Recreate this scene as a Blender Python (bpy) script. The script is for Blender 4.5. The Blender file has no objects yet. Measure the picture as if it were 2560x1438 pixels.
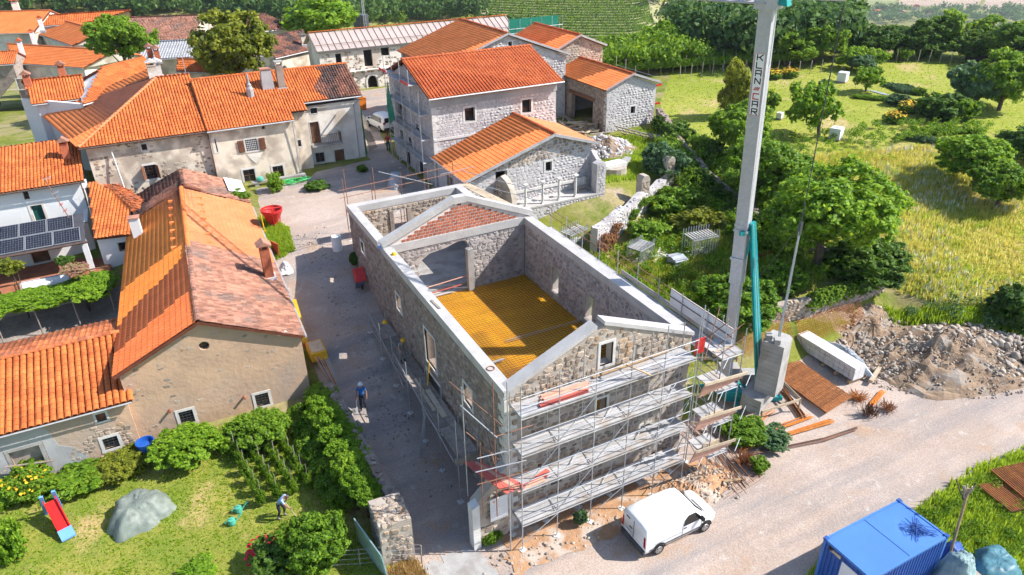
import bpy, math, random
import numpy as np
from mathutils import Matrix, Vector
from mathutils.geometry import tessellate_polygon, delaunay_2d_cdt

# ------------------------------------------------------------------ camera, sky, sun, exposure
sc = bpy.context.scene
COL = sc.collection
CAM = np.array([-10.4621, -20.2241, 26.0])
FPX = 1780.09
# rows: right, up, back (x runs along the facade of the ruin, y along its long axis)
MC = np.array([[0.8893586707, -0.4569152306, -0.0164203195],
			   [0.2304801605, 0.4170203923, 0.8791887670],
			   [-0.3948671302, -0.7856987110, 0.4761905974]])
cd = bpy.data.cameras.new('camera'); cam = bpy.data.objects.new('camera', cd); COL.objects.link(cam)
cd.sensor_fit = 'HORIZONTAL'; cd.sensor_width = 36; cd.lens = FPX / 2560 * 36
cd.clip_start = 0.5; cd.clip_end = 20000
m4 = np.eye(4); m4[:3, :3] = MC.T; m4[:3, 3] = CAM
cam.matrix_world = Matrix(m4.tolist())
sc.camera = cam

SUN_AZ, SUN_EL = math.radians(-26), math.radians(43.0)     # direction towards the sun
sd = Vector((math.cos(SUN_AZ) * math.cos(SUN_EL), math.sin(SUN_AZ) * math.cos(SUN_EL), math.sin(SUN_EL)))
w = bpy.data.worlds.new('World'); sc.world = w; w.use_nodes = True
nt = w.node_tree; nt.nodes.clear()
sky = nt.nodes.new('ShaderNodeTexSky'); sky.sky_type = 'NISHITA'; sky.sun_disc = False
sky.sun_elevation = SUN_EL; sky.sun_rotation = math.pi / 2 - SUN_AZ
sky.altitude = 200; sky.air_density = 1.0; sky.dust_density = 0.6; sky.ozone_density = 1.2
bg = nt.nodes.new('ShaderNodeBackground'); bg.inputs[1].default_value = 0.135
wo = nt.nodes.new('ShaderNodeOutputWorld')
nt.links.new(sky.outputs[0], bg.inputs[0]); nt.links.new(bg.outputs[0], wo.inputs[0])
ld = bpy.data.lights.new('sun', 'SUN'); ld.energy = 4.6; ld.angle = math.radians(0.5); ld.color = (1.0, 0.955, 0.89)
sun = bpy.data.objects.new('sun', ld); COL.objects.link(sun)
sun.location = (40, -20, 60); sun.rotation_euler = sd.to_track_quat('Z', 'Y').to_euler()
vs = sc.view_settings
vs.view_transform = 'Standard'; vs.look = 'None'; vs.exposure = 0.8; vs.gamma = 1.0; vs.use_curve_mapping = False
sc.render.engine = 'CYCLES'
cy = sc.cycles
cy.max_bounces = 4; cy.diffuse_bounces = 2; cy.glossy_bounces = 1; cy.transmission_bounces = 2; cy.transparent_max_bounces = 4
cy.use_adaptive_sampling = True; cy.adaptive_threshold = 0.03; cy.adaptive_min_samples = 8
cy.volume_bounces = 0; cy.use_denoising = True; cy.caustics_reflective = False; cy.caustics_refractive = False

rnd = random.Random(7)
npr = np.random.default_rng(11)

# ------------------------------------------------------------------ projection helpers
def ray(px, py):
	return MC.T @ np.array([(px - 1280) / FPX, (719 - py) / FPX, -1.0])
def at(px, py, z=0.0):
	r = ray(px, py); return CAM + r * ((z - CAM[2]) / r[2])
def onx(px, py, X):
	r = ray(px, py); return CAM + r * ((X - CAM[0]) / r[0])
def ony(px, py, Y):
	r = ray(px, py); return CAM + r * ((Y - CAM[1]) / r[1])
def inview(p, m=1.05):
	"""boolean array: points (n,3) that fall inside the frame"""
	q = (np.asarray(p) - CAM) @ MC.T
	d = -q[:, 2]
	return (d > 1) & (np.abs(q[:, 0] / d * FPX) < 1280 * m) & (np.abs(q[:, 1] / d * FPX) < 719 * m)

# ------------------------------------------------------------------ mesh builder
class MB:
	def __init__(s): s.v = []; s.f = []; s.mi = []
	def poly(s, pts, mi=0):
		n = len(s.v); s.v += [tuple(p) for p in pts]; s.f.append(tuple(range(n, n + len(pts)))); s.mi.append(mi)
	def raw(s, v, f, mi=0):
		n = len(s.v); s.v += [tuple(p) for p in v]
		for q in f: s.f.append(tuple(i + n for i in q)); s.mi.append(mi)
	def obox(s, o, a, b, c, mi=0):
		o, a, b, c = (np.array(t, float) for t in (o, a, b, c))
		if np.dot(np.cross(a, b), c) < 0: a, b = b, a
		v = [o, o + a, o + a + b, o + b, o + c, o + a + c, o + a + b + c, o + b + c]
		s.raw(v, [(0, 3, 2, 1), (4, 5, 6, 7), (0, 1, 5, 4), (1, 2, 6, 5), (2, 3, 7, 6), (3, 0, 4, 7)], mi)
	def box(s, x0, x1, y0, y1, z0, z1, mi=0):
		s.obox((x0, y0, z0), (x1 - x0, 0, 0), (0, y1 - y0, 0), (0, 0, z1 - z0), mi)
	def cbox(s, c, sx, sy, sz, rz=0, mi=0):
		ca, sa = math.cos(rz), math.sin(rz)
		a = np.array([ca * sx, sa * sx, 0]); b = np.array([-sa * sy, ca * sy, 0]); cc = np.array([0, 0, sz])
		s.obox(np.array(c, float) - a / 2 - b / 2, a, b, cc, mi)
	def bar(s, p, q, w, h, mi=0):
		p = np.array(p, float); q = np.array(q, float); d = q - p
		up = np.array([0, 0, 1.0]) if abs(d[2]) < 0.9 * np.linalg.norm(d) else np.array([1.0, 0, 0])
		sd_ = np.cross(d, up); sd_ /= np.linalg.norm(sd_); u2 = np.cross(sd_, d); u2 /= np.linalg.norm(u2)
		s.obox(p - sd_ * w / 2 - u2 * h / 2, sd_ * w, u2 * h, d, mi)
	def tube(s, p, q, r, n=6, r2=None, mi=0, cap=True):
		p = np.array(p, float); q = np.array(q, float); d = q - p; L = np.linalg.norm(d)
		if L < 1e-6: return
		d /= L; r2 = r if r2 is None else r2
		up = np.array([0, 0, 1.0]) if abs(d[2]) < 0.9 else np.array([1.0, 0, 0])
		a = np.cross(d, up); a /= np.linalg.norm(a); b = np.cross(d, a)
		v = []
		for k in range(n):
			t = 2 * math.pi * k / n; e = a * math.cos(t) + b * math.sin(t); v.append(p + e * r)
		for k in range(n):
			t = 2 * math.pi * k / n; e = a * math.cos(t) + b * math.sin(t); v.append(q + e * r2)
		f = [(k, k + n, (k + 1) % n + n, (k + 1) % n) for k in range(n)]
		if cap: f += [tuple(range(n)), tuple(range(2 * n - 1, n - 1, -1))]
		s.raw(v, f, mi)
	def path(s, pts, r, n=5, mi=0):
		for a, b in zip(pts[:-1], pts[1:]): s.tube(a, b, r, n, mi=mi)
	def prism(s, pts, vec, mi=0):
		"""planar polygon extruded by vec (polygon wound so that its normal points away from vec)"""
		vec = np.array(vec, float); n = len(pts); v = [np.array(p, float) for p in pts]
		nrm = np.zeros(3)
		for i in range(n): nrm += np.cross(v[i], v[(i + 1) % n])
		if np.dot(nrm, vec) > 0: v = v[::-1]
		w_ = [p + vec for p in v]
		s.raw(v + w_, [tuple(range(n)), tuple(range(2 * n - 1, n - 1, -1))] + [(i, i + n, (i + 1) % n + n, (i + 1) % n) for i in range(n)], mi)
	def lathe(s, c, prof, n=14, mi=0):
		"""prof: list of (radius, z) from bottom to top"""
		v = []; f = []
		for r, z in prof:
			for k in range(n):
				t = 2 * math.pi * k / n; v.append((c[0] + r * math.cos(t), c[1] + r * math.sin(t), c[2] + z))
		for j in range(len(prof) - 1):
			for k in range(n):
				k2 = (k + 1) % n; f.append((j * n + k, j * n + k2, (j + 1) * n + k2, (j + 1) * n + k))
		if prof[0][0] > 1e-4: f.append(tuple(range(n - 1, -1, -1)))
		if prof[-1][0] > 1e-4: f.append(tuple((len(prof) - 1) * n + k for k in range(n)))
		s.raw(v, f, mi)
	def mesh(s, name, mats, smooth=False):
		me = bpy.data.meshes.new(name); me.from_pydata(s.v, [], s.f)
		if not isinstance(mats, (list, tuple)): mats = [mats]
		for m in mats: me.materials.append(m)
		if len(mats) > 1: me.polygons.foreach_set('material_index', s.mi)
		if smooth: me.polygons.foreach_set('use_smooth', [True] * len(me.polygons))
		me.update(); return me
	def build(s, name, mats, parent=None, smooth=False):
		return link(name, s.mesh(name, mats, smooth), parent)

def link(name, me, parent=None):
	o = bpy.data.objects.new(name, me); COL.objects.link(o)
	if parent is not None:
		o.parent = parent; o.matrix_parent_inverse = PINV[parent.name]
	PINV[o.name] = Matrix.Identity(4)
	return o
PINV = {}
def tag(o, label=None, cat=None, group=None, kind=None):
	if label: o['label'] = label
	if cat: o['category'] = cat
	if group: o['group'] = group
	if kind: o['kind'] = kind
	return o
def thing(name, label, cat, loc=(0, 0, 0), group=None):
	"""an Empty at the thing's base; children are given in scene coordinates"""
	o = bpy.data.objects.new(name, None); COL.objects.link(o)
	o.location = loc; o.empty_display_size = 0.3
	PINV[o.name] = Matrix.Translation(Vector(loc)).inverted()
	return tag(o, label, cat, group)
def copy_tree(root, loc, rz=0.0, s=1.0, label=None, group=None):
	"""copy of a thing built round the origin together with its parts"""
	r = root.copy(); COL.objects.link(r); r.location = loc; r.rotation_euler = (0, 0, rz)
	r.scale = (s, s, s) if not isinstance(s, (tuple, list)) else s
	if label: r['label'] = label
	if group: r['group'] = group
	for ch in root.children:
		c = ch.copy(); COL.objects.link(c); c.parent = r
		for g in ch.children:
			d = g.copy(); COL.objects.link(d); d.parent = c
	return r
def npmesh(name, V, F, mat, smooth=False):
	"""V (n,3), F (m,k) numpy arrays, all faces of the same size"""
	me = bpy.data.meshes.new(name)
	k = F.shape[1]; m = F.shape[0]
	me.vertices.add(len(V)); me.vertices.foreach_set('co', np.ascontiguousarray(V, dtype=np.float32).ravel())
	me.loops.add(m * k); me.loops.foreach_set('vertex_index', np.ascontiguousarray(F, dtype=np.int32).ravel())
	me.polygons.add(m); me.polygons.foreach_set('loop_start', np.arange(0, m * k, k, dtype=np.int32))
	me.polygons.foreach_set('loop_total', np.full(m, k, dtype=np.int32))
	if smooth: me.polygons.foreach_set('use_smooth', np.ones(m, dtype=bool))
	me.materials.append(mat); me.update(calc_edges=True); me.validate()
	return me

# ------------------------------------------------------------------ materials (all node based)
MATS = {}
def mat(name, col, col2=None, rough=0.85, scale=2.0, var=0.12, bump=0.0, bscale=None, metal=0.0, col3=None, scale3=0.4, detail=3.0, lo=0.35, hi=0.65, lo3=0.5, hi3=0.62, spec=0.3, stretch=None):
	"""colour mixed between col and col2 by noise, col3 in large patches, value varied per piece"""
	m = bpy.data.materials.new(name); m.use_nodes = True; n = m.node_tree.nodes; l = m.node_tree.links
	b = n['Principled BSDF']; b.inputs['Roughness'].default_value = rough; b.inputs['Metallic'].default_value = metal
	b.inputs['Specular IOR Level'].default_value = spec
	g = n.new('ShaderNodeNewGeometry'); oi = n.new('ShaderNodeObjectInfo')
	pos = g.outputs['Position']
	if stretch:
		mp = n.new('ShaderNodeMapping'); mp.inputs['Scale'].default_value = stretch; l.new(pos, mp.inputs['Vector']); pos = mp.outputs[0]
	def noise(sc_, det=detail):
		t = n.new('ShaderNodeTexNoise'); t.inputs['Scale'].default_value = sc_; t.inputs['Detail'].default_value = det
		l.new(pos, t.inputs['Vector']); return t.outputs['Fac']
	def mixc(f, a, c):
		x = n.new('ShaderNodeMix'); x.data_type = 'RGBA'; l.new(f, x.inputs['Factor'])
		for s_, v_ in ((6, a), (7, c)):
			if isinstance(v_, tuple): x.inputs[s_].default_value = (*v_, 1)
			else: l.new(v_, x.inputs[s_])
		return x.outputs[2]
	def ramp(f, a, c):
		r = n.new('ShaderNodeMapRange'); r.inputs[1].default_value = a; r.inputs[2].default_value = c; l.new(f, r.inputs[0]); return r.outputs[0]
	c = mixc(ramp(noise(scale), lo, hi), col, col2 if col2 else tuple(v * 0.72 for v in col))
	if col3: c = mixc(ramp(noise(scale3, 4.0), lo3, hi3), c, col3)
	if var:
		ad = n.new('ShaderNodeMath'); ad.operation = 'ADD'; l.new(g.outputs['Random Per Island'], ad.inputs[0]); l.new(oi.outputs['Random'], ad.inputs[1])
		fr = n.new('ShaderNodeMath'); fr.operation = 'FRACT'; l.new(ad.outputs[0], fr.inputs[0])
		mr = n.new('ShaderNodeMapRange'); mr.inputs[3].default_value = 1 - var; mr.inputs[4].default_value = 1 + var; l.new(fr.outputs[0], mr.inputs[0])
		hs = n.new('ShaderNodeHueSaturation'); l.new(mr.outputs[0], hs.inputs['Value']); l.new(c, hs.inputs['Color']); c = hs.outputs[0]
	l.new(c, b.inputs['Base Color'])
	if bump:
		bp = n.new('ShaderNodeBump'); bp.inputs['Strength'].default_value = bump; bp.inputs['Distance'].default_value = 0.05
		l.new(noise(bscale or scale * 4), bp.inputs['Height']); l.new(bp.outputs[0], b.inputs['Normal'])
	MATS[name] = m; return m
def leafmat(name, c1, c2, c3=None, trans=0.35, rough=0.6):
	m = bpy.data.materials.new(name); m.use_nodes = True; n = m.node_tree.nodes; l = m.node_tree.links
	n.remove(n['Principled BSDF']); out = n['Material Output']
	g = n.new('ShaderNodeNewGeometry'); oi = n.new('ShaderNodeObjectInfo')
	ad = n.new('ShaderNodeMath'); ad.operation = 'ADD'; l.new(g.outputs['Random Per Island'], ad.inputs[0])
	ml = n.new('ShaderNodeMath'); ml.operation = 'MULTIPLY'; ml.inputs[1].default_value = 0.35; l.new(oi.outputs['Random'], ml.inputs[0]); l.new(ml.outputs[0], ad.inputs[1])
	ns = n.new('ShaderNodeTexNoise'); ns.inputs['Scale'].default_value = 0.35; ns.inputs['Detail'].default_value = 3; l.new(g.outputs['Position'], ns.inputs['Vector'])
	av = n.new('ShaderNodeMath'); av.operation = 'MULTIPLY_ADD'; av.inputs[1].default_value = 0.6; l.new(ad.outputs[0], av.inputs[0])
	sc2 = n.new('ShaderNodeMath'); sc2.operation = 'MULTIPLY'; sc2.inputs[1].default_value = 0.6; l.new(ns.outputs['Fac'], sc2.inputs[0]); l.new(sc2.outputs[0], av.inputs[2])
	r = n.new('ShaderNodeValToRGB'); cr = r.color_ramp
	cr.elements[0].position = 0.25; cr.elements[0].color = (*c1, 1); cr.elements[1].position = 0.95; cr.elements[1].color = (*(c3 or c2), 1)
	e = cr.elements.new(0.6); e.color = (*c2, 1)
	l.new(av.outputs[0], r.inputs['Fac'])
	d = n.new('ShaderNodeBsdfPrincipled'); d.inputs['Roughness'].default_value = rough; d.inputs['Specular IOR Level'].default_value = 0.25; l.new(r.outputs[0], d.inputs['Base Color'])
	t = n.new('ShaderNodeBsdfTranslucent')
	hs = n.new('ShaderNodeHueSaturation'); hs.inputs['Value'].default_value = 1.5; hs.inputs['Hue'].default_value = 0.48; l.new(r.outputs[0], hs.inputs['Color']); l.new(hs.outputs[0], t.inputs['Color'])
	mx = n.new('ShaderNodeMixShader'); mx.inputs[0].default_value = trans
	l.new(d.outputs[0], mx.inputs[1]); l.new(t.outputs[0], mx.inputs[2]); l.new(mx.outputs[0], out.inputs['Surface'])
	MATS[name] = m; return m
def glassmat(name, col=(0.02, 0.025, 0.03), rough=0.08):
	m = bpy.data.materials.new(name); m.use_nodes = True; b = m.node_tree.nodes['Principled BSDF']
	b.inputs['Base Color'].default_value = (*col, 1); b.inputs['Roughness'].default_value = rough; b.inputs['Specular IOR Level'].default_value = 0.6
	MATS[name] = m; return m

mat('tile_orange', (0.62, 0.175, 0.045), (0.50, 0.12, 0.03), rough=0.8, scale=1.2, var=0.16)
mat('tile_lifted', (0.88, 0.26, 0.075), (0.78, 0.21, 0.055), rough=0.75, scale=0.8, var=0.07)  # extra brightness put into the colour lifts slopes turned from the sun
mat('tile_pale', (0.62, 0.225, 0.095), (0.55, 0.19, 0.075), rough=0.75, scale=0.8, var=0.06)
mat('tile_red', (0.50, 0.125, 0.04), (0.40, 0.085, 0.025), rough=0.8, scale=0.9, var=0.10)
mat('tile_barn_lifted', (0.86, 0.215, 0.06), (0.78, 0.18, 0.045), rough=0.75, scale=0.8, var=0.07)  # colour raised above clay to make up for weak sun on left slope
mat('tile_vivid_lifted', (0.90, 0.27, 0.045), (0.82, 0.23, 0.035), rough=0.75, scale=0.8, var=0.07)  # same brightness lift in the colour, newer tiles of the barn's left slope
mat('tile_worn', (0.58, 0.18, 0.06), (0.40, 0.11, 0.045), rough=0.85, scale=1.5, var=0.22, col3=(0.36, 0.13, 0.075), scale3=0.7, lo3=0.52, hi3=0.7)
mat('tile_old', (0.40, 0.195, 0.13), (0.28, 0.135, 0.095), rough=0.95, scale=1.6, var=0.32, col3=(0.20, 0.135, 0.11), scale3=0.55, lo3=0.5, hi3=0.68)
mat('tile_brown', (0.27, 0.115, 0.075), (0.16, 0.075, 0.055), rough=0.95, scale=1.6, var=0.35, col3=(0.075, 0.05, 0.045), scale3=0.5, lo3=0.48, hi3=0.62)
mat('under_roof', (0.17, 0.055, 0.03), rough=0.95, var=0)
mat('mortar', (0.50, 0.45, 0.41), (0.40, 0.36, 0.33), rough=0.95, scale=1.5, var=0, bump=0.3, col3=(0.34, 0.29, 0.26), scale3=0.5)
mat('stone_grey', (0.40, 0.365, 0.35), (0.29, 0.26, 0.25), rough=0.95, scale=3, var=0.26, bump=0.5, bscale=9)
mat('stone_pale', (0.55, 0.52, 0.51), (0.43, 0.405, 0.40), rough=0.95, scale=3, var=0.15, bump=0.5, bscale=9)
mat('mortar_pale', (0.56, 0.53, 0.525), (0.46, 0.435, 0.43), rough=0.95, scale=1.2, var=0, bump=0.3, col3=(0.37, 0.34, 0.335), scale3=0.4)
mat('stone_warm', (0.42, 0.34, 0.265), (0.30, 0.235, 0.185), rough=0.95, scale=3, var=0.34, bump=0.5, bscale=9, col3=(0.42, 0.25, 0.13), scale3=1.1, lo3=0.58, hi3=0.7)
mat('mortar_warm', (0.47, 0.41, 0.345), (0.37, 0.31, 0.26), rough=0.95, scale=1.5, var=0, bump=0.3)
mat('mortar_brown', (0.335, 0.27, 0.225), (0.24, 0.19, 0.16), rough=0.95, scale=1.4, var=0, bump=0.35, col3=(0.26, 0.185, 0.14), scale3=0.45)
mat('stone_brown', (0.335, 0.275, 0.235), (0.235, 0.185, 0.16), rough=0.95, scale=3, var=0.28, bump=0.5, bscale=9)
mat('concrete', (0.50, 0.48, 0.46), (0.42, 0.40, 0.385), rough=0.9, scale=1.2, var=0, bump=0.2, col3=(0.42, 0.40, 0.385), scale3=0.6, lo3=.55, hi3=.75)
mat('concrete_grey', (0.40, 0.385, 0.37), (0.33, 0.315, 0.30), rough=0.92, scale=1.5, var=0.08, bump=0.15, col3=(0.29, 0.27, 0.25), scale3=0.9)
mat('brick', (0.47, 0.145, 0.07), (0.36, 0.105, 0.055), rough=0.9, scale=4, var=0.28)
mat('brick_mortar', (0.70, 0.63, 0.59), (0.62, 0.54, 0.50), rough=0.95, scale=3, var=0)
mat('plaster_white', (0.78, 0.775, 0.765), (0.72, 0.715, 0.71), rough=0.9, scale=0.6, var=0, bump=0.05)
mat('plaster_old', (0.74, 0.64, 0.51), (0.55, 0.465, 0.37), rough=0.95, scale=0.9, var=0, bump=0.25, bscale=5, lo=.42, hi=.6, col3=(0.41, 0.335, 0.265), scale3=0.45, lo3=0.5, hi3=0.62)
mat('plaster_tan', (0.58, 0.385, 0.255), (0.47, 0.32, 0.22), rough=0.97, scale=0.7, var=0, bump=0.6, bscale=4, col3=(0.42, 0.325, 0.26), scale3=0.22, lo3=0.46, hi3=0.62)
mat('plaster_pale', (0.78, 0.72, 0.64), (0.66, 0.595, 0.52), rough=0.95, scale=0.8, var=0, bump=0.15, lo=.42, hi=.6, col3=(0.50, 0.42, 0.335), scale3=0.4, lo3=0.54, hi3=0.68)
mat('limestone', (0.66, 0.635, 0.60), (0.58, 0.555, 0.52), rough=0.9, scale=3, var=0.06)
mat('grey_render', (0.42, 0.42, 0.425), (0.34, 0.34, 0.345), rough=0.95, scale=0.8, var=0, bump=0.15)
mat('dark', (0.02, 0.018, 0.017), rough=0.95, var=0)
mat('wood', (0.42, 0.29, 0.17), (0.31, 0.21, 0.125), rough=0.85, scale=3, var=0.25, stretch=(1, 1, 1))
mat('wood_grey', (0.36, 0.30, 0.25), (0.26, 0.215, 0.18), rough=0.9, scale=3, var=0.28)
mat('wood_pale', (0.58, 0.47, 0.34), (0.47, 0.37, 0.26), rough=0.85, scale=3, var=0.2)
mat('shutter', (0.20, 0.085, 0.05), (0.14, 0.06, 0.035), rough=0.75, scale=4, var=0.1)
mat('shutter_dark', (0.075, 0.055, 0.05), (0.055, 0.04, 0.036), rough=0.7, var=0.1)
mat('door_wood', (0.22, 0.10, 0.05), (0.14, 0.065, 0.035), rough=0.7, var=0.1)
mat('galv', (0.50, 0.51, 0.53), (0.42, 0.43, 0.45), rough=0.5, scale=4, var=0.12, metal=0.45)
mat('galv_deck', (0.50, 0.49, 0.49), (0.40, 0.39, 0.395), rough=0.6, scale=2, var=0.12, metal=0.15, col3=(0.42, 0.36, 0.31), scale3=1.0, lo3=0.52, hi3=0.68)
mat('rusty_tube', (0.30, 0.155, 0.10), (0.22, 0.11, 0.07), rough=0.8, scale=5, var=0.2)
mat('rust', (0.33, 0.125, 0.04), (0.22, 0.08, 0.03), rough=0.9, scale=5, var=0.25)
mat('rust_orange', (0.52, 0.20, 0.04), (0.38, 0.13, 0.03), rough=0.9, scale=4, var=0.2)
mat('rust_dark', (0.16, 0.07, 0.035), (0.11, 0.05, 0.03), rough=0.9, scale=4, var=0.25)
mat('rebar', (0.17, 0.085, 0.05), (0.12, 0.06, 0.038), rough=0.85, scale=5, var=0.2)
mat('formwork', (0.82, 0.40, 0.012), (0.74, 0.33, 0.01), rough=0.55, scale=0.8, var=0.10)
mat('red_paint', (0.58, 0.035, 0.03), (0.48, 0.028, 0.025), rough=0.5, scale=2, var=0.1)
mat('red_board', (0.55, 0.12, 0.09), (0.45, 0.10, 0.085), rough=0.7, scale=2, var=0.2)
mat('salmon_board', (0.66, 0.38, 0.28), (0.58, 0.32, 0.23), rough=0.75, scale=2, var=0.15)
mat('teal', (0.012, 0.30, 0.30), (0.01, 0.25, 0.255), rough=0.45, scale=2, var=0.04)
mat('mast_steel', (0.47, 0.475, 0.50), (0.41, 0.415, 0.44), rough=0.55, scale=6, var=0.03, metal=0.3)
mat('steel_dark', (0.10, 0.10, 0.11), rough=0.5, var=0.1, metal=0.3)
mat('black', (0.018, 0.018, 0.02), rough=0.5, var=0)
mat('white_paint', (0.80, 0.80, 0.80), (0.78, 0.78, 0.785), rough=0.3, scale=1, var=0, spec=0.5)
mat('white_block', (0.70, 0.69, 0.68), (0.62, 0.61, 0.60), rough=0.85, scale=3, var=0.08)
mat('plastic_white', (0.76, 0.76, 0.77), (0.68, 0.68, 0.70), rough=0.55, scale=2, var=0.05)
mat('plastic_foil', (0.42, 0.46, 0.50), (0.30, 0.33, 0.37), rough=0.35, scale=3, var=0.1)
mat('blue_paint', (0.075, 0.21, 0.55), (0.065, 0.185, 0.50), rough=0.5, scale=0.6, var=0.02, bump=0.05, bscale=1.5)
mat('blue_dark', (0.03, 0.10, 0.36), (0.026, 0.085, 0.31), rough=0.5, scale=0.8, var=0.03)
mat('blue_plastic', (0.02, 0.11, 0.42), (0.018, 0.09, 0.36), rough=0.4, var=0)
mat('blue_pale', (0.16, 0.36, 0.75), (0.14, 0.32, 0.68), rough=0.4, var=0)
mat('red_plastic', (0.70, 0.02, 0.018), (0.62, 0.02, 0.018), rough=0.3, var=0)
mat('yellow', (0.72, 0.42, 0.02), (0.62, 0.34, 0.02), rough=0.5, scale=2, var=0.06)
mat('orange', (0.75, 0.22, 0.02), (0.65, 0.18, 0.02), rough=0.6, var=0.1)
mat('green_paint', (0.06, 0.50, 0.14), (0.05, 0.42, 0.12), rough=0.6, var=0.1)
mat('tarp_green', (0.22, 0.25, 0.215), (0.15, 0.18, 0.155), rough=0.5, scale=2.5, var=0, bump=0.3, bscale=3)
mat('tarp_blue', (0.10, 0.24, 0.29), (0.05, 0.14, 0.18), rough=0.45, scale=2.5, var=0.1)
mat('tarp_pale', (0.32, 0.45, 0.45), (0.22, 0.33, 0.34), rough=0.45, scale=2.5, var=0.1)
mat('can_green', (0.09, 0.42, 0.31), (0.08, 0.36, 0.27), rough=0.45, var=0)
mat('net_green', (0.015, 0.22, 0.14), (0.012, 0.18, 0.115), rough=0.8, var=0.1)
mat('skin', (0.42, 0.22, 0.145), rough=0.6, var=0)
mat('cloth_blue', (0.03, 0.16, 0.45), (0.025, 0.13, 0.38), rough=0.9, scale=6, var=0)
mat('cloth_pale', (0.36, 0.50, 0.72), (0.32, 0.44, 0.66), rough=0.9, scale=6, var=0)
mat('cloth_red', (0.62, 0.06, 0.03), (0.52, 0.05, 0.028), rough=0.9, scale=6, var=0)
mat('cloth_dark', (0.03, 0.035, 0.05), (0.022, 0.026, 0.04), rough=0.9, scale=6, var=0)
mat('cloth_jeans', (0.04, 0.075, 0.16), (0.03, 0.06, 0.13), rough=0.9, scale=6, var=0)
mat('cloth_grey', (0.25, 0.24, 0.235), (0.20, 0.19, 0.185), rough=0.9, scale=6, var=0)
mat('hair', (0.10, 0.09, 0.085), rough=0.9, var=0)
mat('metal_roof', (0.47, 0.39, 0.355), (0.41, 0.34, 0.31), rough=0.6, scale=0.5, var=0.05)
mat('corrugated', (0.40, 0.41, 0.43), (0.32, 0.325, 0.34), rough=0.7, scale=0.8, var=0.06)
mat('gutter', (0.50, 0.49, 0.50), (0.42, 0.41, 0.42), rough=0.5, var=0, metal=0.3)
mat('gutter_brown', (0.13, 0.085, 0.07), rough=0.5, var=0)
mat('panel_dark', (0.012, 0.014, 0.022), (0.016, 0.018, 0.028), rough=0.25, var=0.1, spec=0.4)
mat('bark', (0.13, 0.095, 0.07), (0.085, 0.065, 0.05), rough=0.95, scale=5, var=0.1)
mat('rock', (0.46, 0.39, 0.325), (0.32, 0.265, 0.215), rough=0.95, scale=2.5, var=0.3, bump=0.4, bscale=6)
mat('soil_heap', (0.32, 0.225, 0.15), (0.22, 0.15, 0.10), rough=0.98, scale=1.3, var=0, bump=0.8, bscale=5, col3=(0.30, 0.255, 0.215), scale3=0.8, lo3=0.52, hi3=0.62)
mat('soil_orange', (0.46, 0.27, 0.15), (0.36, 0.20, 0.11), rough=0.98, scale=1.5, var=0, bump=0.7, bscale=6, col3=(0.48, 0.40, 0.33), scale3=0.9)
mat('far_vineyard', (0.36, 0.33, 0.17), (0.28, 0.28, 0.12), scale=.08, var=0)
mat('far_field', (0.42, 0.31, 0.22), (0.36, 0.26, 0.18), scale=.02, var=0)
mat('far_green', (0.20, 0.24, 0.07), (0.26, 0.26, 0.10), scale=.02, var=0)
mat('tyre', (0.022, 0.022, 0.024), rough=0.8, var=0)
mat('rim', (0.45, 0.46, 0.47), rough=0.35, var=0, metal=0.6)
mat('light_red', (0.45, 0.012, 0.015), rough=0.2, var=0)
mat('print_black', (0.012, 0.012, 0.014), rough=0.5, var=0)
mat('print_red', (0.55, 0.03, 0.03), rough=0.5, var=0)
mat('flower_red', (0.62, 0.012, 0.03), (0.55, 0.02, 0.05), rough=0.7, var=0.2)
mat('flower_yellow', (0.80, 0.50, 0.015), (0.72, 0.40, 0.015), rough=0.7, var=0.2)
mat('flower_white', (0.86, 0.86, 0.72), rough=0.8, var=0.15)
mat('terracotta', (0.40, 0.15, 0.08), rough=0.85, var=0.1)
mat('cobble', (0.40, 0.35, 0.30), (0.31, 0.27, 0.23), rough=0.95, scale=3, var=0.22, bump=0.3)
glassmat('glass'); glassmat('glass_green', (0.02, 0.09, 0.075)); glassmat('glass_car', (0.012, 0.014, 0.017), 0.05)
leafmat('leaf_mid', (0.045, 0.115, 0.010), (0.120, 0.245, 0.017), (0.240, 0.375, 0.030), trans=.42)
leafmat('leaf_bright', (0.065, 0.160, 0.010), (0.165, 0.315, 0.018), (0.300, 0.450, 0.035), trans=.42)
leafmat('leaf_dark', (0.024, 0.072, 0.010), (0.062, 0.145, 0.019), (0.140, 0.240, 0.030), trans=.4)
leafmat('leaf_olive', (0.065, 0.095, 0.010), (0.180, 0.220, 0.022), (0.340, 0.360, 0.040), trans=.42)
leafmat('leaf_blue', (0.032, 0.085, 0.030), (0.080, 0.165, 0.062), (0.155, 0.255, 0.110))
leafmat('leaf_forest', (0.026, 0.072, 0.020), (0.062, 0.140, 0.034), (0.125, 0.215, 0.050), trans=0.35)
leafmat('leaf_rusty', (0.24, 0.11, 0.05), (0.38, 0.19, 0.085), (0.50, 0.30, 0.16))
leafmat('leaf_pink', (0.30, 0.13, 0.10), (0.45, 0.22, 0.18), (0.30, 0.33, 0.10))
leafmat('grass_dry', (0.30, 0.345, 0.03), (0.49, 0.475, 0.07), (0.66, 0.60, 0.20), trans=0.5)
leafmat('grass_green', (0.11, 0.23, 0.013), (0.24, 0.39, 0.022), (0.38, 0.50, 0.05), trans=0.5)
leafmat('straw', (0.26, 0.18, 0.06), (0.44, 0.30, 0.10), (0.58, 0.42, 0.18), trans=0.3)
M = MATS
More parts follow.
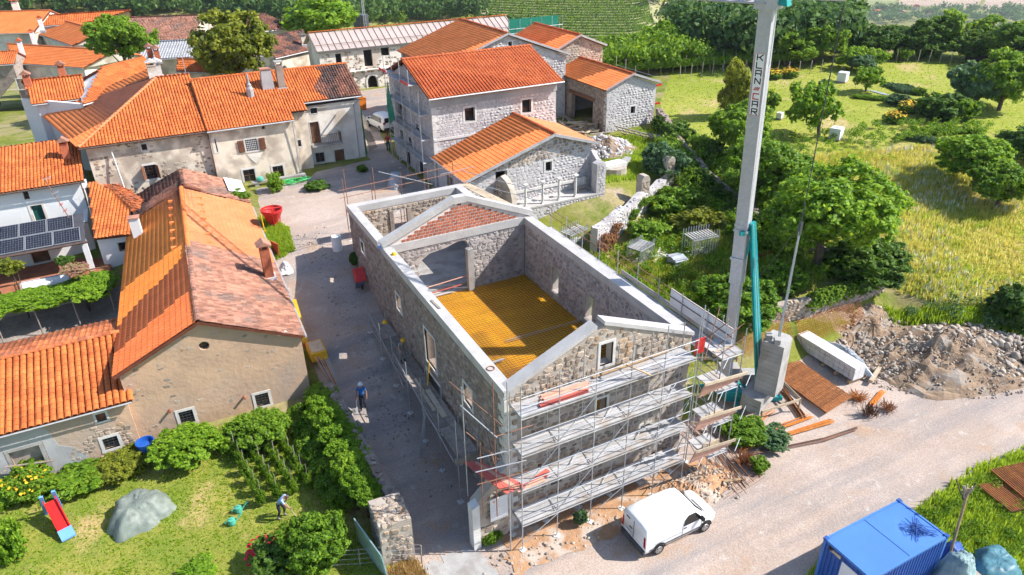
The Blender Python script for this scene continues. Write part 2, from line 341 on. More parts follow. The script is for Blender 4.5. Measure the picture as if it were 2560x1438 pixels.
# ------------------------------------------------------------------ terrain height
CP = np.array([
 # front road and yard
 (-30,-40,0.6),(0,-40,-0.3),(30,-40,-0.5),(70,-40,-0.5),(-4,-12,-0.1),(10,-12,-0.1),(25,-14,-0.2),(45,-16,0.0),
 (-3.5,-4,0),(6,-4,0),(16,-5,0),(26,-6,0),(36,-7,0.1),(0,0.5,0.1),(5,0,0.05),(10,0,0.05),(14,2,0),(18,2,0.05),(23,1,0.05),(28,0,0.1),(34,-2,0.3),
 # street beside the ruin
 (-3,3,0.05),(-3,7,0.25),(-3,11,0.6),(-3,14.5,1.2),(-3,18,2.1),(-3,21.5,3.2),(-3,25,4.3),(-3,29,4.8),(-3,34,5),(0,31,4.9),(4,31,5),(0,38,5),(5,38,5),
 (8,45,5),(8,55,5),(10,66,5.1),(14,72,5.1),(28,72,5.3),(5,80,4.6),(22,64,5.2),
 # garden lawn on the left
 (-6.4,0,0.35),(-6.4,5,0.4),(-6.6,10,0.5),(-7,14.5,0.6),(-12,3,0.3),(-12,9,0.35),(-16,13,0.35),(-20,5,0.3),(-26,12,0.4),(-20,-6,0.3),(-10,-6,0.3),(-32,5,0.4),(-21,14.5,0.45),
 # farm court and houses on the left
 (-17,27,1.5),(-22,27,1.5),(-28,27,1.6),(-17,31,1.5),(-22,31,1.5),(-30,31,1.6),(-8,30,4.2),(-10,40,4.9),(-20,45,4.9),(-30,55,5.0),(-20,60,5),(-5,60,5),(-35,75,4.6),(-15,75,4.8),(-45,60,4.8),(-50,40,4),(-45,20,1.8),
 # yard right of the ruin
 (11,4,0.2),(15,6,0.4),(18,5,0.3),(12,10,1.1),(16,10,1.3),(12,15,2.0),(12,20,2.6),(16,14,1.9),(20,5.9,0.4),(24,5.8,0.4),(28,5.8,0.4),(32,5.6,0.5),
 (20,8.0,2.5),(24,7.9,2.6),(28,7.8,2.7),(31,8.2,2.8),(20,13,2.3),(24,13,2.6),(28,13,2.9),(20,18,2.6),(24,18,2.8),(28,19,3.1),(17,18,2.6),(16,22,3.0),(20,20.7,2.8),(24,22.8,3.0),(28,24.3,3.6),
 (17,23.6,4.8),(21,23.6,4.9),(24,25.6,5.0),(28,27.3,5.1),(24,30,5.2),(28,34,5.3),(32,34,5.4),(33,30,5.3),(26,42,5.3),
 # field beyond the old wall
 (31.5,21.5,4.0),(31,16,3.9),(33,26,5.0),(36.5,35,5.9),(34.5,9,3.0),(35,5,2.1),(38,2,1.4),(44,0,1.6),(43,6,3.4),(44,13,4.0),(40,20,4.8),(46,28.6,5.5),(50,20,5.2),(57,17,5.8),(52,10,4.6),(62,29.5,6.5),(82,34,7),(46,43,6),(60,45,6.6),(74,48,7),(70,20,6.2),(90,20,6.6),(60,5,4.4),(80,0,4.6),(55,-10,1.8),(44,58,5.4),(100,40,6.4),(95,5,5.4),
], float)
def _phi(r): return r
_K = _phi(np.linalg.norm(CP[:, None, :2] - CP[None, :, :2], axis=2)) - np.eye(len(CP)) * 0.05
_A = np.block([[_K, np.ones((len(CP), 1))], [np.ones((1, len(CP))), np.zeros((1, 1))]])
_W = np.linalg.solve(_A, np.append(CP[:, 2], 0))
def sstep(a, b, x):
	t = np.clip((x - a) / (b - a), 0, 1); return t * t * (3 - 2 * t)
def H(x, y):
	"""terrain height, arrays or scalars"""
	x = np.asarray(x, float); y = np.asarray(y, float); sh = x.shape
	x = x.ravel(); y = y.ravel()
	z = np.full(x.shape, _W[-1])
	xc = np.clip(x, -60, 110); yc = np.clip(y, -40, 90)
	for k in range(len(CP)): z += _W[k] * np.hypot(xc - CP[k, 0], yc - CP[k, 1])
	# far land: depends on direction seen from the village
	dx = x - CAM[0]; dy = y - CAM[1]; r = np.hypot(dx, dy)
	az = np.degrees(np.arctan2(dx, dy))                     # 0 = along y, + = to the right
	# signed distance outside the plateau (an oblong round the village and its fields)
	q = np.maximum(np.maximum(x - 96, -58 - x), np.maximum((y - 84) + np.maximum(x - 38, 0) * 0.50, -70 - y))
	out = np.clip(q, 0, None)
	zl = -np.interp(out, [0, 15, 60, 140, 300, 900, 6000], [0, 1.5, 9, 12, -5, -60, -160])
	zv = -np.interp(out, [0, 25, 75, 125, 150, 250, 600, 6000], [0, 5, 22, 23, 21, 8, -40, -120])
	zr = -np.interp(out, [0, 20, 80, 200, 420, 900, 6000], [0, 5, 24, 62, 112, 148, 152])
	# centre (vineyard slope) lies between about 18 and 40 degrees, valley right of that
	wv = sstep(14, 20, az) * (1 - sstep(37, 44, az)); wr = sstep(37, 44, az); wl = 1 - wv - wr
	z = z + wl * zl + wv * zv + wr * zr
	return z.reshape(sh)
_gx = np.arange(-60, 110.1, .5); _gy = np.arange(-45, 95.1, .5); _GH = H(*np.meshgrid(_gx, _gy))
def hz(x, y):
	u = (x + 60) * 2; v = (y + 45) * 2; i = int(u); j = int(v)
	if u < 0 or v < 0 or i >= len(_gx) - 1 or j >= len(_gy) - 1: return float(H(np.array([x]), np.array([y]))[0])
	u -= i; v -= j; g = _GH
	return float((g[j, i] * (1 - u) + g[j, i + 1] * u) * (1 - v) + (g[j + 1, i] * (1 - u) + g[j + 1, i + 1] * u) * v)
_fx = np.arange(-1500, 2600.1, 10.); _fy = np.arange(-700, 2600.1, 10.); _GF = H(*np.meshgrid(_fx, _fy))
def _bil(g, u, v):
	u = np.clip(u, 0, g.shape[1] - 1.001); v = np.clip(v, 0, g.shape[0] - 1.001); i = u.astype(int); j = v.astype(int); u = u - i; v = v - j
	return (g[j, i] * (1 - u) + g[j, i + 1] * u) * (1 - v) + (g[j + 1, i] * (1 - u) + g[j + 1, i + 1] * u) * v
def Hf(x, y):
	n = (x > -60) & (x < 110) & (y > -45) & (y < 95)
	return np.where(n, _bil(_GH, (x + 60) * 2, (y + 45) * 2), _bil(_GF, (x + 1500) / 10, (y + 700) / 10))
_T = np.concatenate([np.linspace(20, 140, 240), np.linspace(141, 3000, 500)])
def G(px, py):
	"""point of the terrain seen at a pixel of the photograph"""
	r = ray(px, py); t = _T / np.linalg.norm(r)
	p = CAM + r[None] * t[:, None]
	d = p[:, 2] - Hf(p[:, 0], p[:, 1])
	k = int(np.argmax(d < 0))
	if k == 0: k = len(t) - 1
	a, b = d[k - 1], d[k]; s = a / (a - b + 1e-9)
	q = p[k - 1] * (1 - s) + p[k] * s
	return np.array([q[0], q[1], hz(q[0], q[1])])

# ------------------------------------------------------------------ ground sheets cut along their real borders
def gp(pts): return [tuple(G(*p)[:2]) for p in pts]
ROAD = [(-4.9, -60), (-4.7, 2.0), (-5.0, 8), (-5.2, 14.8), (-5.3, 22), (-4.9, 30), (-4.3, 37.5), (-4.0, 40.4), (0, 40.2), (1.6, 42.2), (6.8, 43.0), (7.2, 48), (6.9, 55), (9.5, 64),
		(12.5, 70.5), (18, 70.5), (22, 66), (16, 60), (10.5, 52), (9.0, 44), (9.0, 33), (9.0, 26), (0.3, 25.2), (0.3, 2), (9.2, 1.6), (10.5, 3.6), (19, 4.6), (26, 5.2), (33, 3), (60, -9.5), (120, -22), (120, -34)] \
	   + [(50, -23), (31, -10.9), (27.6, -9.4), (24.6, -10.6), (21, -12.5), (17.5, -13.6), (10, -22), (4, -60)]
LAWN = [(-5.4, 14.6), (-5.2, 8), (-4.95, 2.0), (-5.4, -14), (-60, -20), (-60, 14.2), (-15.3, 14.9)]
COURT = [(-15.6, 20), (-15.0, 32.5), (-40, 33.5), (-40, 21)]
FIELD = [(36.5, 37.5), (41, 44), (52, 56), (66, 55), (78, 50), (92, 36), (96, 10), (70, -8), (45, -2.5), (39.5, 0.2), (34.4, 4.2), (32.7, 7.2), (30.4, 13), (30.6, 20.5), (33, 27), (36, 34)]
ZONES = [('road', ROAD), ('lawn', LAWN), ('courtyard', COURT), ('field', FIELD)]
def inside(poly, x, y):
	x = np.asarray(x); y = np.asarray(y); c = np.zeros(x.shape, bool); n = len(poly)
	for i in range(n):
		x1, y1 = poly[i]; x2, y2 = poly[(i + 1) % n]
		if y1 == y2: continue
		k = ((y1 > y) != (y2 > y)) & (x < (x2 - x1) * (y - y1) / (y2 - y1) + x1)
		c ^= k
	return c
def ground():
	pts = []
	def grid(x0, x1, y0, y1, s, hole=None, jit=0.25):
		gx, gy = np.meshgrid(np.arange(x0, x1 + .01, s), np.arange(y0, y1 + .01, s))
		gx = gx.ravel() + npr.uniform(-jit, jit, gx.size) * s; gy = gy.ravel() + npr.uniform(-jit, jit, gy.size) * s
		if hole:
			k = ~((gx > hole[0]) & (gx < hole[1]) & (gy > hole[2]) & (gy < hole[3])); gx, gy = gx[k], gy[k]
		pts.append(np.stack([gx, gy], 1))
	grid(-32, 50, -16, 46, 0.8)
	grid(-60, 110, -45, 95, 2.5, (-32.5, 50.5, -16.5, 46.5))
	grid(-240, 420, -120, 420, 12, (-61, 111, -46, 96))
	grid(-1500, 2600, -700, 2600, 110, (-245, 425, -125, 425))
	grid(-6000, 8000, -3000, 8000, 900, (-1510, 2610, -710, 2610), 0.0)
	P2 = np.concatenate(pts)
	verts = [Vector((float(a), float(b))) for a, b in P2]; edges = []
	for nme, poly in ZONES:
		# densify and roughen the border
		q = []
		for i in range(len(poly)):
			a = np.array(poly[i], float); b = np.array(poly[(i + 1) % len(poly)], float); L = np.linalg.norm(b - a); n = max(1, int(L / 0.9)) if L < 60 else 8
			for k in range(n): q.append(a + (b - a) * k / n + npr.uniform(-.1, .1, 2) * min(1, L / n))
		s = len(verts); verts += [Vector((float(a[0]), float(a[1]))) for a in q]
		edges += [(s + i, s + (i + 1) % len(q)) for i in range(len(q))]
	vo, eo, fo, _, _, _ = delaunay_2d_cdt(verts, edges, [], 0, 1e-4, False)
	V = np.array([(v.x, v.y) for v in vo]); F = np.array([f for f in fo if len(f) == 3])
	a, b, c = V[F[:, 0]], V[F[:, 1]], V[F[:, 2]]
	fl = ((b[:, 0] - a[:, 0]) * (c[:, 1] - a[:, 1]) - (b[:, 1] - a[:, 1]) * (c[:, 0] - a[:, 0])) < 0
	F[fl] = F[fl][:, ::-1]
	cen = V[F].mean(1)
	z = H(V[:, 0], V[:, 1]); V3 = np.column_stack([V, z])
	near = (np.abs(V[:, 0] - 10) < 60) & (np.abs(V[:, 1] - 20) < 60)
	V3[near, 2] += npr.normal(0, .012, near.sum())
	left = np.ones(len(F), bool); out = []
	for nme, poly in ZONES:
		k = inside(poly, cen[:, 0], cen[:, 1]) & left; left &= ~k; out.append((nme, F[k]))
	out.append(('ground', F[left]))
	for nme, f in out:
		u, inv = np.unique(f, return_inverse=True)
		o = link(nme, npmesh(nme, V3[u], inv.reshape(-1, 3), M['g_' + nme], True)); tag(o, kind='structure')

def groundmat(name, layers, rough=0.97, bump=0.4, bscale=6.0, fine=None):
	"""layers: list of (colour, noise scale, lo, hi, optional stretch); the first is the base"""
	m = bpy.data.materials.new(name); m.use_nodes = True; n = m.node_tree.nodes; l = m.node_tree.links
	b = n['Principled BSDF']; b.inputs['Roughness'].default_value = rough; b.inputs['Specular IOR Level'].default_value = 0.15
	g = n.new('ShaderNodeNewGeometry'); cur = None
	for i, L in enumerate(layers):
		col, s, lo, hi = L[:4]
		if cur is None:
			c = n.new('ShaderNodeRGB'); c.outputs[0].default_value = (*col, 1); cur = c.outputs[0]; continue
		mp = n.new('ShaderNodeMapping'); mp.inputs['Location'].default_value = (i * 17.3, i * 5.1, 0); l.new(g.outputs['Position'], mp.inputs['Vector'])
		if len(L) > 4: mp.inputs['Scale'].default_value = L[4]; mp.inputs['Rotation'].default_value = (0, 0, L[5] if len(L) > 5 else 0)
		t = n.new('ShaderNodeTexNoise'); t.inputs['Scale'].default_value = s; t.inputs['Detail'].default_value = 4; t.inputs['Roughness'].default_value = 0.6; l.new(mp.outputs[0], t.inputs['Vector'])
		r = n.new('ShaderNodeMapRange'); r.inputs[1].default_value = lo; r.inputs[2].default_value = hi; l.new(t.outputs['Fac'], r.inputs[0])
		x = n.new('ShaderNodeMix'); x.data_type = 'RGBA'; l.new(r.outputs[0], x.inputs['Factor']); l.new(cur, x.inputs[6]); x.inputs[7].default_value = (*col, 1); cur = x.outputs[2]
	if fine:
		t = n.new('ShaderNodeTexNoise'); t.inputs['Scale'].default_value = fine[0]; t.inputs['Detail'].default_value = 4; l.new(g.outputs['Position'], t.inputs['Vector'])
		r = n.new('ShaderNodeMapRange'); r.inputs[1].default_value = .3; r.inputs[2].default_value = .7; r.inputs[3].default_value = 1 - fine[1]; r.inputs[4].default_value = 1 + fine[1]; l.new(t.outputs['Fac'], r.inputs[0])
		hs = n.new('ShaderNodeHueSaturation'); l.new(r.outputs[0], hs.inputs['Value']); l.new(cur, hs.inputs['Color']); cur = hs.outputs[0]
	l.new(cur, b.inputs['Base Color'])
	t = n.new('ShaderNodeTexNoise'); t.inputs['Scale'].default_value = bscale; t.inputs['Detail'].default_value = 3; l.new(g.outputs['Position'], t.inputs['Vector'])
	bp = n.new('ShaderNodeBump'); bp.inputs['Strength'].default_value = bump; bp.inputs['Distance'].default_value = 0.06; l.new(t.outputs['Fac'], bp.inputs['Height']); l.new(bp.outputs[0], b.inputs['Normal'])
	M[name] = m
groundmat('g_road', [((0.40, 0.31, 0.255), 0, 0, 0), ((0.46, 0.37, 0.315), 0.25, .42, .62), ((0.285, 0.25, 0.235), 0.5, .46, .66, (.13, 1, 1), 0.18), ((0.40, 0.27, 0.185), 0.35, .58, .72), ((0.48, 0.43, 0.39), 1.5, .6, .75)], fine=(14, .18), bump=0.5, bscale=9)
groundmat('g_lawn', [((0.17, 0.215, 0.03), 0, 0, 0), ((0.27, 0.26, 0.05), 0.5, .4, .62), ((0.42, 0.31, 0.13), 0.33, .54, .68), ((0.135, 0.185, 0.018), 1.2, .55, .7)], fine=(10, .25), bump=0.6, bscale=12)
groundmat('g_field', [((0.25, 0.285, 0.04), 0, 0, 0), ((0.31, 0.315, 0.06), 0.10, .4, .6), ((0.23, 0.265, 0.03), 0.22, .5, .65), ((0.42, 0.33, 0.14), 0.14, .56, .66)], fine=(3, .18), bump=0.5, bscale=5)
groundmat('g_courtyard', [((0.33, 0.285, 0.25), 0, 0, 0), ((0.26, 0.225, 0.20), 0.8, .4, .6)], fine=(5, .15))
groundmat('g_ground', [((0.19, 0.205, 0.035), 0, 0, 0), ((0.29, 0.24, 0.12), 0.16, .48, .62), ((0.125, 0.17, 0.02), 0.4, .5, .65), ((0.36, 0.285, 0.21), 0.30, .58, .66)], fine=(4, .18), bump=0.5, bscale=5)
ground()

def sheet(name, pts, m, lift=.012, n=14):
	"""thin ground sheet draped over the terrain inside a quadrilateral, ragged border"""
	q = [np.array(p, float) for p in pts]; mb = MB(); g = []
	for i in range(n + 1):
		t = i / n; a = q[0] + (q[3] - q[0]) * t; b = q[1] + (q[2] - q[1]) * t; row = []
		for j in range(n + 1):
			p = a + (b - a) * j / n
			if i in (0, n) or j in (0, n): p = p + npr.normal(0, .16, 2)
			row.append((p[0], p[1], hz(p[0], p[1]) + lift))
		g.append(row)
	for i in range(n):
		for j in range(n): mb.poly([g[i][j], g[i][j + 1], g[i + 1][j + 1], g[i + 1][j]])
	return tag(mb.build(name, M[m]), kind='structure')
sheet('dirt_strip', [(-.9, -1.1), (11.2, -1.4), (11.4, 1.0), (-.6, 1.1)], 'soil_orange', .03)
sheet('pavement', [(-4.6, -4.0), (-1.5, -4.0), (-1.7, 1.2), (-4.5, 1.3)], 'concrete_grey', .03)
# ------------------------------------------------------------------ pieces: many alike parts, the largest in view as objects, the rest joined
def arr(v, f): return np.array(v, float), f
def tile_arch(w, l, h, seg=4, th=0.018):
	"""barrel / pan tile: x across, y up the slope, z off the roof"""
	v = []; f = []
	for j, (y, lift) in enumerate(((0, th * 1.6), (l, 0.0))):
		for k in range(seg + 1):
			t = math.pi * k / seg; v.append((-math.cos(t) * w / 2 * (1 - .08 * j), y, math.sin(t) * h + lift))
	n = seg + 1
	for k in range(seg): f.append((k, k + 1, n + k + 1, n + k))
	# thick lower edge
	b = len(v)
	for k in range(n):
		t = math.pi * k / seg; v.append((-math.cos(t) * (w / 2 - th), 0.002, max(0, math.sin(t) * (h - th)) + th * .3))
	for k in range(seg): f.append((k + 1, k, b + k, b + k + 1))
	return arr(v, f)
def tile_flat(w, l, h=0.035, th=0.02):
	"""interlocking tile with one low roll"""
	prof = [(-w / 2, 0.0), (-w * .22, 0.0), (-w * .05, h), (w * .2, h), (w * .36, 0.0), (w / 2, 0.0)]
	v = [(x, 0, z + th * 1.5) for x, z in prof] + [(x, l, z) for x, z in prof] + [(x, 0.004, 0) for x, z in prof]
	n = len(prof); f = []
	for k in range(n - 1):
		f.append((k, k + 1, n + k + 1, n + k)); f.append((k + 1, k, 2 * n + k, 2 * n + k + 1))
	return arr(v, f)
def stone_unit(seed):
	r = random.Random(seed); n = 6; top = []; bot = []
	for k in range(n):
		t = 2 * math.pi * (k + r.uniform(-.22, .22)) / n
		c, s = math.cos(t), math.sin(t); q = 0.5 / max(abs(c), abs(s)) * r.uniform(.80, 1.0)
		bot.append((c * q, s * q, -0.2)); top.append((c * q * .84, s * q * .84, r.uniform(.65, 1.1)))
	v = bot + top; f = [tuple(range(n, 2 * n))] + [(k, (k + 1) % n, (k + 1) % n + n, k + n) for k in range(n)]
	return arr(v, f)
def box_unit():
	v = [(x, y, z) for z in (0, 1) for y in (-.5, .5) for x in (-.5, .5)]
	return arr(v, [(4, 5, 7, 6), (0, 1, 5, 4), (1, 3, 7, 5), (3, 2, 6, 7), (2, 0, 4, 6)])
def rock_unit(seed):
	"""lumpy boulder from a jittered icosahedron-like shell"""
	r = random.Random(seed); p = (1 + 5 ** .5) / 2
	v = [np.array(q, float) for q in ((-1, p, 0), (1, p, 0), (-1, -p, 0), (1, -p, 0), (0, -1, p), (0, 1, p), (0, -1, -p), (0, 1, -p), (p, 0, -1), (p, 0, 1), (-p, 0, -1), (-p, 0, 1))]
	v = [q / np.linalg.norm(q) * .5 * r.uniform(.72, 1.15) for q in v]
	f = [(0, 11, 5), (0, 5, 1), (0, 1, 7), (0, 7, 10), (0, 10, 11), (1, 5, 9), (5, 11, 4), (11, 10, 2), (10, 7, 6), (7, 1, 8), (3, 9, 4), (3, 4, 2), (3, 2, 6), (3, 6, 8), (3, 8, 9), (4, 9, 5), (2, 4, 11), (6, 2, 10), (8, 6, 7), (9, 8, 1)]
	return arr(v, f)
STONES = [stone_unit(s) for s in range(9)]
ROCKS = [rock_unit(s + 50) for s in range(8)]
BOXU = [box_unit()]
_DC = {}
def pieces(name, units, mats4, material, parent, n_ind=0, rest=None, min_px=None):
	"""mats4 (n,4,4); the n_ind that show largest become objects called name, the rest one joined part"""
	n = len(mats4)
	if n == 0: return
	mats4 = np.asarray(mats4); cen = mats4[:, :3, 3]
	un = np.arange(n) % len(units); npr.shuffle(un)
	d = np.linalg.norm(cen - CAM, axis=1); vis = inview(cen, 1.0)
	order = np.argsort(np.where(vis, d, d + 1e5))
	ind = order[:n_ind]; ind = ind[vis[ind]]
	isind = np.zeros(n, bool); isind[ind] = True
	key = (id(units), material.name, name)
	if key not in _DC:
		L = []
		for v, f in units:
			me = bpy.data.meshes.new(name); me.from_pydata(v.tolist(), [], f); me.materials.append(material); me.update(); L.append(me)
		_DC[key] = L
	meshes = _DC[key]; pin = PINV[parent.name]
	for k in ind:
		o = bpy.data.objects.new(name, meshes[un[k]]); COL.objects.link(o); o.parent = parent; o.matrix_parent_inverse = pin
		o.matrix_basis = Matrix(mats4[k].tolist())
	if (~isind).any():
		V = []; Fl = []; off = 0
		for u, (v, f) in enumerate(units):
			sel = mats4[(~isind) & (un == u)]
			if not len(sel): continue
			vv = np.einsum('nij,vj->nvi', sel[:, :3, :3], v) + sel[:, None, :3, 3]
			nv = len(v); V.append(vv.reshape(-1, 3))
			for q in f:
				q = list(q)
				tri = [(q[0], q[i], q[i + 1]) for i in range(1, len(q) - 1)]
				for t in tri: Fl.append((np.arange(len(sel))[:, None] * nv + np.array(t)[None] + off))
			off += nv * len(sel)
		o = link(rest or (name + 's'), npmesh(name + 's', np.concatenate(V), np.concatenate(Fl), material), parent)
		o['kind'] = 'stuff'
def frame4(X, Y, Z, O):
	m = np.eye(4); m[:3, 0] = X; m[:3, 1] = Y; m[:3, 2] = Z; m[:3, 3] = O; return m
def pip(poly, x, y): return inside(poly, np.array([x]), np.array([y]))[0]

KIND = {  # tile meshes: unit list, pitch across, pitch up the slope
 'roman': ([tile_arch(.215, .42, .075)], .235, .36), 'pan': ([tile_flat(.29, .40, .075)], .29, .355),
 'flat': ([tile_flat(.30, .40, .03)], .30, .345), 'old': ([tile_arch(.19, .40, .06), tile_arch(.185, .38, .065)], .20, .31),
 'far': ([tile_arch(.33, .75, .10, 3)], .35, .68)}
def slope(parent, pts, kind, material, n_ind=0, thick=0.14, jit=0.0, name='roof_slope', under='under_roof', skip=None, patch=None):
	"""one roof plane: pts in order, pts[0]->pts[1] is the eave seen from outside, left to right; tiles laid on it"""
	pts = [np.array(p, float) for p in pts]; X = pts[1] - pts[0]; X /= np.linalg.norm(X)
	nrm = np.zeros(3)
	for i in range(len(pts)): nrm += np.cross(pts[i] - pts[0], pts[(i + 1) % len(pts)] - pts[0])
	nrm /= np.linalg.norm(nrm)
	if nrm[2] < 0: nrm = -nrm
	Yv = np.cross(nrm, X); O = pts[0]
	mb = MB(); mb.prism(pts, -nrm * thick); ro = mb.build(name, M[under], parent)
	P2 = [((p - O) @ X, (p - O) @ Yv) for p in pts]
	units, pw, pl = KIND[kind]
	us = [p[0] for p in P2]; vs_ = [p[1] for p in P2]
	U, V = np.meshgrid(np.arange(min(us) + pw / 2, max(us), pw), np.arange(min(vs_) - 0.04, max(vs_) - pl * .5, pl))
	U = U.ravel(); V = V.ravel(); ok = inside(P2, U, V + pl * .5)
	if skip is not None: ok &= ~skip(U, V)
	U = U[ok]; V = V[ok]; n = len(U)
	base = O + U[:, None] * X + V[:, None] * Yv + nrm * 0.012
	ms = np.zeros((n, 4, 4)); ms[:, 3, 3] = 1
	a = npr.normal(0, jit, n) if jit else np.zeros(n); ca = np.cos(a)[:, None]; sa = np.sin(a)[:, None]
	ms[:, :3, 0] = ca * X + sa * Yv; ms[:, :3, 1] = -sa * X + ca * Yv; ms[:, :3, 2] = nrm; ms[:, :3, 3] = base
	if jit: ms[:, :3, 3] += npr.normal(0, jit * .25, (n, 1)) * X + np.abs(npr.normal(0, jit * .2, (n, 1))) * nrm + npr.normal(0, jit * .5, (n, 1)) * Yv
	if patch is None: pieces('tile', units, ms, M[material], ro, n_ind, 'roof_tiles')
	else:
		fn, m2 = patch; k = fn(U, V)
		pieces('tile', units, ms[~k], M[material], ro, int(n_ind * .5), 'roof_tiles'); pieces('tile', units, ms[k], M[m2], ro, n_ind - int(n_ind * .5), 'roof_tiles')
	return ro
RIDGE = [tile_arch(.30, .46, .11, 5, .025)]
def ridge(parent, a, b, material, n_ind=60, s=1.0):
	a = np.array(a, float); b = np.array(b, float); d = b - a; L = np.linalg.norm(d); d /= L
	X = np.cross(d, (0, 0, 1)); X /= np.linalg.norm(X); Z = np.cross(X, d)
	n = max(1, int(L / .38)); ms = np.array([frame4(X * s, d, Z * s, a + d * (L * k / n) + Z * .02) for k in range(n)])
	pieces('ridge_tile', RIDGE, ms, M[material], parent, n_ind, 'ridge_tiles')
def gutter(parent, a, b, material='gutter', r=.07):
	mb = MB(); mb.tube(a, b, r, 6); return mb.build('gutter', M[material], parent)

# ------------------------------------------------------------------ walls
def wall(parent, O, U, outline, holes=(), thick=0.45, material='mortar', name='wall', rev=None):
	"""panel in the plane O + u*U + v*Z, thick inwards; holes are (u0,u1,v0,v1) or polygons"""
	O = np.array(O, float); U = np.array(U, float); U /= np.linalg.norm(U); Zv = np.array([0, 0, 1.0]); Nn = np.cross(U, Zv)
	if abs(U[1]) > .7:      # side walls stand a touch inside the ends of the front walls
		O = O - Nn * .006; ua = min(p[0] for p in outline) + .012; ub = max(p[0] for p in outline) - .012
		outline = [(min(max(u, ua), ub), v) for u, v in outline]
	hp = [([(h[0], h[2]), (h[1], h[2]), (h[1], h[3]), (h[0], h[3])] if not isinstance(h[0], tuple) else list(h)) for h in holes]
	loops = [[Vector((u, v, 0)) for u, v in outline]] + [[Vector((u, v, 0)) for u, v in h] for h in hp]
	flat = [p for L in loops for p in L]; tris = tessellate_polygon(loops)
	mb = MB()
	f3 = [O + p.x * U + p.y * Zv for p in flat]; b3 = [p - Nn * thick for p in f3]
	for t in tris:
		a, b, c = (f3[i] for i in t)
		if np.dot(np.cross(b - a, c - a), Nn) < 0: t = t[::-1]
		mb.poly([f3[i] for i in t]); mb.poly([b3[i] for i in t[::-1]])
	s = 0
	for li, L in enumerate(loops):
		n = len(L)
		for i in range(n):
			j = (i + 1) % n; mb.poly([f3[s + i], f3[s + j], b3[s + j], b3[s + i]])
		s += n
	return mb.build(name, M[material], parent)
def stones(wl, O, U, outline, holes=(), size=1.0, material='stone_grey', n_ind=150, depth=0.035, fill=0.9, cover=None, proud=0.0, asp=1.0):
	"""rubble masonry: courses of single stones standing proud of the wall face"""
	O = np.array(O, float); U = np.array(U, float); U /= np.linalg.norm(U); Zv = np.array([0, 0, 1.0]); Nn = np.cross(U, Zv)
	us = [p[0] for p in outline]; v0 = min(p[1] for p in outline); v1 = max(p[1] for p in outline)
	cu = []; cv = []; cw = []; ch = []; v = v0 + .03
	while v < v1:
		h = rnd.uniform(.16, .27) * size; u = min(us) + rnd.uniform(-.2, .05)
		while u < max(us):
			w_ = rnd.uniform(.2, .5) * size * asp
			cu.append(u + w_ / 2); cv.append(v + h / 2 + rnd.uniform(-.025, .025)); cw.append(w_); ch.append(h * rnd.uniform(.8, 1.12)); u += w_
		v += h
	cu, cv, cw, ch = (np.array(t) for t in (cu, cv, cw, ch))
	ok = inside(outline, cu - cw * .42, cv) & inside(outline, cu + cw * .42, cv) & inside(outline, cu, cv + ch * .42) & inside(outline, cu, cv - ch * .42)
	for hl in holes:
		if isinstance(hl[0], tuple):
			for a, b in ((0, 0), (-.45, 0), (.45, 0), (0, .45), (0, -.45)): ok &= ~inside(list(hl), cu + a * cw, cv + b * ch)
		else: ok &= ~((cu + cw / 2 > hl[0] - .02) & (cu - cw / 2 < hl[1] + .02) & (cv + ch / 2 > hl[2] - .02) & (cv - ch / 2 < hl[3] + .02))
	ok &= npr.random(len(cu)) < fill
	if cover is not None: ok &= cover(cu, cv)
	cu, cv, cw, ch = cu[ok], cv[ok], cw[ok], ch[ok]; n = len(cu)
	if n == 0: return
	ms = np.zeros((n, 4, 4)); ms[:, 3, 3] = 1
	a = npr.normal(0, .10, n); ca = np.cos(a)[:, None]; sa = np.sin(a)[:, None]
	ms[:, :3, 0] = (ca * U + sa * Zv) * (cw * .96)[:, None]; ms[:, :3, 1] = (-sa * U + ca * Zv) * (ch * .96)[:, None]
	ms[:, :3, 2] = Nn * npr.uniform(.5, 1.5, n)[:, None] * depth
	ms[:, :3, 3] = O + cu[:, None] * U + cv[:, None] * Zv + Nn * proud
	pieces('stone', STONES, ms, M[material], wl, n_ind, 'stones')
def quoins(parent, x, y, z0, z1, sx, sy, material='limestone', name='quoin'):
	"""dressed corner stones; sx, sy = direction of the two faces away from the corner"""
	z = z0; k = 0
	while z < z1 - .1:
		h = rnd.uniform(.26, .36); a, b = ((.55, .3), (.3, .55))[k % 2]; mb = MB()
		mb.box(min(x - sx * .03, x + sx * a), max(x - sx * .03, x + sx * a), min(y - sy * .03, y + sy * b), max(y - sy * .03, y + sy * b), z + .01, min(z + h, z1) - .01)
		mb.build(name, M[material], parent); z += h; k += 1
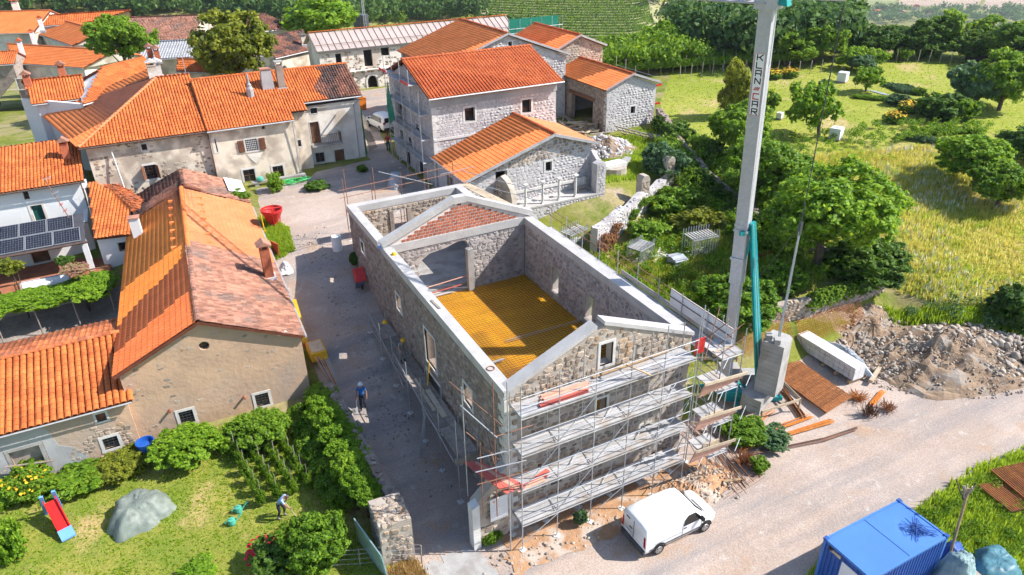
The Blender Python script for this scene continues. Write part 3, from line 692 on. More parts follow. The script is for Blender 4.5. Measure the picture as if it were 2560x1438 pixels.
def window(parent, O, U, u0, u1, v0, v1, surround=.13, style='pane', proud=.03, depth=.18, smat='limestone', pane='glass', shut=None, bars=(1, 1), barmat='door_wood', arch=False):
	"""window in a wall: stone surround, recessed pane, glazing bars, optional shutters"""
	O = np.array(O, float); U = np.array(U, float); U /= np.linalg.norm(U); Zv = np.array([0, 0, 1.0]); Nn = np.cross(U, Zv)
	def P(u, v, d=0): return O + u * U + v * Zv + Nn * d
	mb = MB(); s = surround
	if s > 0:
		for (a, b, c, d) in ((u0 - s, u1 + s, v1, v1 + s), (u0 - s * 1.15, u1 + s * 1.15, v0 - s, v0), (u0 - s, u0, v0, v1), (u1, u1 + s, v0, v1)):
			mb.obox(P(a, c, -.10), U * (b - a), Zv * (d - c), Nn * (.10 + proud))
		fr = mb.build('window_frame', M[smat], parent)
	else: fr = parent
	if style == 'open': return fr
	mb = MB(); mb.obox(P(u0 - .01, v0 - .01, -depth - .03), U * (u1 - u0 + .02), Zv * (v1 - v0 + .02), Nn * .03); mb.build('pane' if pane.startswith('glass') else 'panel', M[pane], fr)
	if style in ('pane', 'bars'):
		mb = MB(); t = .045 if style == 'pane' else .018; dd = -depth + .01 if style == 'pane' else -.04
		if style == 'pane':
			for (a, b, c, d) in ((u0, u0 + t, v0, v1), (u1 - t, u1, v0, v1), (u0 + t, u1 - t, v0, v0 + t), (u0 + t, u1 - t, v1 - t, v1)): mb.obox(P(a, c, dd), U * (b - a), Zv * (d - c), Nn * .03)
		for k in range(1, bars[0] + 1):
			uu = u0 + (u1 - u0) * k / (bars[0] + 1); mb.obox(P(uu - t / 2, v0 + t, dd + .003), U * t, Zv * (v1 - v0 - 2 * t), Nn * .025)
		for k in range(1, bars[1] + 1):
			vv = v0 + (v1 - v0) * k / (bars[1] + 1); mb.obox(P(u0 + t, vv - t / 2, dd + .006), U * (u1 - u0 - 2 * t), Zv * t, Nn * .022)
		mb.build('glazing_bar', M[barmat], fr)
	if shut:
		w_ = (u1 - u0) / 2 + .03
		for sgn in (-1, 1):
			mb = MB(); ub = u0 - s - w_ - .02 if sgn < 0 else u1 + s + .02
			mb.obox(P(ub, v0, proud + .03), U * w_, Zv * (v1 - v0), Nn * .035)
			nl = int((v1 - v0) / .12)
			for k in range(nl): mb.obox(P(ub + .05, v0 + .05 + k * (v1 - v0 - .1) / nl, proud + .067), U * (w_ - .1), Zv * .05, Nn * .018)
			mb.build('shutter', M[shut], fr)
	return fr
def chimney(parent, x, y, z0, z1, sx, sy, material='plaster_white', cap='tile_orange', flash='gutter', brick=False):
	mb = MB(); mb.cbox((x, y, z0), sx, sy, z1 - z0); mb.cbox((x, y, z1 - .10), sx + .10, sy + .10, .10)
	ch = mb.build('chimney', M[material], parent)
	mb = MB()
	for a in (-1, 1):
		for b in (-1, 1): mb.cbox((x + a * (sx / 2 - .07), y + b * (sy / 2 - .07), z1), .12, .12, .22)
	mb.build('chimney_pot', M[material], ch)
	mb = MB(); e = .10
	mb.prism([(x - sx / 2 - e, y - sy / 2 - e, z1 + .22), (x + sx / 2 + e, y - sy / 2 - e, z1 + .22), (x, y - sy / 2 - e, z1 + .22 + sx * .38)], (0, sy + 2 * e, 0)); mb.build('chimney_cap', M[cap], ch)
	mb = MB(); mb.cbox((x, y - .02, z0 + .02), sx + .16, sy + .2, .10 if flash else .01); mb.build('flashing', M[flash or material], ch)
	return ch
# ------------------------------------------------------------------ roofs over a rectangle
def gable_y(par, xl, xr, xm, y0, y1, zl, zr, zm, kind, ml, mr, n=(0, 0), rm='tile_orange', jit=0.0, **k):
	a = slope(par, [(xl, y1, zl), (xl, y0, zl), (xm, y0, zm), (xm, y1, zm)], kind, ml, n[0], jit=jit, **k)
	b = slope(par, [(xr, y0, zr), (xr, y1, zr), (xm, y1, zm), (xm, y0, zm)], kind, mr, n[1], jit=jit, **k)
	ridge(a, (xm, y0, zm + .03), (xm, y1, zm + .03), rm, 40)
	return a, b
def gable_x(par, x0, x1, yf, yb, ym, zf, zb, zm, kind, mf, mb_, n=(0, 0), rm='tile_orange', jit=0.0, **k):
	a = slope(par, [(x0, yf, zf), (x1, yf, zf), (x1, ym, zm), (x0, ym, zm)], kind, mf, n[0], jit=jit, **k)
	b = slope(par, [(x1, yb, zb), (x0, yb, zb), (x0, ym, zm), (x1, ym, zm)], kind, mb_, n[1], jit=jit, **k)
	ridge(a, (x0, ym, zm + .03), (x1, ym, zm + .03), rm, 40)
	return a, b
UX = (1, 0, 0); UXn = (-1, 0, 0); UY = (0, 1, 0); UYn = (0, -1, 0)

# ================================================================== the roofless building in the middle
def ruin():
	R = thing('stone_ruin', 'roofless rubble stone building with white concrete ring beam and yellow formwork floor inside', 'building', (0, 1.3, 0))
	# left wall (street side)
	ol = [(0, 3.4), (8, 0.9), (15, -.3), (23.6, -.4), (23.6, 7.75), (0, 7.75)]; Y = lambda y: 24.9 - y
	hl = [(Y(10.95), Y(9.45), 4.0, 6.1), (Y(5.75), Y(4.8), 4.75, 5.85), (Y(15.6), Y(14.8), 4.95, 5.95), (Y(22.45), Y(21.75), 5.8, 6.6), (Y(11.05), Y(9.15), 1.2, 3.3),
		  (Y(7.6), Y(7.4), 3.9, 4.2), (Y(13.3), Y(13.1), 4.1, 4.35), (Y(12.2), Y(12.0), 3.6, 3.9), (Y(3.9), Y(3.7), 3.3, 3.55), (Y(6.9), Y(6.7), 5.0, 5.2)]
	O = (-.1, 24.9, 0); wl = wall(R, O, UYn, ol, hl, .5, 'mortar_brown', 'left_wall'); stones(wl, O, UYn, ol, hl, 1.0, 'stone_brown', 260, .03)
	for h in hl[:4]: window(R, O, UYn, *h, surround=.12, style='open')
	mb = MB(); mb.box(.15, .19, 9.15, 11.05, 1.2, 3.3); mb.build('door', M['steel_dark'], R)
	mb = MB()
	for a, b, c, d in ((9.0, 9.15, .8, 3.45), (11.05, 11.2, .8, 3.45), (9.15, 11.05, 3.3, 3.45)): mb.box(-.13, .1, a, b, c, d)
	mb.build('door_frame', M['limestone'], R)
	# front gable
	of = [(0, -.4), (9.9, -.4), (9.9, 7.9), (4.95, 9.95), (0, 7.9)]; O = (-.1, 1.3, 0)
	hf = [(4.72, 5.38, 7.85, 9.0), (4.65, 5.2, 4.9, 6.05), (7.3, 7.85, 2.7, 3.5), (1.6, 1.8, 3.2, 3.5), (2.3, 2.9, 1.9, 2.8)]
	wf = wall(R, O, UX, of, hf, .5, 'mortar_warm', 'front_wall')
	stones(wf, O, UX, of, hf, 1.15, 'stone_warm', 300, .04, cover=lambda u, v: v > 6.3)
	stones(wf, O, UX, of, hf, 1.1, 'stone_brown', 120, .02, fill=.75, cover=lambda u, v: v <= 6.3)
	for h in hf[:3]: window(R, O, UX, *h, surround=.13, style='open', smat='limestone')
	quoins(wf, -.1, 1.3, -.1, 7.7, 1, 1); 
	# right wall, seen from inside
	orr = [(0, -.4), (16.4, 1.6), (16.4, 7.75), (0, 7.75)]; O = (9.8, 1.3, 0)
	hr = [(11.55, 12.3, 4.6, 6.25), (7.75, 8.5, 4.6, 6.2)]
	wall(R, O, UY, orr, hr, .45, 'mortar', 'right_wall')
	oi = [(0, 3.9), (15.4, 3.9), (15.4, 7.75), (0, 7.75)]; Oi = (9.345, 17.2, 0); hi = [(17.2 - (1.3 + h[1]), 17.2 - (1.3 + h[0]), h[2], h[3]) for h in hr]
	wi = wall(R, Oi, UYn, oi, hi, .02, 'mortar', 'inner_wall'); stones(wi, Oi, UYn, oi, hi, 1.0, 'stone_grey', 300, .035)
	for h in hi:
		mb = MB(); mb.obox((9.30, 17.2 - h[1] - .05, h[2] - .12), (.3, 0, 0), (0, h[1] - h[0] + .1, 0), (0, 0, .1)); mb.build('sill', M['limestone'], wi)
	# cross wall with the big broken opening and the brick gable on top
	oc = [(0, 3.0), (8.85, 3.0), (8.85, 7.72), (0, 7.72)]; O = (.45, 17.2, 0)
	hole = ((1.35, 4.1), (1.4, 6.1), (1.65, 6.75), (2.3, 7.15), (3.4, 7.3), (4.2, 7.55), (4.75, 7.5), (5.0, 7.0), (5.05, 4.1))
	wc = wall(R, O, UX, oc, [hole], .5, 'mortar', 'cross_wall'); stones(wc, O, UX, oc, [hole], 1.0, 'stone_grey', 300, .035)
	mb = MB(); mb.box(5.1, 5.48, 16.8, 17.17, 4.08, 7.0); mb.build('concrete_column', M['concrete_grey'], R)
	mb = MB(); mb.box(1.45, 1.82, 16.85, 17.19, 4.08, 6.3); mb.build('concrete_column', M['concrete_grey'], R)
	for k in range(4):
		mb = MB(); mb.tube((5.17 + .08 * k, 16.9 + .06 * (k % 2), 6.9), (5.17 + .08 * k, 16.9 + .06 * (k % 2), 7.35), .01, 4); mb.build('rebar_end', M['rebar'], R)
	mb = MB(); mb.tube((1.8, 17.0, 4.95), (5.2, 17.0, 5.15), .035, 6); mb.build('guard_rail', M['salmon_board'], R)
	mb = MB(); mb.tube((1.9, 16.9, 4.55), (4.6, 16.9, 4.65), .035, 6); mb.build('guard_rail', M['red_board'], R)
	mb = MB(); mb.box(-.12, 9.82, 17.13, 17.63, 7.724, 8.24); mb.build('cross_beam', M['concrete'], R)
	tri = [(0.2, 8.24), (9.55, 8.24), (5.35, 10.15), (4.5, 10.15)]
	mb = MB(); mb.prism([(x, 17.22, z) for x, z in tri], (0, .3, 0)); bg_ = mb.build('brick_gable', M['brick_mortar'], R)
	rows = []; z = 8.27; j = 0
	while z < 10.0:
		xa = .2 + (z + .17 - 8.24) / 1.91 * 4.3 + .3; xb = 9.55 - (z + .17 - 8.24) / 1.91 * 4.2 - .3; x = .2 + (j % 2) * .13
		while x < xb:
			if x > xa and x + .25 < xb: rows.append(frame4((.225, 0, 0), (0, 0, .15), (0, -.022, 0), (x + .13, 17.22, z + .086)))
			x += .285
		z += .2; j += 1
	pieces('brick', BOXU, np.array(rows), M['brick'], bg_, 300, 'bricks')
	for a, b in (((-.12, 8.20), (4.55, 10.12)), ((9.82, 8.20), (5.3, 10.12))):
		mb = MB(); t = np.array([-(b[1] - a[1]), b[0] - a[0]]); t = t / np.linalg.norm(t); t = t if t[1] > 0 else -t; t *= .34
		mb.prism([(a[0], 17.10, a[1]), (b[0], 17.10, b[1]), (b[0] + t[0] * .2, 17.10, b[1] + .34), (a[0] + t[0], 17.10, a[1] + .34)], (0, .52, 0)); mb.build('gable_coping', M['concrete'], R)
	mb = MB(); mb.box(4.5, 5.35, 17.102, 17.618, 10.05, 10.455); mb.build('gable_coping', M['concrete'], R)
	# back room
	ob = [(0, 3.2), (7.2, 3.2), (7.2, 7.75), (0, 7.75)]; O = (.45, 24.4, 0); hb = [(2.35, 3.55, 5.3, 7.35)]
	wb = wall(R, O, UX, ob, hb, .5, 'mortar_warm', 'back_wall'); stones(wb, O, UX, ob, hb, 1.0, 'stone_warm', 200, .05)
	for x in (2.72, 4.0): 
		mb = MB(); mb.box(x - .14, x + .14, 24.3, 24.62, 5.25, 7.4); mb.build('door_post', M['wood_grey'], wb)
	mb = MB()
	for k in range(3): mb.tube((2.86, 24.45, 5.8 + .5 * k), (3.86, 24.45, 5.8 + .5 * k), .015, 4)
	mb.build('window_bar', M['rust_dark'], wb)
	O = (8.15, 17.7, 0); orb = [(0, 2), (7.2, 3.4), (7.2, 7.75), (0, 7.75)]; wall(R, O, UY, orb, [], .5, 'mortar', 'rear_wall')
	for nme, a in (('ring_beam', (-.16, .40, 1.28, 17.12, 7.752, 8.2)), ('ring_beam', (-.16, .40, 18.2, 24.95, 7.752, 8.2)), ('ring_beam', (.402, 7.62, 24.38, 24.95, 7.752, 8.2)), ('ring_beam', (7.622, 8.2, 17.64, 24.95, 7.752, 8.2)),
				   ('ring_beam', (9.27, 9.86, 2.0, 17.12, 7.752, 8.2))):
		mb = MB(); mb.box(*a); mb.build(nme, M['concrete'], R)
	mb = MB(); mb.box(-.13, .38, 17.64, 18.2, 7.752, 7.95); mb.build('ring_beam_gap', M['blue_pale'], R)
	# sloping coping of the front gable, open at the peak
	for a, b in (((-.14, 7.93), (4.35, 9.88)), ((9.86, 7.93), (4.72, 10.02))):
		mb = MB(); mb.prism([(a[0], 1.22, a[1]), (b[0], 1.22, b[1]), (b[0], 1.22, b[1] + .2), (a[0], 1.22, a[1] + .2)], (0, .6, 0)); mb.build('gable_coping', M['concrete'], R)
	mb = MB(); mb.box(.3, 7.7, 17.7, 24.4, 3.2, 4.3); mb.build('floor_slab', M['concrete_grey'], R)
	# floor: formwork panels, reinforcement mesh lying on them
	mb = MB(); mb.box(.38, 9.36, 1.8, 17.2, 3.7, 4.0); fs = mb.build('formwork_floor', M['wood'], R)
	ms = []; y = 1.82
	while y < 17.0:
		x = .46
		while x < 9.2:
			L = min(2.0, 9.34 - x); ms.append(frame4((L - .012, 0, 0), (0, .488, 0), (0, 0, .045), (x + L / 2, y + .25, 4.002))); x += 2.0
		y += .5
	pieces('formwork_panel', BOXU, np.array(ms), M['formwork'], fs, 200, 'formwork_panels')
	mb = MB(); k = 0
	x = .55
	while x < 9.3: mb.bar((x, 1.85, 4.10 + .004 * (k % 3)), (x, 17.15, 4.10 + .004 * (k % 3)),   .016, .016); x += .2; k += 1
	y = 1.95; k = 0
	while y < 17.1: mb.bar((.47, y, 4.125 + .004 * (k % 3)), (9.28, y, 4.125 + .004 * (k % 3)), .016, .016); y += .2; k += 1
	for x in np.arange(2.6, 3.9, .11): mb.bar((x, 1.9, 4.155), (x, 12.0, 4.155), .012, .012)
	for y in np.arange(6.6, 7.8, .11): mb.bar((.5, y, 4.16), (9.2, y, 4.16), .012, .012)
	tag(mb.build('reinforcement_mesh', M['rebar'], fs), kind='stuff')
	mb = MB()
	for (a, b) in (((2.2, 1.9), (2.6, 10.2)), ((.6, 9.0), (2.6, 9.25)), ((4.4, 10.3), (9.2, 10.2))):
		a = np.array(a); b = np.array(b); n = int(np.linalg.norm(b - a) / .16); d = (b - a) / n; p = np.array([-d[1], d[0]]) / np.linalg.norm(d) * .11
		for i in range(n):
			u = a + d * i; v = a + d * (i + 1)
			mb.bar((*(u + p), 4.17), (*(u * .5 + v * .5 - p), 4.26), .012, .012); mb.bar((*(u * .5 + v * .5 - p), 4.26), (*(v + p), 4.17), .012, .012)
		for s in (1, -1): mb.bar((*(a + p * s), 4.17), (*(b + p * s), 4.17), .014, .014)
	mb.build('lattice_girder', M['galv'], fs)
	# stone pier at the street corner in front
	mb = MB(); mb.prism([(-1.75, 1.15, -.2), (-.15, 1.15, -.2), (-.15, 1.15, 4.2), (-.5, 1.15, 3.9), (-.95, 1.15, 3.35), (-1.75, 1.15, 2.6)], (0, .55, 0)); pr = mb.build('corner_pier', M['mortar_warm'], R)
	stones(pr, (-1.75, 1.15, 0), UX, [(0, 0), (1.6, 0), (1.6, 3.9), (1.2, 3.8), (.8, 3.2), (0, 2.5)], [], 1.2, 'stone_warm', 60, .04)
	mb = MB(); mb.prism([(-1.95, 1.0, -.2), (-1.6, 1.0, -.2), (-1.6, 1.0, 2.75), (-1.95, 1.0, 2.6)], (0, .5, 0)); mb.build('gate_jamb', M['limestone'], R)
ruin()
sg = thing('site_sign', 'blank white site board with small orange logo hanging on corner of scaffold', 'sign', (-.7, .85, 1.6))
mb = MB(); mb.box(-1.14, -.28, .86, .89, 1.62, 2.92); mb.build('board', M['plastic_white'], sg)
mb = MB(); mb.prism([(-1.0, .856, 2.72), (-.93, .856, 2.66), (-.9, .856, 2.78), (-.97, .856, 2.82)], (0, .003, 0)); mb.build('logo', M['orange'], sg)
mb = MB(); mb.box(-.95, -.55, .856, .859, 2.05, 2.10); mb.box(-.85, -.45, .856, .859, 2.2, 2.24); mb.build('print', M['white_paint'], sg)

# ================================================================== tall stone house with scaffolded gable
def tall_house():
	R = thing('stone_house', 'tall grey stone house with orange tiled roof and scaffolding on its shaded gable', 'house', (9.4, 33, 5))
	O = (9.4, 32.9, 0); of = [(0, 3.8), (11.4, 3.8), (11.4, 12.5), (0, 12.5)]
	hf = [(2.83, 3.72, 10.25, 11.35), (8.1, 8.97, 10.25, 11.35)]
	wf = wall(R, O, UX, of, hf, .5, 'mortar_pale', 'front_wall'); stones(wf, O, UX, of, hf, 1.05, 'stone_pale', 250, .022)
	for h in hf: window(R, O, UX, *h, surround=.17, style='pane', pane='glass', bars=(0, 0), barmat='dark', depth=.3)
	mb = MB(); mb.box(9.38, 20.82, 32.82, 32.9, 9.02, 9.2); mb.build('string_course', M['limestone'], R)
	mb = MB(); mb.box(9.32, 20.86, 32.86, 32.9, 11.75, 12.3); mb.build('plaster_band', M['grey_render'], R)
	O = (9.4, 43.3, 0); ol = [(0, 4.0), (10.4, 4.0), (10.4, 12.5), (5.1, 14.35), (0, 12.5)]
	hl = [(2.0, 2.7, 7.0, 8.0), (4.2, 4.9, 6.8, 7.9), (2.5, 3.3, 10, 11), (6.6, 7.4, 4.6, 6.8), (6.4, 7.1, 8.6, 9.6), (3.2, 4.2, 4.4, 6.6)]
	wl = wall(R, O, UYn, ol, hl, .5, 'mortar_pale', 'gable_wall'); stones(wl, O, UYn, ol, hl, 1.05, 'stone_pale', 120, .022)
	for h in hl: window(R, O, UYn, *h, surround=.12, style='pane', bars=(0, 0), pane='glass', barmat='dark')
	O = (20.8, 32.9, 0); wall(R, O, UY, [(0, 3.8), (10.4, 3.8), (10.4, 12.5), (5.3, 14.35), (0, 12.5)], [], .5, 'mortar_pale', 'far_gable')
	wall(R, (20.8, 43.3, 0), UXn, [(0, 4), (11.4, 4), (11.4, 12.5), (0, 12.5)], [], .5, 'mortar_pale', 'back_wall')
	gable_x(R, 9.05, 21.2, 32.35, 43.85, 38.2, 12.62, 12.62, 14.62, 'pan', 'tile_red', 'tile_red', (250, 0), 'tile_red')
	gutter(R, (9.0, 32.28, 12.55), (21.25, 32.28, 12.55)); quoins(wf, 9.4, 32.9, 4.5, 12.4, 1, 1)
tall_house()

# ================================================================== low stone house with terrace of columns
def terrace_house():
	R = thing('stone_house', 'low stone house with plain orange roof and terrace with four white columns', 'house', (12, 26.3, 5))
	O = (9.5, 26.3, 0); of = [(0, 2.2), (10.75, 2.2), (10.75, 8.95), (7.1, 10.2), (0, 7.85)]
	hf = [(6.55, 7.1, 7.35, 8.1), (2.2, 3.2, 5.25, 8.05)]
	wf = wall(R, O, UX, of, hf, .5, 'mortar_pale', 'front_wall'); stones(wf, O, UX, of, hf, 1.0, 'stone_pale', 250, .022, cover=lambda u, v: v < 7.9 + u * .06)
	stones(wf, O, UX, of, hf, 1.1, 'stone_warm', 100, .04, cover=lambda u, v: v >= 7.9 + u * .06)
	window(R, O, UX, *hf[0], surround=.14, style='pane', bars=(0, 0), barmat='dark', depth=.3)
	mb = MB(); mb.obox((9.5, 26.22, 6.0), (10.7, 0, 0.0), (0, .08, 0), (0, 0, .2)); mb.build('string_course', M['limestone'], R)
	wall(R, (9.5, 32.8, 0), UYn, [(0, 3.5), (6.5, 3.5), (6.5, 7.85), (0, 7.85)], [(2, 3.2, 4.6, 6.9)], .5, 'mortar_pale', 'side_wall')
	wall(R, (20.25, 26.3, 0), UY, [(0, 3.0), (6.5, 3.0), (6.5, 8.95), (0, 8.95)], [], .5, 'mortar_pale', 'far_wall')
	gable_y(R, 9.05, 20.75, 16.6, 25.85, 32.85, 7.78, 8.98, 10.35, 'flat', 'tile_lifted', 'tile_pale', (250, 150), 'tile_red')
	mb = MB(); mb.bar((9.02, 25.82, 7.85), (16.6, 25.82, 10.3), .05, .22); mb.bar((16.6, 25.82, 10.3), (20.75, 25.82, 9.0), .05, .22); mb.build('verge_board', M['gutter'], R)
	gutter(R, (8.98, 25.85, 7.74), (8.98, 32.85, 7.74))
	# terrace
	O = (8.6, 24.6, 0); ot = [(0, 1.8), (12.0, 1.8), (12.0, 5.25), (0, 5.25)]
	tw = wall(R, O, UX, ot, [], .5, 'mortar_pale', 'terrace_wall'); stones(tw, O, UX, ot, [], 1.0, 'stone_pale', 200, .024)
	mb = MB(); mb.box(8.6, 20.6, 24.55, 26.28, 5.25, 5.38); mb.build('terrace_floor', M['concrete'], R)
	O = (20.6, 24.6, 0); tr = wall(R, O, UY, [(0, 2), (1.7, 2), (1.7, 5.25), (0, 5.25)], [], .5, 'mortar_pale', 'terrace_wall')
	for x in (13.5, 15.0, 16.45, 17.95):
		mb = MB(); mb.cbox((x, 24.85, 5.38), .24, .24, .14); mb.lathe((x, 24.85, 5.52), [(.095, 0), (.105, .3), (.09, 1.55)], 10); mb.cbox((x, 24.85, 7.05), .2, .2, .06); mb.cbox((x, 24.85, 7.11), .34, .34, .1)
		mb.build('column', M['limestone'], R)
	mb = MB(); mb.prism([(19.75, 24.6, 5.3), (20.6, 24.6, 5.3), (20.6, 24.6, 7.7), (20.3, 24.6, 7.95), (19.75, 24.6, 7.75)], (0, .7, 0)); pl = mb.build('stone_pillar', M['mortar_pale'], R)
	stones(pl, (19.75, 24.6, 5.3), UX, [(0, 0), (.85, 0), (.85, 2.4), (0, 2.4)], [], .9, 'stone_pale', 30, .03)
	mb = MB(); mb.prism([(20.25, 25.3, 5.3), (20.25, 26.3, 5.3), (20.25, 26.3, 8.4), (20.25, 25.9, 8.1), (20.25, 25.6, 7.9), (20.25, 25.3, 7.8)], (.35, 0, 0)); mb.build('parapet', M['mortar_pale'], R)
	# broken wall stub left of the columns
	stub = [(0, 0), (2.0, 0), (1.95, 1.2), (1.75, 1.9), (1.3, 2.45), (.8, 2.75), (.35, 2.5), (.15, 1.6)]
	mb = MB(); mb.prism([(11.5 + u * .35, 26.25 - u * .85, 5.2 + v) for u, v in stub], (.5, .2, 0)); mb.build('broken_wall', M['mortar_warm'], R)
	Us = np.array([.35, -.85, 0]); stones(pl, (11.5, 26.25, 5.2), UYn, [(0, 0), (1.6, 0), (1.5, 1.8), (.8, 2.4), (.3, 2.2)], [], 1.0, 'stone_warm', 0, .05)
terrace_house()
bn = thing('slatted_bench', 'white slatted garden bench standing at end of columned terrace', 'bench', (19.0, 25.6, 5.38))
for k in range(6):
	mb = MB(); mb.box(18.5 + k * .17, 18.62 + k * .17, 25.75, 25.8, 5.85, 6.5); mb.build('slat', M['limestone'], bn)
for k in range(3):
	mb = MB(); mb.box(18.45, 19.55, 25.25 + k * .16, 25.38 + k * .16, 5.8, 5.84); mb.build('seat_slat', M['wood_grey'], bn)
for x in (18.5, 19.45):
	for y in (25.28, 25.74):
		mb = MB(); mb.box(x, x + .06, y, y + .05, 5.38, 5.82); mb.build('leg', M['wood_grey'], bn)

# ================================================================== three more stone houses with new roofs behind
def simple_stone(label, x0, x1, xm, y0, y1, zg, ze, zm, roofm, n, stone='stone_grey', mort='mortar', hf=(), hl=(), over=.35, sn=60, extra=None, kind='flat'):
	R = thing('stone_house', label, 'house', ((x0 + x1) / 2, y0, zg))
	of = [(0, zg), (x1 - x0, zg), (x1 - x0, ze - .1), (xm - x0, zm - .15), (0, ze - .1)]
	wf = wall(R, (x0, y0, 0), UX, of, hf, .5, mort, 'gable_wall'); stones(wf, (x0, y0, 0), UX, of, hf, 1.1, stone, sn, .025)
	for h in hf: window(R, (x0, y0, 0), UX, *h, surround=.13, style='pane', bars=(0, 0), barmat='dark', depth=.28)
	ol = [(0, zg), (y1 - y0, zg), (y1 - y0, ze - .1), (0, ze - .1)]
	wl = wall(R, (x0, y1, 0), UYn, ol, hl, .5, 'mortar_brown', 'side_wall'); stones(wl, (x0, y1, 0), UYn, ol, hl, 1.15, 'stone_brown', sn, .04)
	wall(R, (x1, y0, 0), UY, ol, [], .5, mort, 'far_wall'); wall(R, (x1, y1, 0), UXn, [(0, zg), (x1 - x0, zg), (x1 - x0, ze - .1), (x1 - xm, zm - .15), (0, ze - .1)], [], .5, mort, 'back_wall')
	gable_y(R, x0 - over, x1 + over, xm, y0 - .3, y1 + .2, ze, ze, zm, kind, roofm, 'tile_pale', n, 'tile_red')
	mb = MB(); mb.bar((x0 - over, y0 - .33, ze + .02), (xm, y0 - .33, zm + .02), .05, .2); mb.bar((xm, y0 - .33, zm + .02), (x1 + over, y0 - .33, ze + .02), .05, .2); mb.build('verge_board', M['gutter'], R)
	return R
simple_stone('large stone house with broad plain orange roof behind tall scaffolded house', 15.4, 29.4, 22.6, 45.6, 57.2, 4.8, 11.95, 14.6, 'tile_lifted', (120, 0), 'stone_pale', 'mortar_pale', hf=[(7.3, 7.7, 13.4, 13.8)])
simple_stone('warm stone house with orange roof and green netting behind garage house', 29.5, 35.4, 32.3, 47.7, 57.6, 4.8, 12.0, 13.35, 'tile_lifted', (100, 40), 'stone_warm', 'mortar_warm', hl=[(6.6, 7.3, 9.0, 10.4)])
g6 = simple_stone('stone house with wide garage opening and timber lintel beside rubble heap', 29.6, 35.5, 32.4, 38.0, 47.6, 4.6, 9.8, 11.0, 'tile_lifted', (150, 60), 'stone_pale', 'mortar_pale', hf=[(2.9, 3.45, 7.05, 7.75)], hl=[(2.95, 7.15, 5.2, 8.2), (.5, 1.7, 5.35, 7.75)])
mb = MB(); mb.box(29.5, 29.85, 40.2, 45.0, 8.15, 8.5); mb.build('timber_lintel', M['shutter'], g6)
mb = MB(); mb.box(29.62, 29.72, 45.95, 47.05, 5.35, 7.7); dw = mb.build('door_leaf', M['glass'], g6)
mb = MB()
for y in (45.95, 46.48, 47.0): mb.box(29.58, 29.62, y, y + .07, 5.35, 7.7)
for z in (5.35, 6.1, 6.9, 7.62): mb.box(29.57, 29.60, 45.95, 47.07, z, z + .07)
mb.build('glazing_bar', M['wood'], dw)

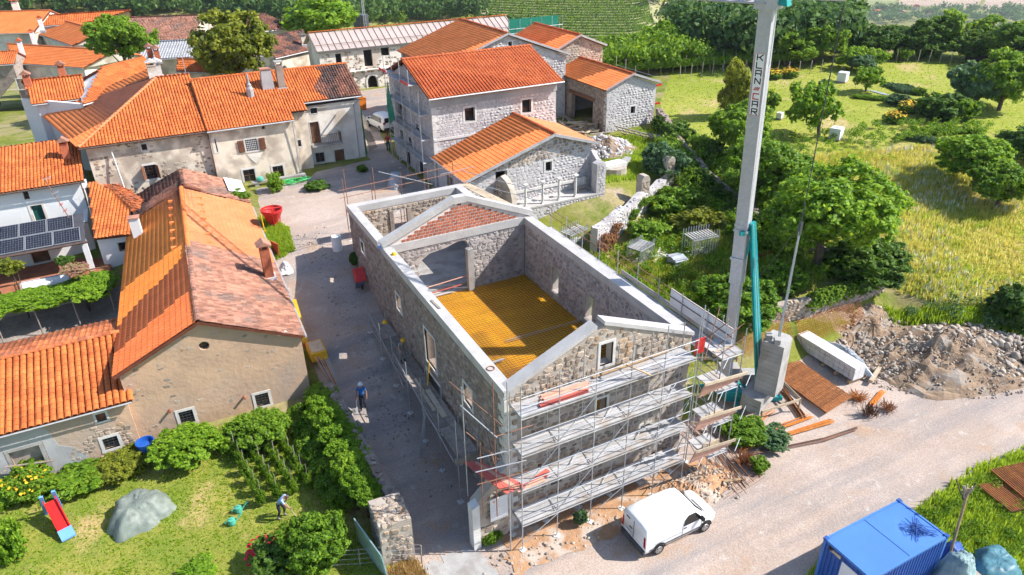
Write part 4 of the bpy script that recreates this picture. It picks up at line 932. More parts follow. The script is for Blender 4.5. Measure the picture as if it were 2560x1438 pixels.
# ================================================================== long house at the back of the village
def long_house():
	R = thing('long_house', 'long pale stone farmhouse with bare metal roof and arched cellar door', 'house', (20, 71.5, 5))
	O = (9.6, 71.4, 0); of = [(0, 4.2), (27, 4.2), (27, 10.25), (0, 10.25)]
	arch = tuple([(5.75, 4.4), (7.05, 4.4), (7.05, 5.9)] + [(6.4 + .65 * math.cos(t), 5.9 + .75 * math.sin(t)) for t in (.5, 1.0, 1.57, 2.1, 2.65)] + [(5.75, 5.9)])
	hf = [(2.0, 2.75, 8.25, 9.75), (5.6, 6.7, 7.8, 9.85), (7.9, 9.0, 8.9, 9.9), (12.8, 13.4, 9.1, 10.1), arch]
	wf = wall(R, O, UX, of, hf, .5, 'plaster_pale', 'front_wall')
	stones(wf, O, UX, of, hf, 1.2, 'stone_warm', 60, .03, fill=.4)
	for h in hf[:4]:
		mb = MB(); mb.box(9.6 + h[0] - .02, 9.6 + h[1] + .02, 71.75, 71.8, h[2], h[3]); mb.build('window', M['dark'], R)  # flat dark sheet in each opening stands in for the unlit room
	mb = MB(); mb.box(15.2, 16.8, 71.75, 71.8, 4.3, 6.8); mb.build('door', M['dark'], R)  # dark sheet behind the arch stands in for the unlit interior
	mb = MB()
	pts = [(15.2, 4.4), (15.2, 5.95)] + [(16.0 + .82 * math.cos(t), 5.95 + .85 * math.sin(t)) for t in (2.65, 2.1, 1.57, 1.0, .5)] + [(16.8, 5.95), (16.8, 4.4)]
	for a, b in zip(pts[:-1], pts[1:]): mb.bar((a[0], 71.38, a[1]), (b[0], 71.38, b[1]), .1, .2)
	mb.build('door_surround', M['limestone'], R)
	mb = MB(); mb.box(12.2, 22, 71.0, 71.4, 7.42, 7.5)
	mb.build('ledge', M['limestone'], R)
	for x in (13.6, 15.0, 17.6):
		mb = MB(); mb.prism([(x, 71.4, 7.4), (x, 70.7, 7.4), (x, 71.4, 6.7)], (.2, 0, 0)); mb.build('stone_bracket', M['limestone'], R)
	mb = MB(); mb.box(9.5, 36.7, 71.15, 71.4, 9.95, 10.25); mb.build('eave_band', M['concrete'], R)
	wall(R, (9.6, 77.4, 0), UYn, [(0, 4.2), (6, 4.2), (6, 10.25), (3, 11.7), (0, 10.25)], [], .5, 'plaster_pale', 'side_wall')
	wall(R, (36.6, 71.4, 0), UY, [(0, 4.2), (6, 4.2), (6, 10.25), (3, 11.7), (0, 10.25)], [], .5, 'plaster_pale', 'side_wall')
	mb = MB(); mb.prism([(9.2, 70.95, 10.3), (36.9, 70.95, 10.3), (36.9, 74.4, 12.0), (9.2, 74.4, 12.0)], (0, .05, -.12)); rf = mb.build('roof_slope', M['metal_roof'], R)
	mb = MB(); mb.prism([(36.9, 77.9, 10.3), (9.2, 77.9, 10.3), (9.2, 74.4, 12.0), (36.9, 74.4, 12.0)], (0, -.05, -.12)); mb.build('roof_slope', M['metal_roof'], R)
	for k in range(34):
		x = 9.3 + k * .83; mb = MB(); mb.bar((x, 70.95, 10.34), (x, 74.4, 12.04), .05, .06); mb.build('roof_seam', M['rusty_tube'], rf)
	ridge(rf, (9.2, 74.4, 12.05), (36.9, 74.4, 12.05), 'tile_orange', 0)
	mb = MB(); mb.bar((9.2, 71.7, 10.9), (36.9, 71.7, 10.9), .04, .05); mb.build('snow_rail', M['rusty_tube'], rf)
long_house()

# ================================================================== row of old village houses on the left of the street
def row_house():
	R = thing('village_house', 'old plastered village house with brown shutters, iron balcony and three roof chimneys', 'house', (0, 42, 5))
	O = (-6.7, 42.3, 0); of = [(0, 4.2), (6.75, 4.2), (6.75, 10.0), (0, 10.0)]; X = lambda x: x + 6.7
	hf = [(X(-3.95), X(-3.0), 7.75, 8.75), (X(-4.6), X(-3.65), 5.1, 6.2), (X(-2.15), X(-1.25), 5.05, 6.1), (X(-6.45), X(-6.2), 8.1, 9.2), (X(-2.4), X(-2.15), 9.45, 9.7)]
	wf = wall(R, O, UX, of, hf, .4, 'plaster_old', 'front_wall')
	window(R, O, UX, *hf[0], surround=.12, style='bars', bars=(6, 5), barmat='white_paint', shut='shutter')
	window(R, O, UX, *hf[1], surround=.16); window(R, O, UX, *hf[2], surround=.14); window(R, O, UX, *hf[3], surround=.1, shut=None, bars=(0, 3), pane='shutter')
	mb = MB(); mb.prism([(-4.0, 42.27, 7.5), (-2.7, 42.27, 7.5), (-3.1, 42.27, 6.9), (-3.4, 42.27, 6.6), (-3.8, 42.27, 7.1)], (0, .025, 0)); mb.build('plaster_patch', M['plaster_pale'], R)
	O2 = (.05, 43.3, 0); o2 = [(0, 4.2), (1.55, 4.2), (1.55, 10.2), (0, 10.2)]
	h2 = [(.35, .75, 7.2, 7.8)]
	wall(R, O2, UX, o2, h2, .4, 'plaster_old', 'front_wall'); window(R, O2, UX, *h2[0], surround=.12, bars=(0, 0))
	O3 = (1.6, 44.2, 0); o3 = [(0, 4.2), (5.1, 4.2), (5.1, 10.4), (0, 10.4)]; X3 = lambda x: x - 1.6
	h3 = [(X3(2.2), X3(2.8), 9.7, 10.2), (X3(1.95), X3(2.75), 7.0, 8.95), (X3(2.05), X3(2.85), 5.2, 6.1), (X3(3.8), X3(4.7), 4.5, 6.1)]
	wall(R, O3, UX, o3, h3, .4, 'plaster_pale', 'front_wall')
	window(R, O3, UX, *h3[0], surround=.05, bars=(0, 0)); window(R, O3, UX, *h3[1], surround=.06, pane='door_wood', bars=(1, 0)); window(R, O3, UX, *h3[2], surround=.07, bars=(1, 0)); window(R, O3, UX, *h3[3], surround=.1, pane='door_wood', bars=(1, 2))
	wall(R, (.05, 44.3, 0), UYn, [(0, 4.2), (2.0, 4.2), (2.0, 10.0), (0, 10.0)], [], .3, 'plaster_old', 'side_wall')
	wall(R, (6.7, 44.2, 0), UY, [(0, 4.2), (9.6, 4.2), (9.6, 10.4), (4.4, 12.6), (0, 10.4)], [], .4, 'plaster_pale', 'side_wall')
	wall(R, (-6.7, 54, 0), UYn, [(0, 4.2), (11.7, 4.2), (11.7, 9.9), (5.6, 12.6), (0, 9.9)], [], .4, 'plaster_old', 'side_wall')
	wall(R, (6.7, 54, 0), UXn, [(0, 4.2), (13.4, 4.2), (13.4, 9.9), (0, 9.9)], [], .4, 'plaster_old', 'back_wall')
	# balcony
	mb = MB(); mb.box(1.75, 4.5, 43.35, 44.2, 6.85, 6.98); mb.build('balcony_slab', M['concrete_grey'], R)
	mb = MB()
	for x in np.arange(1.8, 4.5, .16): mb.tube((x, 43.4, 6.98), (x, 43.4, 7.85), .014, 4)
	for y in np.arange(43.4, 44.2, .16): mb.tube((4.45, y, 6.98), (4.45, y, 7.85), .014, 4)
	mb.tube((1.78, 43.4, 7.86), (4.46, 43.4, 7.86), .022, 5); mb.tube((4.46, 43.4, 7.86), (4.46, 44.2, 7.86), .022, 5); mb.build('balcony_railing', M['rust_dark'], R)
	# roof in three steps
	zr, yr = 12.85, 48.4; gz = lambda y: 9.98 + (y - 42.0) * (zr - 9.98) / (yr - 42.0)
	P = [(-6.75, 41.95, gz(41.95)), (.25, 41.95, gz(41.95)), (.25, 43.0, gz(43.0)), (1.7, 43.0, gz(43.0)), (1.7, 43.9, gz(43.9)), (6.95, 43.9, gz(43.9)), (6.95, yr, zr), (-6.75, yr, zr)]
	a = slope(R, P, 'roman', 'tile_orange', 300, jit=.02, patch=(lambda u, v: u > 10.4 + .6 * np.sin(v * 1.3), 'tile_brown'))
	slope(R, [(6.95, 54.4, 9.98), (-6.75, 54.4, 9.98), (-6.75, yr, zr), (6.95, yr, zr)], 'far', 'tile_orange', 0)
	ridge(a, (-6.75, yr, zr + .03), (6.95, yr, zr + .03), 'tile_orange', 40)
	gutter(R, (-6.75, 41.88, 9.9), (.25, 41.88, 9.9)); gutter(R, (1.7, 43.83, 10.75), (6.95, 43.83, 10.75))
	mb = MB(); mb.tube((.12, 41.95, 9.9), (.12, 42.2, 4.8), .045, 6); mb.build('downpipe', M['gutter'], R)
	mb = MB(); mb.tube((6.6, 43.85, 10.7), (6.1, 44.1, 10.0), .045, 6); mb.tube((6.1, 44.1, 10.0), (6.1, 44.12, 5), .045, 6); mb.build('downpipe', M['gutter'], R)
	mb = MB(); mb.lathe((-2.4, 45.5, gz(45.5) - .1), [(.30, 0), (.30, .75), (.2, .95), (.2, 1.1), (.1, 1.25), (.07, 2.0)], 8); mb.build('chimney', M['grey_render'], R)
	mb = MB(); mb.prism([(-1.25, 46.0, gz(46) - .2), (-.2, 46.0, gz(46) - .2), (-.3, 46.0, gz(46) + 1.7), (-1.15, 46.0, gz(46) + 1.7)], (0, .7, 0)); ch = mb.build('chimney', M['grey_render'], R)
	mb = MB(); mb.box(-1.2, -.25, 45.95, 46.75, gz(46) + 1.75, gz(46) + 1.85); mb.build('chimney_cap', M['tile_old'], ch)
	mb = MB(); mb.box(.15, .75, 46.0, 46.6, gz(46) - .2, gz(46) + 2.0); ch = mb.build('chimney', M['mortar_brown'], R)
	mb = MB(); mb.box(.1, .8, 45.95, 46.65, gz(46) + 2.25, gz(46) + 2.35); mb.box(.12, .22, 46, 46.6, gz(46) + 2.0, gz(46) + 2.25); mb.box(.68, .78, 46, 46.6, gz(46) + 2.0, gz(46) + 2.25); mb.build('chimney_cap', M['concrete_grey'], ch)
	mb = MB(); mb.box(.02, .9, 45.85, 46.0, gz(46) - .15, gz(46) + .1); mb.build('flashing', M['gutter'], ch)
row_house()
def hip_house():
	R = thing('village_house', 'crumbling plaster house under orange hipped roof beside old row house', 'house', (-11, 42.6, 5))
	O = (-15.6, 42.6, 0); of = [(0, 4.6), (8.9, 4.6), (8.9, 9.95), (0, 9.95)]; X = lambda x: x + 15.6
	hf = [(X(-11.75), X(-11.35), 9.0, 9.5), (X(-11.95), X(-11.15), 6.6, 7.75)]
	wf = wall(R, O, UX, of, hf, .4, 'plaster_old', 'front_wall')
	stones(wf, O, UX, of, hf, 1.0, 'stone_warm', 80, .03, fill=.55, cover=lambda u, v: (np.sin(u * 1.1 + 1) * np.sin(v * 1.7 + u * .4) > .12) | (u > 7.6))
	window(R, O, UX, *hf[0], surround=.09, bars=(0, 0)); window(R, O, UX, *hf[1], surround=.15, style='bars', bars=(2, 4), barmat='rust_dark')
	for sx in (-1, 1):
		mb = MB(); mb.bar((-11.55 + sx * .42, 42.55, 7.2), (-11.55 + sx * .62, 42.15, 7.2), .03, 1.1); mb.build('shutter', M['shutter'], R)
	wall(R, (-15.6, 55, 0), UYn, [(0, 4.6), (12.4, 4.6), (12.4, 9.95), (0, 9.95)], [], .4, 'plaster_white', 'side_wall')
	a = slope(R, [(-16.0, 42.2, 9.95), (-6.65, 42.2, 9.95), (-6.65, 50.1, 13.05), (-9.3, 50.1, 13.05)], 'roman', 'tile_orange', 300, jit=.012)
	b = slope(R, [(-19.2, 55.5, 9.95), (-16.0, 42.2, 9.95), (-9.3, 50.1, 13.05), (-9.3, 54.5, 13.05)], 'flat', 'tile_lifted', 60, jit=.004)
	ridge(a, (-16.0, 42.2, 10.0), (-9.3, 50.1, 13.08), 'tile_pale', 40); ridge(a, (-9.3, 50.1, 13.08), (-6.65, 50.1, 13.08), 'tile_pale', 20)
	gutter(R, (-16.0, 42.12, 9.88), (-6.65, 42.12, 9.88), 'gutter_brown')
	slope(R, [(-6.65, 56, 10.2), (-9.3, 56, 10.2), (-9.3, 50.1, 13.05), (-6.65, 50.1, 13.05)], 'far', 'tile_orange', 0)
	chimney(R, -9.5, 51.3, 12.6, 14.0, .7, .6, 'plaster_pale', 'limestone')
	mb = MB(); mb.tube((-13.9, 42.4, 9.3), (-13.6, 41.6, 4.8), .07, 6); mb.build('vent_pipe', M['limestone'], R)
	mb = MB(); mb.tube((-6.7, 42.15, 9.9), (-6.7, 42.4, 4.8), .045, 6); mb.build('downpipe', M['gutter_brown'], R)
	mb = MB(); mb.tube((-6.9, 50.0, 13.0), (-6.9, 50.0, 15.2), .03, 5); mb.tube((-7.5, 50.0, 14.9), (-6.3, 50.0, 15.1), .02, 4); mb.build('roof_antenna', M['galv'], R)
hip_house()

# ================================================================== barn with half-renewed roof
def barn():
	R = thing('barn', 'long tan plastered barn with half new orange and half weathered tiled roof', 'barn', (-10.5, 15.7, .6))
	def Q(s, t, z): # s across (0 left eave .. 1 right eave), t along 0..1
		l = np.array([-15.25 + 1.38 * t, 15.35 + 21.6 * t]); r = np.array([-5.75 + .72 * t, 15.05 + 22.2 * t]); p = l * (1 - s) + r * s; return np.array([p[0], p[1], z])
	zl, zr, zm, sm = 5.15, 4.95, 7.25, .47
	a = slope(R, [Q(0, 1, zl), Q(0, 0, zl), Q(sm, 0, zm), Q(sm, 1, zm)], 'flat', 'tile_barn_lifted', 300, jit=.003, patch=(lambda u, v: (21.6 - u) > 9.6 + 1.9 * v / 4.5 * 2.2 - 4 + .3 * np.sin(v * 1.4), 'tile_vivid_lifted'))
	b = slope(R, [Q(1, 0, zr), Q(1, 1, zr), Q(sm, 1, zm), Q(sm, 0, zm)], 'old', 'tile_old', 300, jit=.025, patch=(lambda u, v: u > 10.3 + .18 * v, 'tile_pale'))
	ridge(a, Q(sm, 0, zm + .03), Q(sm, .46, zm + .03), 'tile_old', 40); ridge(a, Q(sm, .46, zm + .03), Q(sm, 1, zm + .03), 'tile_lifted', 40)
	O = Q(.025, .015, 0); U = Q(.985, .012, 0) - O; L = np.linalg.norm(U); U /= L
	of = [(0, -.1), (L, .2), (L, zr - .12), (L * .465, zm - .17), (0, zl - .12)]
	def uu(px, py): p = ony(px, py, 15.6); return float(np.dot(p - O, U)), p[2]
	n = 10; c = uu(510, 863); rd = tuple((c[0] + .27 * math.cos(2 * math.pi * k / n), c[1] + .27 * math.sin(2 * math.pi * k / n)) for k in range(n))
	w1 = uu(467, 1042); w2 = uu(655, 995); hf = [(w1[0] - .36, w1[0] + .36, w1[1] - .42, w1[1] + .42), (w2[0] - .36, w2[0] + .36, w2[1] - .42, w2[1] + .42), rd]
	wf = wall(R, O, U, of, hf, .4, 'plaster_tan', 'gable_wall')
	stones(wf, O, U, of, hf, .9, 'stone_warm', 60, .012, fill=.25, cover=lambda u, v: (np.abs(np.sin(u * 2.3) * np.sin(v * 3.1 + u)) > .72) | ((u < .7) & (v > 3.4)))
	for h in hf[:2]: window(R, O, U, *h, surround=.15, style='bars', bars=(3, 4), barmat='steel_dark', pane='glass')
	Nn = np.cross(U, (0, 0, 1)); mb = MB()
	mb.tube(O + U * c[0] + np.array([0, 0, c[1]]) - Nn * .35, O + U * c[0] + np.array([0, 0, c[1]]) - Nn * .3, .27, 12); mb.build('round_vent', M['glass'], R)
	for px, py in ((425, 1025), (610, 988)):
		q = uu(px, py); p = O + U * q[0] + np.array([0, 0, q[1]]); mb = MB(); mb.tube(p - Nn * .05, p + Nn * .28 + np.array([0, 0, .03]), .075, 10); mb.build('spout', M['terracotta'], R)
	for k, (px, py) in enumerate(((697, 832), (712, 829))):
		p = ony(px, py, 15.2); mb = MB(); mb.lathe(p, [(.05, -.2), (.09, -.1), (.09, 0), (.02, .05)], 8); mb.build('insulator', M['plastic_white'], R)
	A, B = Q(.985, .012, 0), Q(.985, 1, 0); ur = B - A
	wr = wall(R, A, ur, [(0, .2), (22, 3.8), (22, zr - .12), (0, zr - .12)], [], .4, 'plaster_tan', 'side_wall')
	A, B = Q(.02, .99, 0), Q(.02, .012, 0)
	wall(R, A, B - A, [(0, .4), (21, -.1), (21, zl - .12), (0, zl - .12)], [], .4, 'plaster_tan', 'side_wall')
	A, B = Q(.985, .985, 0), Q(.02, .985, 0); LL = np.linalg.norm(B - A)
	wall(R, A, B - A, [(0, 3), (LL, 1), (LL, zl - .12), (LL * .53, zm - .2), (0, zr - .12)], [], .4, 'plaster_tan', 'back_wall')
	gutter(R, Q(1.012, 0, zr - .06), Q(1.012, 1, zr - .06), 'gutter')
	# brick chimney near the street eave, white chimney on the other slope
	c1 = Q(.93, .34, 0); z0 = zr + (zm - zr) * .07 / .53
	mb = MB(); mb.cbox((c1[0], c1[1], z0), .55, .6, 2.1); ch = mb.build('chimney', M['brick'], R)
	mb = MB(); mb.cbox((c1[0], c1[1], z0), .8, .8, .16); mb.build('flashing', M['plastic_white'], ch)
	mb = MB()
	for a_, b_ in ((-1, -1), (1, -1), (-1, 1), (1, 1)): mb.cbox((c1[0] + a_ * .2, c1[1] + b_ * .2, z0 + 2.1), .12, .14, .25)
	mb.build('chimney_pot', M['brick'], ch)
	mb = MB(); mb.prism([(c1[0] - .45, c1[1] - .45, z0 + 2.35), (c1[0] + .45, c1[1] - .45, z0 + 2.35), (c1[0], c1[1] - .45, z0 + 2.65)], (0, .9, 0)); mb.build('chimney_cap', M['tile_old'], ch)
	c2 = at(345, 585, 5.7); mb = MB(); mb.cbox((c2[0], c2[1], 5.2), .62, .55, 1.75, -.1); ch = mb.build('chimney', M['plaster_white'], R)
	mb = MB(); mb.cbox((c2[0], c2[1], 6.95), .75, .7, .07, -.1); mb.build('chimney_cap', M['tile_old'], ch)
	# ventilation tiles under the ridge
	for t in np.linspace(.52, .93, 7):
		for s, zz in ((.37, zl + (zm - zl) * .37 / .47), (.60, zr + (zm - zr) * .40 / .53)):
			p = Q(s, t, zz); mb = MB(); mb.cbox(p, .3, .25, .14, 0); mb.build('vent_tile', M['tile_lifted'], a)
barn()
# ================================================================== white house with solar roof, terrace and annexes
def white_house():
	R = thing('village_house', 'white plastered house with dark solar panels over its porch', 'house', (-20, 40, 1.6))
	O = (-38, 40.9, 0); of = [(0, 5.0), (21.5, 5.0), (21.5, 7.95), (0, 7.95)]; X = lambda x: x + 38
	hf = [(X(-20.3), X(-19.95), 7.05, 7.65), (X(-20.15), X(-19.4), 5.2, 6.5)]
	wall(R, O, UX, of, hf, .35, 'plaster_white', 'front_wall')
	window(R, O, UX, *hf[0], surround=.10, bars=(0, 0), smat='plaster_white'); window(R, O, UX, *hf[1], surround=.16, bars=(0, 0), pane='glass_green', barmat='white_paint', smat='plaster_pale')
	wall(R, (-16.5, 37.6, 0), UY, [(0, 1), (9.9, 3.5), (9.9, 8.1), (9.0, 9.3), (3.3, 7.95), (3.29, 5.6), (0, 5.6)], [], .35, 'plaster_white', 'side_wall')
	slope(R, [(-38, 40.4, 7.95), (-16.15, 40.4, 7.95), (-16.15, 46.7, 9.65), (-38, 46.7, 9.65)], 'roman', 'tile_orange', 300, jit=.012)
	slope(R, [(-16.15, 52, 8.2), (-38, 52, 8.2), (-38, 46.7, 9.65), (-16.15, 46.7, 9.65)], 'far', 'tile_orange', 0)
	gutter(R, (-38, 40.32, 7.88), (-16.1, 40.32, 7.88), 'gutter_brown')
	mb = MB(); mb.tube((-16.4, 40.35, 7.85), (-16.42, 40.6, 5.9), .05, 6); mb.build('downpipe', M['gutter_brown'], R)
	mb = MB(); mb.box(-16.48, -16.15, 41.6, 42.3, 7.0, 7.5); mb.build('air_conditioner', M['plastic_white'], R)
	c = at(168, 392, 9.0); mb = MB(); mb.cbox((c[0], c[1], 8.6), .55, .5, 1.5); ch = mb.build('chimney', M['brick'], R)
	mb = MB(); mb.prism([(c[0] - .45, c[1] - .4, 10.25), (c[0] + .45, c[1] - .4, 10.25), (c[0], c[1] - .4, 10.6)], (0, .8, 0)); mb.build('chimney_cap', M['tile_old'], ch)
	mb = MB()
	for a, b in ((-1, -1), (1, -1), (-1, 1), (1, 1)): mb.cbox((c[0] + a * .2, c[1] + b * .17, 10.1), .12, .12, .16)
	mb.build('chimney_pot', M['brick'], ch)
	# ground floor and porch roof
	O = (-38, 37.6, 0); og = [(0, 3.1), (21.5, 3.1), (21.5, 5.6), (0, 5.6)]; hg = [(X(-20.6), X(-19.5), 3.25, 5.1), (X(-17.9), X(-17.3), 4.3, 5.0)]
	wall(R, O, UX, og, hg, .3, 'plaster_white', 'porch_wall'); window(R, O, UX, *hg[0], surround=.12, pane='door_wood', bars=(1, 0), smat='plaster_pale'); window(R, O, UX, *hg[1], surround=.05, bars=(0, 0))
	P = lambda u, t: np.array([u, 34.1 + 3.5 * t, 5.55 + .85 * t])
	mb = MB(); mb.prism([P(-38, 0), P(-16.6, 0), P(-16.6, 1), P(-38, 1)], (0, .02, -.1)); pr = mb.build('porch_roof', M['steel_dark'], R)
	for r in range(2):
		x = -16.9 - .35 * r
		while x > -26:
			a, b = .03 + .48 * r, .48 + .48 * r; q = [P(x - 1.62, a), P(x, a), P(x, b), P(x - 1.62, b)]; nr = np.array([0, -.236, .97])
			mb = MB(); mb.prism([p + nr * .09 for p in q], -nr * .04); sp = mb.build('solar_panel', M['panel_dark'], pr)
			mb = MB()
			for i in range(1, 10): mb.bar(q[0] * (1 - i / 10) + q[1] * i / 10 + nr * .093, q[3] * (1 - i / 10) + q[2] * i / 10 + nr * .093, .006, .004)
			for i in range(1, 6): mb.bar(q[0] * (1 - i / 6) + q[3] * i / 6 + nr * .094, q[1] * (1 - i / 6) + q[2] * i / 6 + nr * .094, .006, .004)
			for i, j in ((0, 1), (1, 2), (2, 3), (3, 0)): mb.bar(q[i] + nr * .08, q[j] + nr * .08, .035, .05)
			mb.build('panel_frame', M['galv'], sp); x -= 1.70
	gutter(R, (-38, 34.02, 5.5), (-16.5, 34.02, 5.5), 'gutter_brown', .09)
	mb = MB(); mb.box(-16.95, -16.6, 34.3, 34.65, 3.2, 5.5); mb.build('porch_post', M['plaster_white'], R)
	mb = MB(); mb.box(-38, -15.6, 32.5, 37.3, 2.95, 3.2); mb.build('terrace_slab', M['terracotta'], R)
	O = (-38, 32.55, 0); ow = [(0, 1), (22.3, 1), (22.3, 2.95), (0, 2.95)]; hw = [(X(-20.7), X(-19.2), 1.3, 2.8)]
	wall(R, O, UX, ow, hw, .3, 'plaster_old', 'terrace_wall'); window(R, O, UX, *hw[0], surround=.12, pane='door_wood', bars=(1, 0))
	mb = MB()
	for x in np.arange(-24, -15.6, .9): mb.box(x, x + .07, 32.6, 32.67, 3.2, 4.0)
	mb.box(-24, -15.6, 32.58, 32.69, 3.95, 4.02); mb.build('terrace_railing', M['door_wood'], R)
white_house()
an = thing('annex', 'small white annex with orange tiled lean-to roof beside white house', 'annex', (-14.8, 35, 3))
slope(an, [(-16.1, 34.5, 5.45), (-13.7, 34.1, 5.42), (-13.45, 38.0, 6.35), (-15.6, 42.0, 7.3), (-16.05, 42.0, 7.3)], 'roman', 'tile_orange', 150, jit=.006)
wall(an, (-16.0, 34.9, 0), (1, -.16, 0), [(0, 1.2), (2.3, 1.2), (2.3, 5.3), (0, 5.3)], [(1.25, 1.85, 4.1, 4.75)], .3, 'plaster_white', 'front_wall')
window(an, (-16.0, 34.9, 0), (1, -.16, 0), 1.25, 1.85, 4.1, 4.75, surround=.05, bars=(0, 0))
an = thing('annex', 'collapsing shed roof of loose old tiles behind barn', 'annex', (-13, 39, 3.5))
slope(an, [(-13.4, 37.7, 5.75), (-12.1, 38.9, 5.75), (-14.3, 43.3, 6.75), (-15.5, 42.3, 6.7)], 'old', 'tile_worn', 120, jit=.11)
mb = MB(); mb.prism([(-15.4, 42, 3), (-12.2, 39, 3), (-12.2, 39, 5.6), (-15.4, 42, 6.5)], (.3, .3, 0)); mb.build('wall', M['mortar_warm'], an)
an = thing('annex', 'barn end with mossy old tiled roof and white rendered corner', 'annex', (-9.5, 39.5, 4.5))
sl = slope(an, [(-13.75, 41.6, 5.45), (-13.85, 37.05, 5.3), (-9.55, 37.35, 7.28), (-9.35, 41.6, 7.2)], 'old', 'tile_brown', 120, jit=.05)
s2 = slope(an, [(-5.0, 37.4, 5.0), (-5.0, 41.6, 5.35), (-9.35, 41.6, 7.2), (-9.55, 37.35, 7.28)], 'old', 'tile_old', 150, jit=.05)
ridge(sl, (-9.55, 37.4, 7.33), (-9.35, 41.6, 7.25), 'tile_brown', 12)
mb = MB(); mb.box(-13.4, -5.1, 37.5, 41.5, 3.5, 5.0); mb.prism([(-13.4, 41.5, 5.0), (-5.1, 41.5, 5.0), (-9.35, 41.5, 7.0)], (0, -.3, 0)); mb.build('wall', M['plaster_pale'], an)
mb = MB(); mb.prism([(-6.3, 38.6, 5.95), (-5.0, 38.6, 5.42), (-5.0, 41.3, 5.68), (-6.3, 41.3, 6.2)], (0, 0, -.08)); mb.build('cement_patch', M['plaster_white'], s2)

# ================================================================== farm shed in front of the barn
def shed():
	R = thing('farm_shed', 'low shed with coarse orange barrel tiles and peeling plaster facing lawn', 'shed', (-18, 15.4, .4))
	slope(R, [(-31, 15.0, 3.82), (-14.72, 15.0, 3.82), (-14.9, 20.1, 5.15), (-31, 20.1, 5.15)], 'big', 'tile_orange', 300, jit=.012)
	b = slope(R, [(-14.95, 23.5, 4.35), (-31, 23.5, 4.35), (-31, 20.1, 5.15), (-14.9, 20.1, 5.15)], 'flat', 'tile_worn', 120, jit=.01)
	ridge(b, (-31, 20.1, 5.2), (-14.9, 20.1, 5.2), 'tile_worn', 50)
	gutter(R, (-31, 14.92, 3.75), (-14.75, 14.92, 3.75), 'gutter', .05)
	O = (-31, 15.4, 0); of = [(0, -.3), (16.0, -.3), (16.0, 3.72), (0, 3.72)]; X = lambda x: x + 31
	hf = [(X(-16.55), X(-16.1), 2.82, 3.3), (X(-16.65), X(-15.95), 1.0, 1.72), (X(-20.6), X(-19.3), .2, 2.45)]
	wf = wall(R, O, UX, of, hf, .35, 'plaster_tan', 'front_wall')
	stones(wf, O, UX, of, hf, .85, 'stone_warm', 120, .03, cover=lambda u, v: (np.hypot((u - X(-16.4)) / 1.5, (v - 1.3) / 1.15) < 1 + .2 * np.sin(u * 5)))
	window(R, O, UX, *hf[0], surround=.11, bars=(0, 0), pane='shutter'); window(R, O, UX, *hf[1], surround=.16, style='bars', bars=(2, 3), barmat='steel_dark')
	window(R, O, UX, *hf[2], surround=.16, pane='wood_grey', style='none', smat='concrete_grey', depth=.25)
	pat = [(X(-23), 0), (X(-20.8), 0), (X(-20.8), 2.6), (X(-19.1), 2.62), (X(-19.1), 0), (X(-17.6), .2), (X(-17.5), 1.0), (X(-17.9), 1.7), (X(-18.5), 2.1), (X(-18.7), 3.1), (X(-19.0), 3.65), (X(-23), 3.65)]
	mb = MB(); mb.prism([(-31 + u, 15.385, v) for u, v in pat], (0, .02, 0)); mb.build('cement_patch', M['grey_render'], R)
	mb = MB(); mb.tube((-20.9, 15.1, 1.9), (-18.9, 15.0, 1.55), .05, 6); mb.build('door_bar', M['wood_grey'], R)
	wall(R, (-31, 23.2, 0), UYn, [(0, 0), (7.8, 0), (7.8, 3.7), (3.1, 5.0), (0, 4.2)], [], .3, 'plaster_tan', 'side_wall')
	wall(R, (-15, 23.2, 0), UXn, [(0, .5), (16, .5), (16, 4.2), (0, 4.2)], [(4, 5.2, 1.2, 3.2)], .3, 'plaster_old', 'back_wall')
KIND['big'] = ([tile_arch(.285, .46, .10, 5)], .315, .375)
shed()

